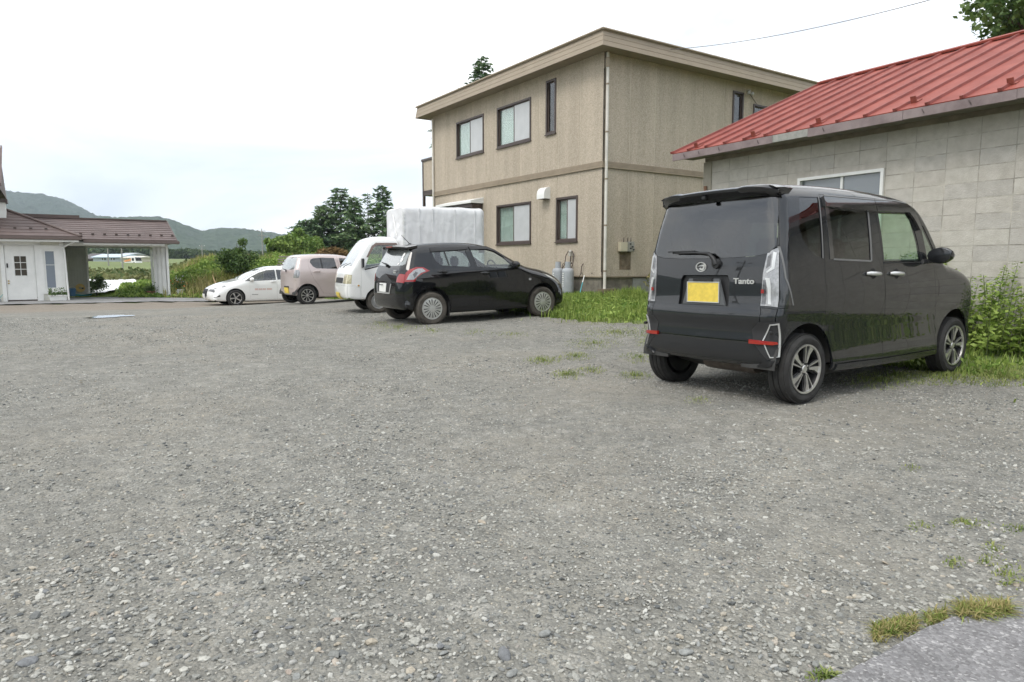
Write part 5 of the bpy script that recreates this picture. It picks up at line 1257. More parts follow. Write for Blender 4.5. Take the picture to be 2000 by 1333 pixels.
def build_house():
    C = (2.2747, 17.5)
    h = empty('house', (C[0], C[1], 0), GA, 'two-storey tan concrete-panel house with flat roof and brown windows', 'house')
    FL, FR = Face('x'), Face('y')
    winL = {'A': (5.64,7.38,4.63,5.81), 'B': (3.08,4.86,4.62,5.82), 'S': (1.92,2.37,4.65,6.09), 'C': (3.07,4.90,1.70,2.90), 'D': (.96,1.88,1.70,2.90)}
    winR = [(4.90,5.38,4.70,6.04), (5.84,7.2,4.9,5.79)]
    zs = ((.78, 3.50), (3.67, 6.30))
    k = 0; wid = .91
    for F, n, holes in ((FL, 10, list(winL.values())), (FR, 12, winR)):
        for z0, z1 in zs:
            for i in range(n):
                a0, a1 = i*wid+.011, (i+1)*wid-.011
                if F is FR and i == 0: a0 = .0
                mb = MB()
                for r in cut_rects(a0, a1, z0+.002, z1-.002, holes): F.box(mb, r[0], r[1], -.06, 0, r[2], r[3])
                if F is FL and i == 0:   # corner return, clear of the other face
                    mb = MB()
                    for r in cut_rects(.062, a1, z0+.002, z1-.002, holes): F.box(mb, r[0], r[1], -.06, 0, r[2], r[3])
                    F.box(mb, .0, .0615, -.06+.06, 0, z0+.002, z1-.002) if False else None
                mb.build('wall_panel', (M['tan_wall'], M['tan_wall2'])[(i*7+k) % 3 == 0], h); k += 1
    # corner post so that the two faces meet
    MB().box((-.0, -.0, .782), (.06, .0, 6.298)) if False else None
    MB().box((.0005, .0, .782), (.0615, .0605, 3.498)).box((.0005, .0, 3.672), (.0615, .0605, 6.298)).build('corner_post', M['tan_wall'], h)
    bk = MB()
    for r in cut_rects(.03, 9.09, .80, 6.28, list(winL.values())): FL.box(bk, r[0], r[1], -.12, -.0075, r[2], r[3])
    for r in cut_rects(.13, 10.9, .80, 6.28, winR): FR.box(bk, r[0], r[1], -.12, -.0075, r[2], r[3])
    bk.box((.1, 8.98, .8), (10.9, 9.09, 6.28)).box((10.8, .1, .8), (10.92, 9.0, 6.28)).build('wall_backing', M['sealant'], h)
    MB().box((.13, .13, 3.5), (10.8, 8.97, 3.6)).box((.13, .13, 6.2), (10.8, 8.97, 6.27)).box((1.6, .2, .8), (1.7, 8.9, 6.2)).box((.2, 1.7, .8), (10.7, 1.8, 6.2)).build('inner_wall', M['room'], h)
    # string course: three ribs
    for j in range(3):
        z = 3.505+j*.055
        MB().box((-.045+.008*j, -.045+.008*j, z), (10.95, 0.02, z+.05)).box((-.045+.008*j, .0205, z), (.03, 9.14, z+.05)).build('string_course', M['tan_trim'], h)
    # flat roof: sloped fascia, soffit, lid
    o0, o1 = .46, .40
    def ring(o): return [(-o, -o), (10.9+o, -o), (10.9+o, 9.1+o), (-o, 9.1+o)]
    for i in range(4):
        p, q = ring(o0)[i], ring(o0)[(i+1) % 4]; p2, q2 = ring(o1)[i], ring(o1)[(i+1) % 4]; p3, q3 = ring(.38)[i], ring(.38)[(i+1) % 4]
        mb = MB(); mb.add([(*p, 6.27), (*q, 6.27), (*q2, 6.63), (*p2, 6.63), (*p3, 6.63), (*q3, 6.63), (*p3, 6.30), (*q3, 6.30)], [(0,1,2,3), (3,2,5,4), (4,5,7,6)])
        fo = mb.build('fascia', M['roof_fascia'], h)
        for j in range(1, 3):
            t = j/3; a = [p[e]*(1-t)+p2[e]*t for e in (0, 1)]; b = [q[e]*(1-t)+q2[e]*t for e in (0, 1)]
            MB().tube([(*a, 6.27+.36*t), (*b, 6.27+.36*t)], .006, 4).build('fascia_seam', M['tan_trim'], fo)
    MB().box((-.37, -.37, 6.302), (11.27, 9.47, 6.36)).build('soffit', M['soffit'], h)
    MB().prism([(-.42,-.42),(11.32,-.42),(11.32,9.52),(-.42,9.52)], 2, 6.62, 6.66).build('roof', M['roof_fascia'], h)
    MB().tube([(-.44,-.44,6.66),(11.34,-.44,6.66),(11.34,9.54,6.66),(-.44,9.54,6.66),(-.44,-.44,6.66)], .025, 6).build('roof_edge', M['roof_fascia'], h)
    # foundation
    fo = MB().box((.05, .05, -.3), (10.9, 9.05, .76)).build('foundation', M['concrete_dark'], h)
    MB().box((-.012, -.012, .755), (10.95, .06, .779)).box((-.012, .0605, .755), (.06, 9.1, .779)).build('base_flashing', M['tan_trim'], h)
    MB().box((1.15, .02, .30), (1.75, .049, .72)).build('foundation_vent', mat('grey_board', (.26,.265,.255), .8, var=.2), h)
    for key in winL: window(h, FL, *winL[key], style='fixed' if key == 'S' else 'slide')
    for wr_ in winR: window(h, FR, *wr_, style='fixed')
    # panelled box window behind the truck
    b = MB(); FL.box(b, 5.75, 8.0, -.01, .40, 1.2, 3.02); bo = b.build('bay_window', M['brown_frame'], h)
    FL.box(MB(), 5.85, 7.9, .402, .41, 1.4, 2.9).build('pane', M['pane_dark'], bo)
    c = MB(); c.add([FL.p(*q) for q in ((5.68,.47,3.03),(8.07,.47,3.03),(8.07,-.01,3.03),(5.68,-.01,3.03),(5.68,.47,3.10),(8.07,.47,3.10),(8.07,-.01,3.22),(5.68,-.01,3.22))], [(0,3,2,1),(4,5,6,7),(0,1,5,4),(1,2,6,5),(2,3,7,6),(3,0,4,7)]); c.build('bay_roof', M['white'], bo)
    # vent hood
    v = MB(); pr = [(0, 3.22), (.06, 3.22), (.14, 3.19), (.20, 3.12), (.22, 3.02), (.22, 2.90), (0, 2.90)]
    V = [FL.p(a, o, z) for a in (2.16, 2.50) for o, z in pr]; n = len(pr)
    v.add(V, [tuple(range(n)), tuple(range(2*n-1, n-1, -1))]+[(i, i+n, (i+1) % n+n, (i+1) % n) for i in range(n-2)]+[(n-1, 2*n-1, n, 0)])
    vo = v.build('vent_hood', M['white'], h, smooth=30); FL.box(MB(), 2.20, 2.46, .02, .20, 2.895, 2.905).build('vent_grille', M['brown_frame'], vo)
    # rain pipes
    def pipe(name, x, y, z0, z1, top=True):
        m = MB().tube([(x, y, z0), (x, y, z1)], .038, 12)
        po = m.build(name, M['pipe_grey'], h, smooth=50)
        for z in np.arange(z0+.5, z1, 1.15):
            MB().tube([(x, y, z-.02), (x, y, z+.02)], .044, 12).box((x-.008, y-.0, z-.01), (x+.008, y+.06, z+.01)).build('pipe_bracket', M['tan_trim'], po)
        if top: MB().tube([(x, y, z1-.35), (x, y, z1-.12)], .06, 12).tube([(x, y, z1-.1), (x, y+.0, z1+.06)], .03, 8).build('rain_head', M['roof_fascia'], po, smooth=50)
    pipe('rain_pipe', .06, -.07, .42, 6.27); 
    m = MB().tube([(-.06, 9.0, .4), (-.06, 9.0, 6.2)], .035, 10).build('rain_pipe', M['pipe_grey'], h, smooth=50)
    MB().box((-.075, -.02, .8), (-.05, -.005, 6.1)).build('cable_duct', M['tan_trim'], h) if False else None
    MB().tube([(-.015, -.02, .9), (-.015, -.02, 5.9)], .009, 6).build('wall_cable', M['black'], h)
    MB().box((-.16, -.32, .26), (.30, -.04, .47)).build('drain_box', mat('drain_brown', (.16,.12,.085), .9, var=.3, vscale=6), h, bevel=.01)
    # meter box on the right face
    e = MB(); FR.box(e, .55, .80, .0, .12, 1.42, 1.66); eo = e.build('meter_box', mat('cream_plastic', (.55,.50,.38), .6, var=.06), h, bevel=.01)
    e = MB(); FR.box(e, .815, 1.05, .0, .11, 1.42, 1.68); e2 = e.build('control_box', mat('grey_plastic', (.32,.31,.28), .6, var=.2, vscale=20), h, bevel=.01)
    for a, z in ((.87, 1.6), (.95, 1.53), (.99, 1.46), (.88, 1.49)): FR.box(MB(), a, a+.05, .111, .125, z, z+.03).build('knob', M['black'], e2)
    for a in (.72, .86, .97): MB().tube([FR.p(a, .04, 1.66), FR.p(a, .05, 1.74), FR.p(a+.03, .02, 1.78)], .008, 6).build('wall_cable', M['black'], e2)
    FR.box(MB(), .62, 1.02, .001, .0035, .95, 1.42).build('rust_stain', mat('rust_stain', (.17,.13,.09), .95, var=.4, vscale=9), h)
    # flood light under the eaves, with cable
    MB().tube([FR.p(5.52, .0, 6.12), FR.p(5.52, .12, 6.10)], .03, 8).sph(FR.p(5.44, .14, 6.02), .05).sph(FR.p(5.60, .14, 6.02), .05).build('flood_light', mat('lamp_grey', (.45,.44,.42), .5), h, smooth=60)
    MB().tube([FR.p(5.6, .03, 6.05), FR.p(5.75, .03, 5.95), FR.p(5.95, .03, 5.80)], .006, 5).build('lamp_cable', M['black'], h)
    # outlet cowls seen as dots above the base
    for a in (.35, .75): MB().tube([FL.p(a, 0, .86), FL.p(a, .02, .86)], .012, 6).build('wall_bolt', M['black'], h)
    # balcony at the far end
    bl = MB().box((.10, 9.16, 3.62), (2.6, 10.15, 3.72)).build('balcony', M['brown_frame'], h)
    for a, b_ in (((.10, 9.20, 3.80), (.14, 10.10, 4.86)), ((.15, 10.10, 3.80), (2.6, 10.14, 4.86))): MB().box(a, b_).build('balcony_panel', M['tan_wall'], bl)
    MB().box((.06, 9.16, 4.87), (.18, 10.18, 4.95)).box((.18, 10.06, 4.87), (2.6, 10.18, 4.95)).build('balcony_rail', M['brown_frame'], bl)
    MB().box((.09, 10.06, .0), (.17, 10.16, 4.9)).build('balcony_post', M['brown_frame'], bl)
    MB().box((.095, 9.2, 3.73), (.15, 10.05, 3.79)).build('balcony_beam', M['brown_frame'], bl)
    return h
HOUSE = build_house()
def house_pt(F, a, out, z):
    lx, ly, _ = Face(F).p(a, out, z); c, s = math.cos(GA), math.sin(GA)
    return (2.2747+lx*c-ly*s, 17.5+lx*s+ly*c, z)

# ------------------------------------------------------------ block building with the red roof
M['block'] = mat('block', (.41,.38,.335), .97, col2=(.53,.50,.45), vscale=7, detail=8, bump=.5, bscale=60)
M['block2'] = mat('block2', (.385,.36,.325), .97, col2=(.505,.48,.44), vscale=6, detail=8, bump=.5, bscale=60)
M['block3'] = mat('block3', (.43,.403,.355), .97, col2=(.54,.513,.463), vscale=8, detail=8, bump=.5, bscale=60)
M['mortar'] = mat('mortar', (.39,.365,.32), .97, var=.35, vscale=5)
M['red_roof'] = mat('red_roof', (.20,.040,.029), .6, col2=(.33,.090,.067), vscale=1.7, detail=10, spec=.2, bump=.15, bscale=3, bdist=.02)
M['red_seam'] = mat('red_seam', (.17,.034,.026), .6, col2=(.27,.064,.048), vscale=4, detail=6)
M['weathered'] = mat('weathered', (.17,.13,.13), .85, col2=(.29,.235,.23), vscale=3, detail=8, bump=.3, bscale=25)
M['plaster'] = mat('plaster', (.36,.33,.27), .95, var=.15, vscale=3)
def build_shed():
    a = rad(31.1); r = empty('block_building', (5.79187, 8.9, 0), a, 'grey concrete-block building with rusty red metal roof beside the black minivan', 'building')
    F = Face('x'); rs = random.Random(3)
    bm_ = []
    for m_ in (M['block'], M['block2'], M['block3']):
        o = MB().box((0, -.197, -.097), (.12, .197, .097)).build('block', m_, r, bevel=.004); bm_.append(o.data); bpy.data.objects.remove(o)
    hole = (1.06, 2.45, 1.42, 2.44)
    y = 4.25-.2; cols = 18
    for i in range(cols):
        for j in range(14):
            yy = 4.25-.2-.4*i; zz = 2.93-.1-.2*j
            if hole[0] < yy+.19 and hole[1] > yy-.19 and hole[2] < zz+.09 and hole[3] > zz-.09:
                mb = MB()
                for q in cut_rects(yy-.1955, yy+.1955, zz-.0955, zz+.0955, [hole]): F.box(mb, q[0], q[1], -.12, 0, q[2], q[3])
                if mb.v: mb.build('block', M['block'], r)
                continue
            o = put('block', rs.choice(bm_ if rs.random() < .8 else bm_[:1]), r, (rs.uniform(0, .004), yy, zz))
    mb = MB()
    for q in cut_rects(-7.95, 4.26, .0, 2.94, [hole]): F.box(mb, q[0], q[1], -.11, -.004, q[2], q[3])
    mb.build('mortar_bed', M['mortar'], r)
    rest = MB()
    for i in range(18, 30):
        for j in range(14): yy = 4.25-.2-.4*i; zz = 2.93-.1-.2*j; F.box(rest, yy-.197, yy+.197, -.1, .002, zz-.097, zz+.097)
    tag(rest.build('block_courses', M['block'], r), kind='stuff')
    MB().box((-.012, 4.256, -.1), (.14, 4.44, 2.93)).build('corner_column', M['plaster'], r)
    MB().box((.02, 4.10, 1.9), (.06, 4.16, 2.4)) if False else None
    MB().tube([(-.05, 4.35, 1.2), (-.05, 4.35, 2.50)], .03, 8).build('rusty_pipe', mat('rust', (.20,.11,.07), .9, var=.3, vscale=9), r)
    # end wall and the other walls
    MB().prism([(.12, -.1), (7.2, -.1), (7.2, 3.0), (3.8, 4.55), (.0, 2.94), (.12, 2.93)], 1, 4.30, 4.42).build('gable_wall', M['plaster'], r)
    MB().box((7.1, -7.9, -.1), (7.22, 4.30, 3.0)).box((.1, -7.95, -.1), (7.2, -7.83, 3.0)).build('rear_wall', M['plaster'], r)
    MB().box((-.02, -7.95, 2.935), (.14, 4.40, 3.09)).build('wall_plate', mat('old_timber', (.20,.17,.13), .95, var=.3, vscale=3), r)
    # roof
    e = np.array([-.45, 3.10]); t = np.array([3.8, 4.90]); sl = t-e; Ls = float(np.hypot(*sl)); sl = sl/Ls; nn = np.array([-sl[1], sl[0]])
    pit = .41; y1, y0 = 4.80, -8.0; n = int((y1-y0)/pit)+1
    def P(s, y, up, side=1):
        q = e+sl*s+nn*up
        return (q[0] if side == 1 else 7.6-q[0], y, q[1])
    for side in (1, -1):
        mp = MB(); V = [P(s, y, up, side) for up in (-.012, 0) for s, y in ((0, 0), (Ls, 0), (Ls, pit-.002), (0, pit-.002))]; mp.hexa(V)
        ms = MB(); V = [P(s, y, up, side) for y, up in ((-.022, .0005), (.022, .0005), (.013, .034), (-.013, .034)) for s in (-.01, Ls)]
        ms.add(V, [(0,2,3,1), (2,4,5,3), (4,6,7,5), (6,0,1,7), (0,6,4,2), (1,3,5,7)])
        po = mp.build('roof_panel', M['red_roof'], r); so_ = ms.build('roof_seam', M['red_seam'], r)
        pm, sm = po.data, so_.data; bpy.data.objects.remove(po); bpy.data.objects.remove(so_)
        for i in range(n):
            yb = y1-pit*(i+1)
            q = put('roof_panel', pm, r, (0, yb, 0)); put('roof_seam', sm, q, (0, pit, 0))
    # loose caps at the seam ends
    for i in range(n):
        yb = y1-pit*i
        MB().hexa([P(s, y, up) for up in (.0, .038) for s, y in ((-.02, yb-.022), (.03, yb-.022), (.03, yb+.022), (-.02, yb+.022))]).build('seam_cap', M['red_seam'], r)
    MB().hexa([P(s, y, up) for up in (.02, .055) for s, y in ((Ls-.14, y0-.4), (Ls+.01, y0-.4), (Ls+.01, y1+.02), (Ls-.14, y1+.02))]).hexa([P(s, y, up, -1) for up in (.02, .055) for s, y in ((Ls-.14, y0-.4), (Ls+.0, y0-.4), (Ls+.0, y1+.02), (Ls-.14, y1+.02))]).build('ridge_cap', M['red_roof'], r)
    for side in (1, -1):
        MB().hexa([P(s, y, up, side) for up in (-.10, -.013) for s, y in ((0, y1-.10), (Ls-.02, y1-.10), (Ls-.02, y1-.02), (0, y1-.02))]).build('barge_board', M['weathered'], r)
    # eaves board in lengths, one of them patched
    yy = y1-.02; k = 0
    for ln in (1.55, .62, .62, 1.4, 1.3, 1.3, 1.5, 1.5, 1.5, 1.5):
        MB().box((-.46-.002*(k % 2), yy-ln+.004, 2.965+.006*(k % 3)), (-.425, yy, 3.085)).build('eaves_board', M['weathered'] if k not in (2,) else mat('patched_board', (.24,.25,.225), .85, col2=(.36,.34,.32), vscale=14, detail=6), r)
        yy -= ln; k += 1
    MB().box((-.425, y0, 3.00), (-.02, y1-.1, 3.02)).build('soffit', mat('soffit_board', (.17,.15,.12), .95, var=.25, vscale=4), r)
    # snow stops
    for y, s in ((4.30, .10), (3.08, .12), (.62, .30), (1.9, .12), (-.55, .2)):
        g_ = MB().hexa([P(ss, yy2, up) for up in (.0, .09) for ss, yy2 in ((s, y-.035), (s+.02, y-.035), (s+.02, y+.035), (s, y+.035))]).hexa([P(ss, yy2, up) for up in (.001, .012) for ss, yy2 in ((s+.021, y-.05), (s+.16, y-.03), (s+.16, y+.03), (s+.021, y+.05))])
        g_.build('snow_stop', mat('rust_red', (.24,.06,.04), .8, var=.3, vscale=14) if y == 4.30 else bpy.data.materials['rust_red'], r)
    # nails and hooks under the board
    for y in (4.5, 4.15, 3.7, 2.9, 1.75, .35, -.2): MB().tube([(-.462, y, 3.06), (-.475, y-.02, 3.03), (-.47, y-.035, 3.0)], .005, 5).build('hook', M['brown_frame'], r)
    # window
    fm = mat('white_alloy', (.72,.72,.70), .4, var=.05); a0, a1, z0, z1 = hole
    mb = MB(); f_ = .045
    F.box(mb, a0, a1, -.08, .03, z0, z0+f_); F.box(mb, a0, a1, -.08, .03, z1-f_, z1); F.box(mb, a0, a0+f_, -.08, .03, z0+f_, z1-f_); F.box(mb, a1-f_, a1, -.08, .03, z0+f_, z1-f_)
    wo = mb.build('window', fm, r); md = (a0+a1)/2-.04
    F.box(MB(), md-.02, md+.02, -.04, -.005, z0+f_, z1-f_).build('mullion', fm, wo)
    bl = mat('grey_glass', (.17,.19,.21), .12, spec=.8, coat=.5)
    F.box(MB(), a0+f_, md-.021, -.03, -.024, z0+f_, z1-f_).build('pane', bl, wo); F.box(MB(), md+.021, a1-f_, -.045, -.039, z0+f_, z1-f_).build('pane', bl, wo)
    return r
build_shed()

# ------------------------------------------------------------ white house with carport
M['white_board'] = mat('white_board', (.78,.775,.745), .6, var=.05, vscale=3)
M['cream_wall'] = mat('cream_wall', (.64,.63,.56), .8, var=.06, vscale=2)
M['brown_roof'] = mat('brown_roof', (.095,.066,.058), .6, col2=(.145,.105,.095), vscale=1.6, detail=6)
M['brown_gutter'] = mat('brown_gutter', (.135,.10,.088), .5, var=.08)
M['grey_siding'] = mat('grey_siding', (.46,.46,.43), .7, var=.06)
def build_cottage():
    o = np.array([-20.02, 27.8]); r = empty('cottage', (o[0], o[1], 0), GA, 'white single-storey house with brown shingle roof, glazed door and open carport', 'house')
    zb = -.47
    F = Face('y'); holes = [(-.55, .70, zb, 1.95), (.80, 1.40, -.05, 1.78)]
    # vertical boarding of the front
    x = -9.; k = 0
    while x < 1.58:
        x2 = min(x+.30, 1.58); mb = MB()
        for q in cut_rects(x+.003, x2-.003, zb, 2.2, holes): F.box(mb, q[0], q[1], -.05, 0, q[2], q[3])
        if mb.v and x > -2: mb.build('wall_board', M['cream_wall'], r)
        x = x2
    mb = MB()
    for q in cut_rects(-9, 1.57, zb, 2.2, holes): F.box(mb, q[0], q[1], -.12, -.006, q[2], q[3])
    mb.box((1.46, .125, zb), (1.575, 6, 2.2)).box((-9, 6, zb), (1.5, 6.1, 2.2)).build('wall', M['cream_wall'], r)
    mb = MB(); F.box(mb, 1.46, 1.60, -.06, .015, zb, 2.2); mb.build('corner_board', M['white_board'], r)
    # door with frame and six-pane light
    dr = MB()
    for q in cut_rects(-.40, .58, zb+.12, 1.85, [(-.10, .30, .62, 1.42)]): F.box(dr, q[0], q[1], -.06, -.015, q[2], q[3])
    d = dr.build('door', M['white_board'], r)
    fr_ = MB(); F.box(fr_, -.55, -.41, -.1, .03, zb, 1.95); F.box(fr_, .59, .80, -.1, .03, zb, 1.95); F.box(fr_, -.55, .80, -.1, .03, 1.86, 2.05); fr_.build('door_frame', M['white_board'], r)
    for i in range(2):
        for j in range(3):
            a0, z0 = -.10+i*.205, .62+j*.27; F.box(MB(), a0+.012, a0+.185, -.05, -.04, z0+.012, z0+.25).build('pane', mat('door_glass', (.06,.045,.04), .1, spec=.7) if i+j == 0 else bpy.data.materials['door_glass'], d)
    g_ = MB(); F.box(g_, .090, .110, -.045, -.005, .62, 1.42)
    for j in (0, 1, 2, 3): F.box(g_, -.115, .315, -.045, -.006, .605+j*.27, .63+j*.27)
    g_.build('glazing_bar', M['white_board'], d)
    for z_, m_ in ((.32, 'brass'), (.42, 'brass')): MB().sph(F.p(-.33, .02, z_), .03).build('door_knob', mat('brass', (.5,.36,.12), .3, .9) if z_ == .32 else bpy.data.materials['brass'], d)
    F.box(MB(), -.36, -.31, -.01, .02, .95, 1.12).build('lock_cover', M['black'], d)
    F.box(MB(), -.40, .58, -.06, .012, zb+.02, zb+.115).build('threshold', M['brown_frame'], r)
    # tall window
    wf = MB()
    for q in cut_rects(.74, 1.46, -.13, 1.86, [(.88, 1.32, .03, 1.70)]): F.box(wf, q[0], q[1], -.02, .035, q[2], q[3])
    wo = wf.build('window', M['white_board'], r)
    s_ = MB()
    for q in cut_rects(.88, 1.32, .03, 1.70, [(.95, 1.25, .12, 1.62)]): F.box(s_, q[0], q[1], -.05, -.01, q[2], q[3])
    s_.build('sash', M['white_board'], wo); F.box(MB(), .95, 1.25, -.04, -.03, .12, 1.62).build('pane', mat('blue_glass', (.22,.25,.30), .1, spec=.8), wo)
    F.box(MB(), .955, 1.245, -.029, -.022, 1.05, 1.07).build('transom', M['white_board'], wo)
    # plinth and step
    MB().box((-9, -.35, -.62), (1.62, .1, zb-.0)).build('plinth', mat('plinth', (.30,.29,.27), .95, var=.2), r)
    MB().box((1.45, -.45, -.6), (1.85, -.1, -.40)).build('step_block', M['cream_wall'], r)
    # main hipped roof in courses
    ze, sl_ = 2.22, .45; cw = .30; ov = .5; xr = 1.58+.62
    nC = 11
    def course(x0, x1, y0, y1, z0, z1, hipx):
        return [(x0, y0, z0-.03), (x1, y0, z0-.03), (x1-hipx, y1, z1-.03), (x0, y1, z1-.03), (x0, y0, z0+.022), (x1, y0, z0+.022), (x1-hipx, y1, z1), (x0, y1, z1)]
    for i in range(nC):
        d0, d1 = i*cw, (i+1)*cw+.02
        MB().hexa(course(-9.5, xr-d0, -ov+d0, -ov+d1, ze+sl_*d0, ze+sl_*d1, d1-d0)).build('roof_course', M['brown_roof'], r)
        x0_, x1_ = xr-d0, xr-d1; z0, z1 = ze+sl_*d0, ze+sl_*d1; y0_, y1_ = -ov+d0, 6.6-d0
        MB().hexa([(x0_, y0_, z0-.03), (x0_, y1_, z0-.03), (x1_, y1_-cw, z1-.03), (x1_, y0_+cw, z1-.03), (x0_, y0_, z0+.022), (x0_, y1_, z0+.022), (x1_, y1_-cw, z1), (x1_, y0_+cw, z1)]).build('roof_course', M['brown_roof'], r)
    dd = nC*cw
    MB().tube([(xr+.02, -ov-.02, ze+.03), (xr-dd, -ov+dd, ze+sl_*dd+.05)], .055, 6).sph((xr+.02, -ov-.0, ze+.04), .07).build('hip_cap', M['brown_roof'], r)
    MB().add([(-9.5, -ov+dd, ze+sl_*dd), (xr-dd, -ov+dd, ze+sl_*dd), (xr-dd, 6.6-dd, ze+sl_*dd), (-9.5, 6.6-dd, ze+sl_*dd), (-9.5, -ov, ze-.02), (xr, -ov, ze-.02), (xr, 6.6, ze-.02), (-9.5, 6.6, ze-.02)], [(0,1,2,3), (2,6,7,3), (4,7,6,5)]).build('roof_core', M['brown_roof'], r)
    MB().box((-9.5, -ov-.10, ze-.14), (xr+.05, -ov-.005, ze-.01)).box((xr-.02, -ov, ze-.13), (xr+.06, 6.5, ze-.02)).build('gutter', M['brown_gutter'], r, bevel=.02)
    MB().box((-9.5, -ov-.02, ze-.22), (xr-.05, -ov+.06, ze-.145)).build('fascia', M['white_board'], r)
    MB().box((-9.5, -ov+.062, ze-.16), (1.55, .1, ze-.12)).build('soffit', M['white_board'], r)
    for i in range(8): xx = 1.05-i*.52; MB().box((xx-.05, -ov+.60, ze+sl_*.60+.02), (xx+.05, -ov+.63, ze+sl_*.60+.09)).build('snow_stop', M['brown_frame'], r)
    # rain pipe at the corner
    MB().tube([(2.05, -.5, ze-.15), (1.95, -.42, ze-.22), (1.60, -.06, ze-.42), (1.62, -.06, ze-.6), (1.66, -.06, -.40), (1.74, -.16, -.44)], .04, 10).build('rain_pipe', M['white_board'], r, smooth=60)
    # carport
    cp = MB().box((1.6, .2, 1.86), (5.55, .34, 2.06)).build('carport_beam', M['white_board'], r)
    MB().box((5.36, .35, 1.88), (5.5, 5.2, 2.04)).box((1.7, 5.0, 1.88), (5.5, 5.14, 2.04)).build('carport_beam', M['white_board'], r)
    ce, cs, cx0, cx1 = 2.13, .33, -2.6, 5.86
    for i in range(10):
        d0, d1 = i*.30, (i+1)*.30+.02; hx = .0
        MB().hexa([(cx0, -.35+d0, ce+cs*d0-.03), (cx1-.10*0, -.35+d0, ce+cs*d0-.03), (cx1, -.35+d1, ce+cs*d1-.03), (cx0, -.35+d1, ce+cs*d1-.03), (cx0, -.35+d0, ce+cs*d0+.02), (cx1, -.35+d0, ce+cs*d0+.02), (cx1, -.35+d1, ce+cs*d1), (cx0, -.35+d1, ce+cs*d1)]).build('roof_course', M['brown_roof'], r)
        MB().hexa([(cx0, 5.65-d0, ce+cs*d0-.03), (cx1, 5.65-d0, ce+cs*d0-.03), (cx1, 5.65-d1, ce+cs*d1-.03), (cx0, 5.65-d1, ce+cs*d1-.03), (cx0, 5.65-d0, ce+cs*d0+.02), (cx1, 5.65-d0, ce+cs*d0+.02), (cx1, 5.65-d1, ce+cs*d1), (cx0, 5.65-d1, ce+cs*d1)]).build('roof_course', M['brown_roof'], r)
    MB().box((cx0, 2.52, ce+cs*3.0-.01), (cx1+.02, 2.80, ce+cs*3.0+.06)).build('ridge_cap', M['brown_roof'], r, bevel=.02)
    MB().prism([(-.38, ce-.04), (2.65, ce+cs*3.0+.05), (5.68, ce-.04), (5.68, ce-.16), (2.65, ce+cs*3.0-.08), (-.38, ce-.16)], 0, cx1+.001, cx1+.05).build('barge_board', M['brown_roof'], r)
    MB().box((2.3, -.45, ce-.15), (cx1+.1, -.352, ce-.02)).build('gutter', M['brown_gutter'], r, bevel=.02)
    MB().box((2.3, -.37, ce-.22), (cx1-.5, -.30, ce-.152)).build('fascia', M['white_board'], r)
    MB().box((1.62, -.29, ce-.15), (5.7, 5.5, ce-.11)).build('carport_ceiling', M['grey_siding'], r)
    for i in range(9): xx = 2.25+i*.44; MB().box((xx-.05, -.35+.55, ce+cs*.55+.02), (xx+.05, -.35+.58, ce+cs*.55+.09)).build('snow_stop', M['brown_frame'], r)
    MB().box((-6, 5.6, 3.05), (2.45, 6.4, 3.46)).build('rear_ridge', M['brown_roof'], r)
    # folded corrugated screen standing as pillar
    zf = -.44; n = 13; pr = []
    for i in range(n):
        t = i/(n-1); pr.append((5.02+.42*t+(.03 if i % 2 else 0), .95-.72*t+(.045 if (i//2) % 2 else -.02)))
    V = [(x_, y_, z_) for z_ in (zf, 1.86) for x_, y_ in pr]+[(x_+.03, y_+.05, z_) for z_ in (zf, 1.86) for x_, y_ in pr]
    fcs = [(i, i+1, n+i+1, n+i) for i in range(n-1)]+[(2*n+i+1, 2*n+i, 3*n+i, 3*n+i+1) for i in range(n-1)]
    MB().add(V, fcs).build('corrugated_screen', M['white_board'], r)
    MB().box((5.46, .20, zf), (5.56, .30, 1.86)).build('carport_post', M['white_board'], r); MB().box((5.36, 4.9, zf), (5.46, 5.0, 1.88)).build('carport_post', M['white_board'], r)
    # siding at the back of the carport
    x = 1.58; k = 0
    while x < 2.58:
        MB().box((x+.002, 5.0, zf), (min(x+.12, 2.6)-.002, 5.05-.008*(k % 2), 2.0)).build('siding_strip', M['grey_siding'], r); x += .12; k += 1
    MB().box((2.58, 4.96, zf), (2.66, 5.06, 2.0)).build('corner_board', M['white_board'], r)
    # upper storey at the left: only the edge of its roof shows
    MB().box((-9, .8, 2.6), (-1.25, 5.8, 4.3)).build('upper_wall', M['white_board'], r)
    us = (6.10-4.25)/3.5
    for i in range(11):
        d0, d1 = i*.32, (i+1)*.32+.02
        MB().hexa([(-9, -.3+d0, 4.22+us*d0-.05), (-.36, -.3+d0, 4.22+us*d0-.05), (-.36, -.3+d1, 4.22+us*d1-.05), (-9, -.3+d1, 4.22+us*d1-.05), (-9, -.3+d0, 4.22+us*d0+.02), (-.36, -.3+d0, 4.22+us*d0+.02), (-.36, -.3+d1, 4.22+us*d1), (-9, -.3+d1, 4.22+us*d1)]).build('roof_course', M['brown_roof'], r)
    MB().prism([(-.34, 4.14), (3.25, 6.08), (3.25, 6.20), (-.34, 4.26)], 0, -.359, -.30).build('barge_board', M['brown_roof'], r)
    MB().add([(-9,-.2,4.15),(-.4,-.2,4.15),(-.4,3.2,6.0),(-9,3.2,6.0),(-.4,6.6,4.15),(-9,6.6,4.15)], [(0,1,2,3),(3,2,4,5),(1,4,2)]).build('roof_core', M['brown_roof'], r)
    MB().box((-1.2, 1.2, 2.9), (-.28, 1.9, 3.62)).build('chimney', M['white_board'], r); MB().box((-1.3, 1.1, 3.62), (-.20, 2.0, 3.76)).build('chimney_cap', M['brown_frame'], r)
    return r, o
COT, COTO = build_cottage()
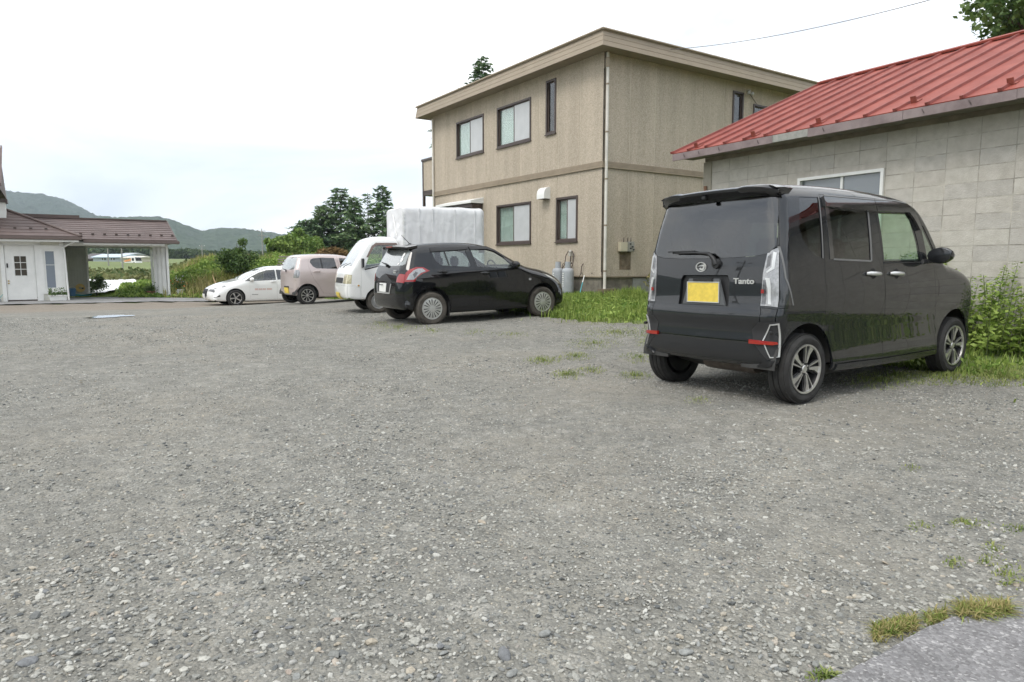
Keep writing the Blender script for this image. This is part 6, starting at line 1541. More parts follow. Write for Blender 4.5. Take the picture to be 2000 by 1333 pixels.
def cot_pt(x, y, z):
    c, s = math.cos(GA), math.sin(GA); return (COTO[0]+x*c-y*s, COTO[1]+x*s+y*c, z)

# ============================================================ VEGETATION
def unit(v): return v/(np.linalg.norm(v, axis=1)[:, None]+1e-9)
def leaf_quads(C, size, asp=.45, upb=.0, axis=None, rng=RNG):
    n = len(C); a = unit(rng.normal(size=(n, 3))) if axis is None else unit(axis+.35*rng.normal(size=(n, 3)))
    r = rng.normal(size=(n, 3)); r[:, 2] += upb; nn = unit(r-(r*a).sum(1)[:, None]*a); b = np.cross(a, nn)
    s = np.asarray(size)[:, None] if np.ndim(size) else np.full((n, 1), size)
    V = np.stack([C-a*s*.5, C+b*s*asp*.5+nn*s*.06, C+a*s*.5, C-b*s*asp*.5+nn*s*.06], 1).reshape(-1, 3)
    return V, np.arange(4*n).reshape(n, 4)
def quads_obj(name, V, Q, m, parent=None):
    return put(name, mesh_np(name, V, quads=Q, mat=m), parent)
def blade_quads(x, y, z, h, wd, lean=.35, rng=RNG):
    n = len(x); t = rng.random(n)*2*PI; d = np.stack([np.cos(t), np.sin(t), np.zeros(n)], 1); sd = np.stack([-np.sin(t), np.cos(t), np.zeros(n)], 1)
    B = np.stack([x, y, z], 1); l = (rng.random(n)*lean)[:, None]; H = h[:, None]; W = np.asarray(wd)[:, None] if np.ndim(wd) else wd
    p1 = B+np.array([0, 0, 1])*H*.55+d*l*H*.35; p2 = B+np.array([0, 0, 1])*H*(1-.35*l)+d*l*H*1.1
    V = np.stack([B-sd*W*.5, B+sd*W*.5, p1+sd*W*.42, p1-sd*W*.42, p2+sd*W*.06, p2-sd*W*.06], 1).reshape(-1, 3)
    i = np.arange(n)*6
    Q = np.concatenate([np.stack([i, i+1, i+2, i+3], 1), np.stack([i+3, i+2, i+4, i+5], 1)])
    return V, Q
def poly_points(poly, n, rng=RNG):
    P = np.array(poly); lo, hi = P.min(0), P.max(0); out = []
    got = 0
    while got < n:
        q = lo+(hi-lo)*rng.random((n*2, 2)); q = q[pip(q[:, 0], q[:, 1], P)]; out.append(q); got += len(q)
    return np.concatenate(out)[:n]
def nz(x, y, f, s=0): return .5+.25*(np.sin(x*f+1.3*np.sin(y*f*.7+s)+s)+np.sin(y*f*1.13+1.7*np.sin(x*f*.6+2*s)+2.1*s))
M['grass'] = leafmat('grass', (.11,.19,.03), (.35,.43,.11), .6, .3, 2.2)
M['grass_dry'] = leafmat('grass_dry', (.15,.17,.04), (.42,.35,.16), .7, .25, 4)
M['weed'] = leafmat('weed', (.11,.20,.03), (.35,.45,.11), .6, .3, 1.2)
M['weed_yellow'] = leafmat('weed_yellow', (.20,.22,.05), (.44,.38,.17), .7, .25, .6)
M['bush'] = leafmat('bush', (.05,.10,.025), (.15,.21,.07), .6, .25, 1)
M['tree_dark'] = leafmat('tree_dark', (.065,.13,.06), (.19,.265,.13), .65, .15, .35)
M['tree_dark2'] = leafmat('tree_dark2', (.078,.15,.06), (.21,.285,.13), .65, .15, .35)
M['tree_light'] = leafmat('tree_light', (.11,.19,.035), (.27,.36,.09), .6, .25, .35)
M['tree_mid'] = leafmat('tree_mid', (.05,.10,.025), (.14,.21,.06), .5, .25, .6)
M['bark'] = mat('bark', (.09,.07,.055), .95, var=.35, vscale=6, bump=.6, bscale=20)
M['stem'] = mat('stem', (.10,.13,.04), .8, var=.2)

# lawn strip along the house and the block wall
LAWN = [(-.6,16.2),(.25,14.5),(.8,13.4),(1.4,12.4),(2.6,11.3),(3.25,8.9),(4.15,6.9),(4.9,6.1),(7.4,3.5),(8.6,4.3),(5.65,8.75),(3.35,12.55),(3.4,13.2),(5.6,19.3),(2.3,17.35),(1.3,19),(-.9,17.6)]
q = poly_points(LAWN, 66000); f_ = RNG.random(len(q)) < .12; q[f_] += RNG.normal(size=(f_.sum(), 2))*.38; x, y = q[:, 0], q[:, 1]; kk = (x < 3.2) | (y < 13); x, y = x[kk], y[kk]
edge = np.clip((x*.62+y*.45-7.2)/1.4, 0, 1)
dens = nz(x, y, 2.2)*.6+nz(x, y, 6, 2)*.4
k = RNG.random(len(x)) < np.clip(-.05+1.35*dens-.30*(1-edge)+.25*np.clip((y-13)/3, 0, 1), 0, 1); x, y = x[k], y[k]
h = (.07+.20*nz(x, y, 1.7, 1)*RNG.random(len(x))+.05*RNG.random(len(x)))*(.55+.75*np.clip((y-9)/7, 0, 1)); h *= np.where((x > 3.3) & (y < 9), .8, 1)
V, Q = blade_quads(x, y, gz(x, y)-.035, h+.03, .010+.008*RNG.random(len(x)), .9)
gr = quads_obj('lawn_grass', V, Q, M['grass']); tag(gr, 'bright green uncut grass along the tan house and block wall', 'grass', kind='stuff')
# small broad leaves in the lawn
q = poly_points(LAWN, 12000); x, y = q[:, 0], q[:, 1]; k = nz(x, y, 2.6, 3) > .52; x, y = x[k], y[k]
V, Q = leaf_quads(np.stack([x, y, gz(x, y)+RNG.random(len(x))*.16], 1), .05+.06*RNG.random(len(x)), .4, 1.2)
tag(quads_obj('lawn_weeds', V, Q, M['weed']), 'low broad-leaved weeds growing among the green grass', 'weeds', kind='stuff')
ST2 = [(-.9,16.7),(-2.3,18.7),(-4.7,21.6),(-6.3,23.5),(-7.2,26.2),(-5.6,29.5),(-3.2,26),(-.8,21.6),(1.2,18.6)]
q = poly_points(ST2, 14000); x, y = q[:, 0], q[:, 1]
V, Q = blade_quads(x, y, gz(x, y)-.035, .06+.12*RNG.random(len(x)), .016, .8)
tag(quads_obj('verge_grass', V, Q, M['grass']), 'green grass verge behind the pink hatchback and the truck', 'grass', kind='stuff')
# sparse grass in the gravel
spots = [(775,640,50,7,230),(740,632,18,4,60),(845,648,20,4,60),(1060,705,26,6,150),(1110,733,24,7,130),(1125,697,26,6,160),(1160,672,40,8,220),(1205,650,60,8,420),(1250,700,30,8,150),(1190,625,80,8,700),(1300,640,40,12,260),(1000,655,30,5,80),(930,650,22,5,60),(1240,735,26,6,110),(1155,725,22,6,90),
         (1365,782,22,6,110),(1270,668,24,10,170),(1720,745,60,12,260),(1850,735,70,14,900),(1760,735,60,10,380),(1950,735,60,16,900),(1330,690,40,12,160),
         (1800,1030,22,8,60),(1880,1020,16,6,40),(1895,1025,30,7,90),(1985,1035,26,8,100),(1862,1100,16,8,50),(1940,1075,22,12,60),(1780,915,16,6,40),(1975,1125,30,20,130),(1610,1325,26,9,160),(1930,1098,18,8,40)]
def ground_many(u, v):
    x_ = (u-1000)/FPX; y_ = (666.5-v)/FPX; d = np.stack([x_, _c+y_*_s, -_s+y_*_c], 1); z = np.zeros(len(u))
    for _ in range(10):
        k = (z-CAMZ)/d[:, 2]; z = .5*z+.5*gz(d[:, 0]*k, d[:, 1]*k)
    k = (z-CAMZ)/d[:, 2]; return d[:, 0]*k, d[:, 1]*k
bu, bv, bh = [], [], []
for u, v, ru, rv, n in spots:
    n = int(n*(1.9 if v < 760 else .8)); a = RNG.random(n)*6.28; r = 1.5*RNG.random(n)**.8
    bu.append(u+ru*r*np.cos(a)); bv.append(v+rv*r*np.sin(a)); bh.append((.018+.03*RNG.random(n))*(1.2-.5*r)*(1.2 if v < 760 else .6))
bh = np.concatenate(bh); bx, by = ground_many(np.concatenate(bu), np.concatenate(bv))
V, Q = blade_quads(bx, by, gz(bx, by), bh, .004+.003*RNG.random(len(bx)), 1.5)
tag(quads_obj('sparse_grass', V, Q, leafmat('thin_grass', (.13,.19,.04), (.34,.36,.13), .7, .25, 5)), 'sparse short grass growing through the gravel', 'grass', kind='stuff')
# tufts at the edge of the pavement
def tuft(u0, u1, v, n, hgt, label):
    t = RNG.random(n); px_, py_ = ground_many(u0+(u1-u0)*t, v(t)+RNG.normal(size=n)*7)
    P = np.stack([px_, py_, gz(px_, py_)], 1); c = P.mean(0); r = empty('grass_tuft', tuple(c), 0, label, 'grass', 'grass tufts at the pavement edge')
    d = RNG.random(n); L_ = (d > .2)
    for nm, m, kk in (('green_blades', M['grass'], ~L_), ('dry_blades', M['grass_dry'], L_)):
        V, Q = blade_quads(P[kk, 0]-c[0], P[kk, 1]-c[1], P[kk, 2]-c[2], hgt*(.35+.65*RNG.random(kk.sum())), .0032+.002*RNG.random(kk.sum()), 1.5)
        quads_obj(nm, V, Q, m, r)
tuft(1705, 1790, lambda t: 1240-20*t, 1100, .033, 'small green and dry grass tuft at the left end of the pavement edge')
tuft(1872, 1972, lambda t: 1203-4*t, 1500, .05, 'larger straw-tipped grass tuft at the right side of the pavement edge')
tuft(1806, 1850, lambda t: 1212-6*t, 300, .03, 'tiny grass tuft between the two larger ones at the pavement edge')

# weeds before the block wall
def weed_plant(x, y, h, n, label, lf=.085, m=None, spread=.16):
    r = empty('weed_plant', (x, y, g1(x, y)-.04), 0, label, 'weed', 'weeds growing against the block wall'); st = MB(); C = []; A = []; S = []
    for s in range(n):
        a = RNG.random()*6.28; hh = h*(.6+.4*RNG.random()); bx, by = spread*RNG.normal()*.6, spread*RNG.normal()*.6
        top = np.array([bx+math.cos(a)*hh*.18, by+math.sin(a)*hh*.18, hh]); b0 = np.array([bx, by, 0])
        pts = [b0+(top-b0)*t+np.array([0, 0, -.03*math.sin(t*PI)]) for t in np.linspace(0, 1, 6)]
        st.tube([tuple(p) for p in pts], [.006, .005, .0045, .004, .003, .002], 5)
        m_ = int(26+34*hh)
        for i in range(m_):
            t = .10+.9*(i+RNG.random())/m_; p = b0+(top-b0)*t; b = i*2.4+RNG.random()*.6; ln = lf*(1.35-.85*t)*(.7+.6*RNG.random())
            ax = np.array([math.cos(b), math.sin(b), .35-.5*RNG.random()]); C.append(p+ax*ln*.7); A.append(ax); S.append(ln)
            if RNG.random() < .5: C.append(p+ax*ln*1.5+np.array([0, 0, -.02])); A.append(ax); S.append(ln*.8)
    st.build('stem', M['stem'], r)
    V, Q = leaf_quads(np.array(C), np.array(S), .5, 1.6, np.array(A)); quads_obj('foliage', V, Q, m or M['weed'], r)
ORD = 'first second third fourth fifth sixth seventh eighth ninth tenth eleventh twelfth thirteenth'.split()
wl = lambda t, o: (5.79187-math.sin(rad(31.1))*t-math.cos(rad(31.1))*o, 8.9+math.cos(rad(31.1))*t-math.sin(rad(31.1))*o)
k = 0
for t, o, h, n in ((1.35,.25,.95,6),(1.0,.30,.95,7),(.72,.22,1.12,8),(.55,.55,.85,7),(.32,.30,1.0,8),(.12,.62,.80,8),(-.08,.28,.95,9),(-.30,.58,.85,8),(-.50,.30,.92,9),(-.72,.62,.78,8),(-.95,.3,.9,8),(-1.25,.5,.85,8),(-1.6,.35,.9,8),(.85,.72,.62,6),(.25,.95,.5,6),(-.25,.95,.48,6)):
    x, y = wl(t, o); weed_plant(x, y, h*1.2, n, ORD[k]+' leafy weed clump from the minivan along the block wall' if k < 13 else ORD[k-13]+' low weed clump in front of the row along the block wall'); k += 1
x, y = wl(.78, .22); weed_plant(x, y, 1.52, 1, 'single tall thin weed rising above the others before the block wall', .06)
for o in [o for o in bpy.data.objects if o.name.startswith('weed_plant') and 'tall' in o.get('label', '')]: o.pop('group', None) if hasattr(o, 'pop') else None

# ---- trees
def broadleaf(name, label, x, y, zb, H, R, n, leaf, m, squash=.8, trunk=.12, clumps=26, group=None, cat='tree', low=.25, seed=1, asp=.6):
    g = np.random.default_rng(seed); r = empty(name, (x, y, zb), 0, label, cat, group); tb = MB()
    zc = H*(1+low)/2; rz = H*(1-low)/2
    cs = unit(g.normal(size=(clumps, 3)))*(g.random(clumps)**.45)[:, None]*np.array([R*.8, R*.8, rz*.82])+np.array([0, 0, zc])
    tb.tube([(0, 0, 0), (.02*H, 0, H*.3), (-.01*H, .01*H, H*.6), (0, 0, H*.85)], [trunk, trunk*.75, trunk*.5, trunk*.2], 8)
    for c in cs:
        b = np.array([0, 0, max(.15*H, min(c[2]*.7, H*.6))]); md = (b+c)/2+np.array([0, 0, .06*H]); tb.tube([tuple(b), tuple(md), tuple(c)], [trunk*.4, trunk*.25, trunk*.08], 5)
    tb.build('trunk', M['bark'], r, smooth=60)
    k = g.integers(0, clumps, n); rad_ = (R*.34)*(.6+.7*g.random(clumps))
    d = unit(g.normal(size=(n, 3)))*(g.random(n)**.5)[:, None]
    C = cs[k]+d*rad_[k][:, None]*np.array([1, 1, squash])
    V, Q = leaf_quads(C, leaf*(.6+.8*g.random(n)), asp, .9, rng=g); quads_obj('crown', V, Q, m, r)
    return r
def conifer(name, label, x, y, zb, H, R, m, n=34, per=7, spray=.5, group=None, low=.12, seed=1, droop=.12, power=.8, thin=1.0):
    g = np.random.default_rng(seed); r = empty(name, (x, y, zb), 0, label, 'tree', group); tb = MB().tube([(0, 0, 0), (0, 0, H*.5), (0, 0, H)], [H*.016, H*.010, .02], 7); C = []; A = []; S = []
    for i in range(n):
        t = low+(1-low)*(i+.3*g.random())/n; z = H*t; L_ = R*((1-t)**power)*(.7+.5*g.random())+.12
        for j in range(per):
            a = g.random()*6.28; l = L_*(.55+.6*g.random()); dr = -droop*l+.1*l*t
            e = np.array([math.cos(a)*l, math.sin(a)*l, z+dr]); b0 = np.array([0, 0, z])
            if l > .5: tb.tube([tuple(b0), tuple((b0+e)/2+np.array([0, 0, .05*l])), tuple(e)], [.035, .022, .008], 4)
            ns = max(3, int(l/spray*4.2*thin))
            for s in range(ns):
                f = .22+.78*(s+g.random())/ns; p = b0+(e-b0)*f+np.array([0, 0, .05*l*math.sin(f*PI)]); sd = g.choice([-1, 1])*(1-.4*f)
                ax = np.array([math.cos(a+sd*.9), math.sin(a+sd*.9), -.15+.25*g.random()]); ln = spray*(.6+.7*g.random()); C.append(p+ax*ln*.4+g.normal(size=3)*spray*.12); A.append(ax); S.append(ln)
    tb.build('trunk', M['bark'], r)
    V, Q = leaf_quads(np.array(C), np.array(S), .42, 2.0, np.array(A), g); quads_obj('crown', V, Q, m, r)
    return r
def place(u, vtop, D):
    p = at_y(u, vtop, D); zb = g1(p[0], D)-.1; return p[0], D, zb, p[2]-zb
GT = 'dark trees behind the field'
for i, (u, vt, hw, D, mm, lab) in enumerate(((600,430,46,80,0,'low broad dark conifer at the left end of the tree group'), (632,402,44,82,1,'dark conifer left of the tallest broad one'), (664,367,44,84,0,'tallest broad dark conifer in the group behind the field'),
        (692,385,28,80,1,'slim dark conifer right of the tallest broad one'), (718,377,20,86,0,'thin sparse conifer with sky showing through its branches'), (746,363,30,82,1,'tall conifer at the right end, next to the tarpaulin'), (764,412,30,76,0,'low dense conifer partly hidden by the tarpaulin'), (584,452,34,76,1,'lowest dark conifer at the far left of the group'))):
    x, y, zb, H = place(u, vt, D)
    conifer('conifer_tree', lab, x, y, zb, H, hw/FPX*D*1.55, M['tree_dark'] if mm == 0 else M['tree_dark2'], 28 if i != 4 else 20, 9 if i not in (4,) else 4, .62, GT, .08, 20+i, .10, .62 if i != 4 else .8, 1.1 if i != 4 else .7)
for i, (u, vt, hw, D, lab) in enumerate(((572,447,46,66,'light green leafy tree before the dark conifers'), (540,460,30,64,'smaller light green tree at the left foot of the conifers'), (606,452,30,68,'light green round tree under the dark conifers'))):
    x, y, zb, H = place(u, vt, D)
    broadleaf('leafy_tree', lab, x, y, zb, H, hw/FPX*D, 5200, .34, M['tree_light'], .8, .12, 24, 'light green trees', low=.12, seed=40+i)
x, y, zb, H = place(462, 461, 33.5); broadleaf('small_tree', 'small dark green tree standing on the weedy bank behind the white car', x, y, zb, H, 1.0, 5200, .12, M['tree_mid'], 1.0, .05, 34, low=.06, seed=51)
x, y, zb, H = place(941, 112, 46); conifer('spruce_tree', 'pointed spruce top rising behind the flat roof of the tan house', x, y, zb, H, 8.0, M['tree_dark'], 52, 7, .30, None, .55, 60, .10, 1.0, 1.0)
pt = at_y(2062, 8, 17.0); broadleaf('garden_tree', 'large-leaved tree reaching over the ridge of the red roof', pt[0], 17.0, .4, pt[2]+1.6, 2.1, 9000, .17, M['tree_mid'], .8, .16, 40, low=.40, seed=71)

# bank of weeds behind the asphalt
q = poly_points([(-17.6,30.6),(-9,30.5),(-4,30.2),(2,30.5),(3,46),(-26,46),(-21,36)], 90000); x, y = q[:, 0], q[:, 1]
m_ = (x/y > -.54-.06*nz(x, y, .8)) ; x, y = x[m_], y[m_]
hh = (.10+.60*nz(x, y, .9, 1)*nz(x, y, 2.3, 2)+.2*nz(x, y, 5))*np.clip((y-30.2)/2.0, .35, 1)
z = gz(x, y)+hh*RNG.random(len(x))**.6
yel = nz(x, y, .55, 4)+.35*np.clip((-x/y-.34)/.14, 0, 1)-.35*np.clip((y-33.5)/3, 0, 1)-.5*np.clip((32.4-y)/1.2, 0, 1)+.25*(RNG.random(len(x))-.5)
V, Q = leaf_quads(np.stack([x, y, z], 1)[yel < .74], .10+.14*RNG.random((yel < .74).sum()), .5, .8)
tag(quads_obj('bank_weeds', V, Q, M['weed']), 'dense green weeds covering the bank behind the white car', 'weeds', kind='stuff')
k = yel >= .74
V, Q = blade_quads(x[k], y[k], gz(x[k], y[k])-.03, .25+.5*RNG.random(k.sum()), .03+.02*RNG.random(k.sum()), .7)
tag(quads_obj('dry_weeds', V, Q, M['weed_yellow']), 'yellowing grass and dry stalks among the bank weeds', 'weeds', kind='stuff')
# crop on top of the bank
q = poly_points([(-20,39),(4,38.2),(8,62),(-30,62)], 16000); x, y = q[:, 0], q[:, 1]; k = x/y > -.50; x, y = x[k], y[k]
V, Q = blade_quads(x, y, gz(x, y)-.05, .45+.5*RNG.random(len(x)), .06+.04*RNG.random(len(x)), .8)
tag(quads_obj('crop_field', V, Q, leafmat('crop', (.13,.17,.04), (.36,.34,.13), .7, .25, .8)), 'yellow-green crop standing on top of the bank', 'crop', kind='stuff')
# rough growth beyond the carport
q = poly_points([(-24,34.2),(-19.5,32.2),(-16.0,31.0),(-15.6,34),(-18,37.5),(-24,39)], 15000); x, y = q[:, 0], q[:, 1]
V, Q = blade_quads(x, y, gz(x, y)-.03, (.05+.30*RNG.random(len(x))*nz(x, y, 1.3))*np.clip((x+20.3)/2.6, .25, 1), .025+.02*RNG.random(len(x)), .8)
tag(quads_obj('field_edge_grass', V, Q, M['grass']), 'tall green grass along the far edge of the carport floor', 'grass', kind='stuff')
q = poly_points([(-70,62),(-34,60),(-30,75),(-34,84),(-80,88)], 14000); x, y = q[:, 0], q[:, 1]; z = gz(x, y)+1.6*nz(x, y, .35, 2)*nz(x, y, .9, 1)*RNG.random(len(x))
V, Q = leaf_quads(np.stack([x, y, z], 1), .35+.35*RNG.random(len(x)), .55, .9)
tag(quads_obj('hedgerow_scrub', V, Q, leafmat('scrub', (.07,.11,.03), (.20,.20,.08), .7, .2, .25)), 'brownish green scrub across the far side of the sheeted field', 'scrub', kind='stuff')
x, y = cot_pt(2.95, 5.6, 0)[:2]; broadleaf('flowering_shrub', 'dark leafy shrub at the back corner of the carport', x, y, g1(x, y)-.05, 1.15, .62, 2600, .085, M['bush'], 1, .03, 22, cat='shrub', low=.02, seed=81)

# ---- hills and distant woods
def prof(tab, u): return np.interp(u, [t[0] for t in tab], [t[1] for t in tab])
def hills(name, D, tab, seed, m, lo, rough):
    g = np.random.default_rng(seed); az = np.concatenate([np.linspace(-PI, -.80, 500), np.linspace(-.7985, -.1, 1100), np.linspace(-.098, PI, 620)[:-1]])
    K = 60
    base = lo+lo*.45*np.sin(az*3+seed)+lo*.3*np.sin(az*7.3+2*seed)+lo*.14*np.sin(az*17+seed)
    u = 1000+FPX*np.tan(np.clip(az, -1.2, 1.2)); el = (516-prof(tab, u))/FPX*np.cos(az)
    inw = sstep((az+1.05)/.2)*sstep((.02-az)/.2)
    el = base*(1-inw)+el*inw
    crest = el*D; V = []
    for i in range(K+1):
        t = i/K; d = D*(.62+.38*t) if True else D
        sh = np.sin(t*PI/2)**1.25
        z = CAMZ+crest*sh*(d/D)+rough*(np.interp(np.cumsum(np.r_[0, np.diff(az)])*D, np.arange(0, 2*PI*D+20, 7.), g.random(int((2*PI*D+20)/7)+1)[:len(np.arange(0, 2*PI*D+20, 7.))])-.3)*(t > .05)+.10*crest*np.sin(az*60+t*9+seed)*np.sin(t*PI)*.6
        V.append(np.stack([np.sin(az)*d, np.cos(az)*d, z], 1))
    for k_, (dd, dz) in enumerate(((1.06, .75), (1.25, -.02))): V.append(np.stack([np.sin(az)*D*dd, np.cos(az)*D*dd, CAMZ+crest*dz-2], 1))
    V = np.concatenate(V); n = len(az); R_ = K+3
    a, b = np.meshgrid(np.arange(R_-1), np.arange(n), indexing='ij'); i0 = (a*n+b).ravel(); i1 = (a*n+(b+1) % n).ravel()
    Q = np.stack([i0, i1, i1+n, i0+n], 1); me = mesh_np(name, V, quads=Q, mat=m)
    return tag(put(name, me), kind='structure')
M['forest'] = mat('forest', (.016,.032,.022), .95, col2=(.046,.070,.046), vscale=.045, detail=9, bump=1.0, bscale=.12, bdist=6)
M['forest2'] = mat('forest2', (.018,.038,.020), .95, col2=(.055,.085,.045), vscale=.06, detail=9, bump=1.0, bscale=.16, bdist=5)
hills('far_hills', 1900, [(-400,380),(-100,376),(0,377),(40,380),(100,386),(140,396),(170,410),(200,424),(260,436),(340,450),(420,458),(560,470),(1000,480)], 3, M['forest'], .085, 7)
hills('near_hills', 1250, [(-400,500),(60,492),(130,455),(180,434),(215,428),(250,430),(285,428),(318,427),(345,434),(375,446),(402,456),(425,452),(455,449),(490,451),(520,456),(560,462),(640,470),(800,478),(1000,480)], 5, M['forest2'], .06, 5)
def wood(name, label, pts, n, size, seed, m):
    g = np.random.default_rng(seed); C = []
    for (u, v, hw, D) in pts:
        p = at_y(u, v, D); zb = g1(p[0], D); H = p[2]-zb; R = hw/FPX*D
        k = n//len(pts); d = unit(g.normal(size=(k, 3)))*(g.random(k)**.4)[:, None]; C.append(np.array([p[0], D, zb+H*.5])+d*np.array([R, R, H*.52]))
    C = np.concatenate(C); V, Q = leaf_quads(C, size*(.6+.8*g.random(len(C))), .6, .8, rng=g)
    return tag(quads_obj(name, V, Q, m), label, 'woods', kind='stuff')
wood('distant_wood', 'dark line of woods at the foot of the hills behind the sheds', [(u, v, 26, 300) for u, v in ((120,486),(160,484),(185,486),(205,488),(225,484),(248,480),(270,482),(290,484),(312,486),(340,490),(365,488),(390,491),(420,493),(450,494),(480,493),(510,493),(545,494),(580,492),(640,490),(700,490))], 26000, 2.2, 9, leafmat('wood', (.03,.06,.02), (.09,.13,.045), .7, .15, .05))

# ============================================================ FIELD, SHEDS AND POLES BEYOND
def px_sheet(name, label, cat, px, dz, m):
    P = [ground_at(u, v) for u, v in px]; me = bpy.data.meshes.new(name); bm = bmesh.new()
    f = bm.faces.new([bm.verts.new((p[0], p[1], p[2]+dz)) for p in P]); bmesh.ops.triangulate(bm, faces=[f]); bmesh.ops.subdivide_edges(bm, edges=bm.edges, cuts=3, use_grid_fill=True)
    for v in bm.verts: v.co.z = g1(v.co.x, v.co.y)+dz+.05*math.sin(v.co.x*1.7)*math.sin(v.co.y*1.1)
    bm.normal_update(); bm.to_mesh(me); bm.free(); me.materials.append(m); return tag(put(name, me), label, cat)
M['mulch'] = mat('mulch', (.78,.78,.77), .5, var=.05)
px_sheet('mulch_sheet', 'large white plastic mulch sheet on the field behind the carport', 'sheet', [(170,549),(215,544),(250,544),(276,555),(262,563),(236,569),(205,577),(170,580)], .14, M['mulch'])
px_sheet('mulch_sheet', 'narrow white plastic sheet behind the larger sheet on the field', 'sheet', [(172,540),(205,537),(232,538),(236,544),(206,545),(172,549)], .14, M['mulch'])
def boxhouse(name, label, u0, u1, vt, vb, D, wall, roof, depth=8, rh=.8, wins=()):
    a = at_y(u0, vb, D); b = at_y(u1, vb, D); t = at_y(u0, vt, D); L_ = b[0]-a[0]; H = t[2]-a[2]-rh; zb = min(a[2], g1(a[0], D))
    r = empty(name, (a[0], D, zb), 0, label, 'building'); H += a[2]-zb
    MB().box((0, 0, -.6), (L_, depth, H)).build('wall', wall, r)
    MB().add([(-.3,-.4,H),(L_+.3,-.4,H),(L_+.3,depth/2,H+rh),(-.3,depth/2,H+rh),(-.3,depth+.4,H),(L_+.3,depth+.4,H),(-.3,-.4,H-.15),(L_+.3,-.4,H-.15)], [(0,1,2,3),(3,2,5,4),(0,3,4),(1,5,2),(0,6,7,1)]).build('roof', roof, r)
    for f0, f1 in wins:
        w_ = MB().box((L_*f0, -.05, H*.35), (L_*f1, -.005, H*.72)).build('window', M['black'], r); MB().box((L_*(f0+f1)/2-.08, -.08, H*.35), (L_*(f0+f1)/2+.08, -.052, H*.72)).build('mullion', M['white'], w_)
boxhouse('field_shed', 'long pale blue shed beyond the green field', 182, 236, 496, 511, 150, mat('pale_blue', (.42,.47,.50), .7), mat('blue_roof', (.48,.58,.68), .5), 8, .7, ((.33,.46),(.66,.78)))
boxhouse('brown_barn', 'dark brown barn left of the long pale shed', 160, 183, 495, 511, 152, mat('barn', (.13,.11,.10), .8), mat('barn_roof', (.10,.09,.09), .7), 8, 1.2)
boxhouse('cream_shed', 'cream coloured shed right of the long pale shed', 240, 273, 500, 512, 148, mat('cream', (.62,.58,.46), .7), mat('cream_roof', (.60,.58,.50), .6), 6, .4, ((.35,.55),))
boxhouse('greenhouse_roof', 'low grey roof behind the cream shed', 236, 256, 494, 505, 165, mat('grey_wall', (.4,.42,.42), .7), mat('grey_roof', (.42,.45,.47), .6), 6, .4)
def field_truck():
    p = at_y(264, 519, 138); r = empty('field_truck', (p[0], 138, p[2]), rad(-18), 'small white crane truck with orange boom parked in the field', 'truck')
    MB().hexa([(-.2,-.8,.3),(1.2,-.8,.3),(1.2,.8,.3),(-.2,.8,.3),(-.2,-.75,1.7),(.75,-.75,1.7),(.75,.75,1.7),(-.2,.75,1.7)]).build('cab', M['white'], r, bevel=.05)
    MB().hexa([(.88,-.7,.95),(1.06,-.7,.95),(1.06,.7,.95),(.88,.7,.95),(.72,-.65,1.6),(.82,-.65,1.6),(.82,.65,1.6),(.72,.65,1.6)]).build('windscreen', M['black'], r)
    MB().box((0.1,-.83,.95),(.6,-.79,1.5)).build('door_glass', M['black'], r)
    MB().box((-2.8,-.8,.3),(-.25,.8,.7)).build('bed', M['white'], r); mat('orange', (.55,.24,.08), .6); MB().hexa([(-2.6,-.2,.7),(-.3,-.2,1.1),(-.3,.2,1.1),(-2.6,.2,.7),(-2.6,-.2,.95),(-.5,-.2,1.5),(-.5,.2,1.5),(-2.6,.2,.95)]).build('boom', bpy.data.materials['orange'], r)
    for x in (.6, -2.0):
        for y in (-.75, .75): MB().lathe([(.01,-.1),(.35,-.1),(.35,.1),(.01,.1)], 14, 'y', (x, y, .3)).build('wheel', M['rubber'], r)
field_truck()
M['pole'] = mat('pole', (.30,.29,.27), .9, var=.15, vscale=2)
def pole(label, x, y, z, H, arm=1.8, rot=0, trans=False, r0=.15):
    r = empty('utility_pole', (x, y, z), rot, label, 'pole', 'utility poles'); MB().tube([(0, 0, -.5), (0, 0, H)], [r0, r0*.6], 8).build('shaft', M['pole'], r, smooth=60)
    for k in range(2): MB().box((-arm/2, -.05, H-.5-k*.8), (arm/2, .05, H-.4-k*.8)).build('crossarm', M['pole'], r)
    for k in (-1, 0, 1): MB().tube([(k*arm*.42, 0, H-.4), (k*arm*.42, 0, H-.18)], .05, 6).build('insulator', M['white'], r)
    if trans: MB().tube([(.38, 0, H-2.6), (.38, 0, H-1.6)], .28, 12).build('transformer', M['pole'], r, smooth=60)
for lab, u, vt, D in (('thin grey utility pole seen left through the carport', 209, 470, 120), ('grey utility pole beside the long pale shed, seen through the carport', 236, 466, 105), ('slim utility pole against the hill left of the light green trees', 511, 447, 130), ('pale thin pole in front of the hill right of the carport', 394, 478, 180)):
    p = at_y(u, vt, D); zb = g1(p[0], D)-.3; pole(lab, p[0], D, zb, p[2]-zb, 1.4, .3, False, .13)
pole('utility pole with transformer across the road, mirrored in the minivan window', -37, 6.5, -.4, 10.5, 2.0, 1.3, True); pole('plain utility pole mirrored in the minivan window', -36, 9.2, -.4, 9.5, 1.8, 1.3)

# overhead wire
a = at_y(1310, 97, 18.2); b = at_y(2250, -130, 9.0)
pts = [tuple(np.array(a)*(1-t)+np.array(b)*t+np.array([0, 0, -.25*4*t*(1-t)])) for t in np.linspace(0, 1, 24)]
tag(MB().tube(pts, .007, 5).build('overhead_wire', mat('wire_grey', (.10,.10,.11), .6)), 'thin overhead wire rising right from the flat roof', 'wire')

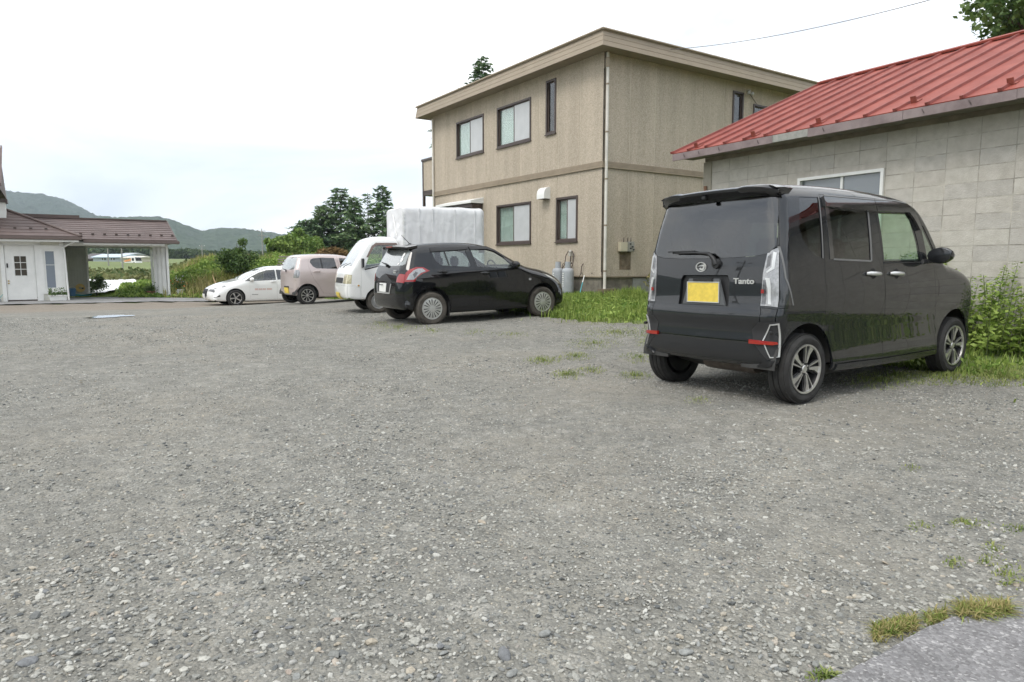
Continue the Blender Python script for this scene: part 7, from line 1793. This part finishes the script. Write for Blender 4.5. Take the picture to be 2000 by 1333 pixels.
# ============================================================ SMALL THINGS AROUND THE HOUSE
def gas_cylinder(a, out, label):
    p = house_pt('x', a, out, 0); z = g1(p[0], p[1])-.0; r = empty('gas_cylinder', (p[0], p[1], z+.02), GA, label, 'gas cylinder', 'gas cylinders at the house corner')
    gm = bpy.data.materials.get('cylinder_grey') or mat('cylinder_grey', (.36,.38,.40), .5, var=.12, vscale=6)
    MB().lathe([(.001,.03),(.13,.03),(.155,.08),(.16,.14),(.16,.62),(.155,.67),(.13,.715),(.06,.735),(.001,.735)], 24).build('body', gm, r, smooth=50)
    MB().lathe([(.135,.0),(.14,.0),(.14,.07),(.135,.07)], 24, closed=True).build('foot_ring', gm, r)
    MB().lathe([(.075,.72),(.08,.72),(.075,.90),(.07,.90)], 20, closed=True, a0=.6, a1=2*PI-.6+.0).build('valve_guard', gm, r)
    MB().tube([(0,0,.73),(0,0,.84)], .018, 8).box((-.03,-.012,.82),(.03,.012,.86)).build('valve', M['brown_frame'], r)
    g_ = MB()
    for k in range(7): g_.box((-.166, -.03+.004*(k % 2), .58-k*.055), (-.158, .015+.012*(k % 3), .605-k*.055))
    g_.build('lettering', M['white'], r)
    return p, z
p1, z1 = gas_cylinder(.98, .30, 'grey gas cylinder on the right, nearer the house corner')
p2, z2 = gas_cylinder(1.40, .30, 'grey gas cylinder on the left, partly behind the other')
hp = lambda a, o, z: house_pt('x', a, o, z)
hs = empty('gas_regulator', hp(1.15, 0, 1.35-.30), GA, 'gas regulator and looped hoses on the wall above the cylinders', 'regulator')
inv = lambda a, o, z: (-o, a-1.15, z-1.35)
MB().sph(inv(1.12, .10, 1.72), .055).box((-.14, -.07, .26), (-.02, .01, .34)).build('regulator', mat('regulator', (.42,.40,.36), .5, var=.2, vscale=25), hs, smooth=60)
for a0, zt in ((1.27, 1.28), (.93, 1.28)):
    MB().tube([inv(1.12, .10, 1.70), inv((1.12+a0)/2, .12, 1.74), inv(a0, .14, 1.62), inv(a0, .18, 1.38), inv((.98 if a0 < 1.1 else 1.36), .28, 1.16)], .011, 6).build('hose', M['brown_frame'], hs, smooth=60)
MB().tube([inv(.66, .03, 1.40), inv(.66, .05, 1.40), inv(.70, .06, 1.34), inv(.72, .07, 1.15), inv(.80, .08, 1.02)], .010, 6).build('hose', M['brown_frame'], hs); MB().tube([inv(1.50, .03, 1.42), inv(1.50, .06, 1.40), inv(1.52, .1, 1.2), inv(1.45, .2, 1.12)], .010, 6).build('hose', M['brown_frame'], hs)
MB().tube([inv(1.12, .10, 1.68), inv(1.12, .10, 1.20)], .012, 6).box((-.12, -.07, .05), (-.08, .02, .09)).build('gas_pipe', M['brown_frame'], hs)
# garden stake: white top, teal shaft
a = house_pt('x', .52, .12, .80); b = house_pt('x', .30, .50, .18)
mid_ = tuple(.72*np.array(a)+.28*np.array(b)); r = empty('garden_stake', b, 0, 'teal garden stake leaning on the house corner', 'stake')
sub = lambda p: tuple(np.array(p)-np.array(b))
MB().tube([sub(b), sub(mid_)], .013, 8).build('shaft', mat('teal', (.05,.33,.38), .4), r, smooth=60); MB().tube([sub(mid_), sub(a)], .013, 8).build('tip', M['white'], r, smooth=60)
# standpipe with a dark pipe
c = house_pt('y', 1.75, .55, 0); zc = g1(c[0], c[1]); r = empty('standpipe', (c[0], c[1], zc), GA, 'cream standpipe topped with a dark horizontal pipe by the house', 'pipe')
MB().tube([(0, 0, -.05), (-.03, 0, .72)], .035, 10).build('post', mat('cream_pipe', (.50,.45,.33), .6, var=.15), r, smooth=60); MB().tube([(-.05, 0, .76), (.10, 0, .75), (.55, .05, .62)], .045, 10).build('cross_pipe', M['trim'], r, smooth=60)
# dry vine by the standpipe
cx = house_pt('y', 1.55, .35, 0); broadleaf('creeping_weed', 'pale straggly weed beside the standpipe', cx[0], cx[1], g1(cx[0], cx[1]), .62, .38, 420, .06, M['weed_yellow'], 1, .008, 16, cat='weed', low=.1, seed=91)

# things by the white house
def cp(x, y): p = cot_pt(x, y, 0); return (p[0], p[1], g1(p[0], p[1])+.022)
def planter(x, y, label, wd=.62):
    p = cp(x, y); r = empty('planter', p, GA, label, 'planter'); mb = MB()
    mb.hexa([(-wd/2+.04,-.10,0),(wd/2-.04,-.10,0),(wd/2-.04,.10,0),(-wd/2+.04,.10,0),(-wd/2,-.13,.22),(wd/2,-.13,.22),(wd/2,.13,.22),(-wd/2,.13,.22)]).build('trough', M['white_board'], r, bevel=.012)
    MB().box((-wd/2-.02,-.15,.19),(wd/2+.02,-.131,.24)).build('rim', M['white_board'], r)
    n = 500; C = np.stack([RNG.uniform(-wd/2, wd/2, n), RNG.normal(0, .09, n), .22+RNG.random(n)**1.5*.30*np.where(RNG.random(n) < .5, 1, .4)], 1); V, Q = leaf_quads(C, .06+.04*RNG.random(n), .5, .6); quads_obj('plants', V, Q, M['bush'], r)
planter(1.28, -.62, 'long white planter trough below the tall window')
def pot(x, y, label, m, rr=.17, hh=.30, flower=None, leafm=None, n=420, ph=.35):
    p = cp(x, y); r = empty('flower_pot', p, 0, label, 'flower pot', 'flower pots by the carport'); MB().lathe([(.001, 0), (rr*.72, 0), (rr, hh), (rr+.02, hh), (rr+.02, hh-.04), (rr-.02, hh-.04), (.001, hh-.05)], 18).build('pot', m, r, smooth=40)
    C = RNG.normal(size=(n, 3))*np.array([rr*.75, rr*.75, ph*.3])+np.array([0, 0, hh+ph*.35]); V, Q = leaf_quads(C, .06+.05*RNG.random(n), .5, .5); quads_obj('plant', V, Q, leafm or M['bush'], r)
    if flower:
        k = 26; C = RNG.normal(size=(k, 3))*np.array([rr*.8, rr*.8, ph*.22])+np.array([0, 0, hh+ph*.7]); V, Q = leaf_quads(C, .07, .9, .5); quads_obj('flowers', V, Q, flower, r)
pot(5.95, .25, 'pale pot of orange flowers outside the carport post', M['white_board'], .19, .32, mat('orange_flower', (.62,.20,.04), .6), n=520, ph=.42)
pot(4.85, .95, 'reddish pot inside the carport post', mat('terracotta', (.30,.13,.09), .8, var=.15), .17, .26)
pot(6.1, 1.2, 'dark pot with pale leaves behind the orange flowers', M['trim'], .16, .25, mat('pale_flower', (.6,.55,.62), .6), n=360, ph=.5)
def reel():
    p = cot_pt(2.25, 4.9, 0); z = -.05; r = empty('hose_reel', (p[0], p[1], z), GA, 'yellow hose reel hanging on the grey carport wall', 'hose reel')
    MB().lathe([(.06,-.10),(.20,-.10),(.20,-.085),(.10,-.08),(.10,0),(.20,.005),(.20,.02),(.06,.02)], 22, 'y', closed=True).build('drum', mat('reel_yellow', (.58,.40,.12), .5), r, smooth=40); MB().box((.05,-.12,-.06),(.14,-.101,.02)).build('crank', M['black'], r)
reel()
p = cp(1.9, 4.6); r = empty('bucket', p, 0, 'blue plastic bucket at the back of the carport', 'bucket'); MB().lathe([(.001,.0),(.13,.0),(.17,.36),(.185,.37),(.16,.37),(.125,.02),(.001,.02)], 18).build('pail', mat('blue_plastic', (.10,.22,.42), .4), r, smooth=40); MB().tube([(.18*math.cos(t), 0, .36+.08*math.sin(t)) for t in np.linspace(0, PI, 9)], .006, 5).build('handle', M['white'], r)
pts = [(*cot_pt(1.7+1.0*t, 4.75+.06*math.sin(t*9), 0)[:2], g1(*cot_pt(1.7+1.0*t, 4.75, 0)[:2])+.06+.02*math.sin(t*7)) for t in np.linspace(0, 1, 16)]
tag(MB().tube(pts, .045, 7).build('garden_hose', mat('teal_hose', (.06,.36,.40), .45), smooth=60), 'coiled teal hose lying along the foot of the carport wall', 'hose')
p = cp(-.85, -.55); r = empty('watering_can', p, GA, 'pale green watering can left of the front door', 'watering can'); MB().lathe([(.001,0),(.13,0),(.13,.22),(.07,.25),(.001,.25)], 16).build('can', mat('pale_teal', (.25,.42,.40), .5), r, smooth=40); MB().tube([(.12,0,.05),(.24,0,.20),(.32,0,.30)], .018, 6).build('spout', bpy.data.materials['pale_teal'], r); MB().tube([(-.1,0,.22),(-.2,0,.18),(-.13,0,.05)], .012, 6).build('handle', bpy.data.materials['pale_teal'], r)
p = cot_pt(-.72, -.02, .85); tag(MB().box((-.05,-.06,0),(.05,.0,.22)).build('intercom', M['black'], None, p, GA, bevel=.01), 'small dark intercom box on the wall left of the front door', 'intercom')
p = cp(-.66, -.15); tag(MB().tube([(0,0,0),(0,.02,1.05)], .012, 6).lathe([(.001,.0),(.05,.02),(.04,.12),(.001,.13)], 8).build('broom', mat('broom', (.35,.36,.36), .7), None, p), 'thin broom standing beside the front door', 'broom')

# splintered stump on the bank
p = at_y(424, 546, 31.3); zb = g1(p[0], 31.3)
r = empty('broken_trunk', (p[0]+.12, 31.3, zb), 0, 'splintered leaning tree trunk behind the bonnet of the white car', 'trunk')
wd = mat('split_wood', (.50,.36,.20), .9, var=.25, vscale=8); k = 0
for dx, h, w_, m in ((-.34,1.02,.045,wd),(-.28,.85,.06,M['bark']),(-.22,.70,.05,wd),(-.30,.62,.05,M['bark']),(-.14,.45,.06,M['bark'])):
    MB().tube([(.05+.02*k, .02*k, -.1), (.0+dx*.45, 0, h*.45), (dx, .03*k, h)], [w_, w_*.9, .008], 6).build('splinter', m, r); k += 1
# timber pile and brush heap behind the pink hatchback
p = at_y(585, 500, 30.5); zb = g1(p[0], 30.5); r = empty('timber_pile', (p[0], 30.5, zb), .2, 'weathered boards piled above the roof of the pink hatchback', 'timber')
hgt = p[2]-zb; gw = mat('grey_timber', (.24,.21,.18), .9, var=.3, vscale=4)
for k in range(9):
    z0 = hgt-.05-.11*k; sk = RNG.uniform(-.12, .12); MB().hexa([(-.9+sk,-.15,z0-.03+sk*.2),(.7+sk,-.1,z0-.03),(.7+sk,.1,z0-.03),(-.9+sk,.1,z0-.03+sk*.2),(-.9+sk,-.15,z0+.03+sk*.2),(.7+sk,-.1,z0+.03),(.7+sk,.1,z0+.03),(-.9+sk,.1,z0+.03+sk*.2)]).build('board', gw, r)
MB().box((-.8,-.08,-.2),(-.7,.05,max(.1, hgt-1.1))).box((.4,-.08,-.2),(.5,.05,max(.1, hgt-1.1))).build('bearer', gw, r)
p = at_y(645, 484, 33); zb = g1(p[0], 33); n = 7000; t = RNG.random(n)*6.28; rr = RNG.random(n)**.5
x, y = p[0]+1.35*rr*np.cos(t), 33+.8*rr*np.sin(t); top = np.maximum(.15, (p[2]-zb))*np.sqrt(np.clip(1-rr**2*.8, 0, 1)); A = RNG.normal(size=(n, 3))*np.array([1, 1, .5])
V, Q = leaf_quads(np.stack([x, y, gz(x, y)+top*(.35+.65*RNG.random(n))], 1), .22+.2*RNG.random(n), .12, .3, A)
tag(quads_obj('brush_heap', V, Q, leafmat('dry_brush', (.12,.075,.03), (.34,.23,.10), .9, .1, 2)), 'heap of dry brown cut brush behind the pink hatchback', 'brush', kind='stuff')
# tall dark van, almost hidden behind the white car
def build_hidden():
    H = TANTO; P = M['paint_black']; pt = at_y(549, 524, 31.0)
    yaw = rad(216); x0 = pt[0]-math.cos(yaw)*2.35; y0 = 31.0-math.sin(yaw)*2.35; z0 = pt[2]-1.06
    c = base_car('parked_minivan', 'dark van mostly hidden between white car and pink hatchback, pale windscreen showing', H, x0, y0, yaw, 0, z0-.05)
    sw = [(.36,1.56),(1.60,1.55),(1.72,1.12),(.33,1.15)]
    S = shell(c, H, P, [('wheel_opening', circ(0,.285,.355), None, {}), ('wheel_opening', circ(2.46,.285,.355), None, {}), ('side_glass', sw, M['glass_tint'], G(0))], [('rear_glass', sym([(.6,1.64),(.64,1.26),(.5,1.17)]), M['glass_tint'], G(0))],
      [('windscreen', rimband(H, 1.93, 2.55, .035), mat('hazy_windscreen', (.55,.60,.62), .08, spec=.8, coat=1), {})], [], 1.70, 2.95, .09, .29, .24)
    for s in (-1, 1):
        for x in (0, 2.46): add_wheel(c, x, s*.65, 'steel', .28, .19, .165)
    MB().box((.36, -.66, .19), (2.08, .66, .3)).build('underbody', M['black'], c)
build_hidden()

# ============================================================ AIR
hz = MB().box((-2500, -2500, -30), (2500, 2500, 420)).build('haze', None)
m = bpy.data.materials.new('haze'); m.use_nodes = True; t = m.node_tree; t.nodes.remove(t.nodes['Principled BSDF'])
pv = t.nodes.new('ShaderNodeVolumePrincipled'); pv.inputs['Color'].default_value = (.78, .90, 1, 1); pv.inputs['Density'].default_value = .00025; pv.inputs['Anisotropy'].default_value = .2
t.links.new(pv.outputs[0], t.nodes['Material Output'].inputs['Volume']); hz.data.materials.append(m); tag(hz, 'thin pale air haze over the whole valley', 'haze', kind='stuff')
# objects that only served as shape sources are gone; drop helper properties
for o in bpy.data.objects:
    if '_used' in o: del o['_used']
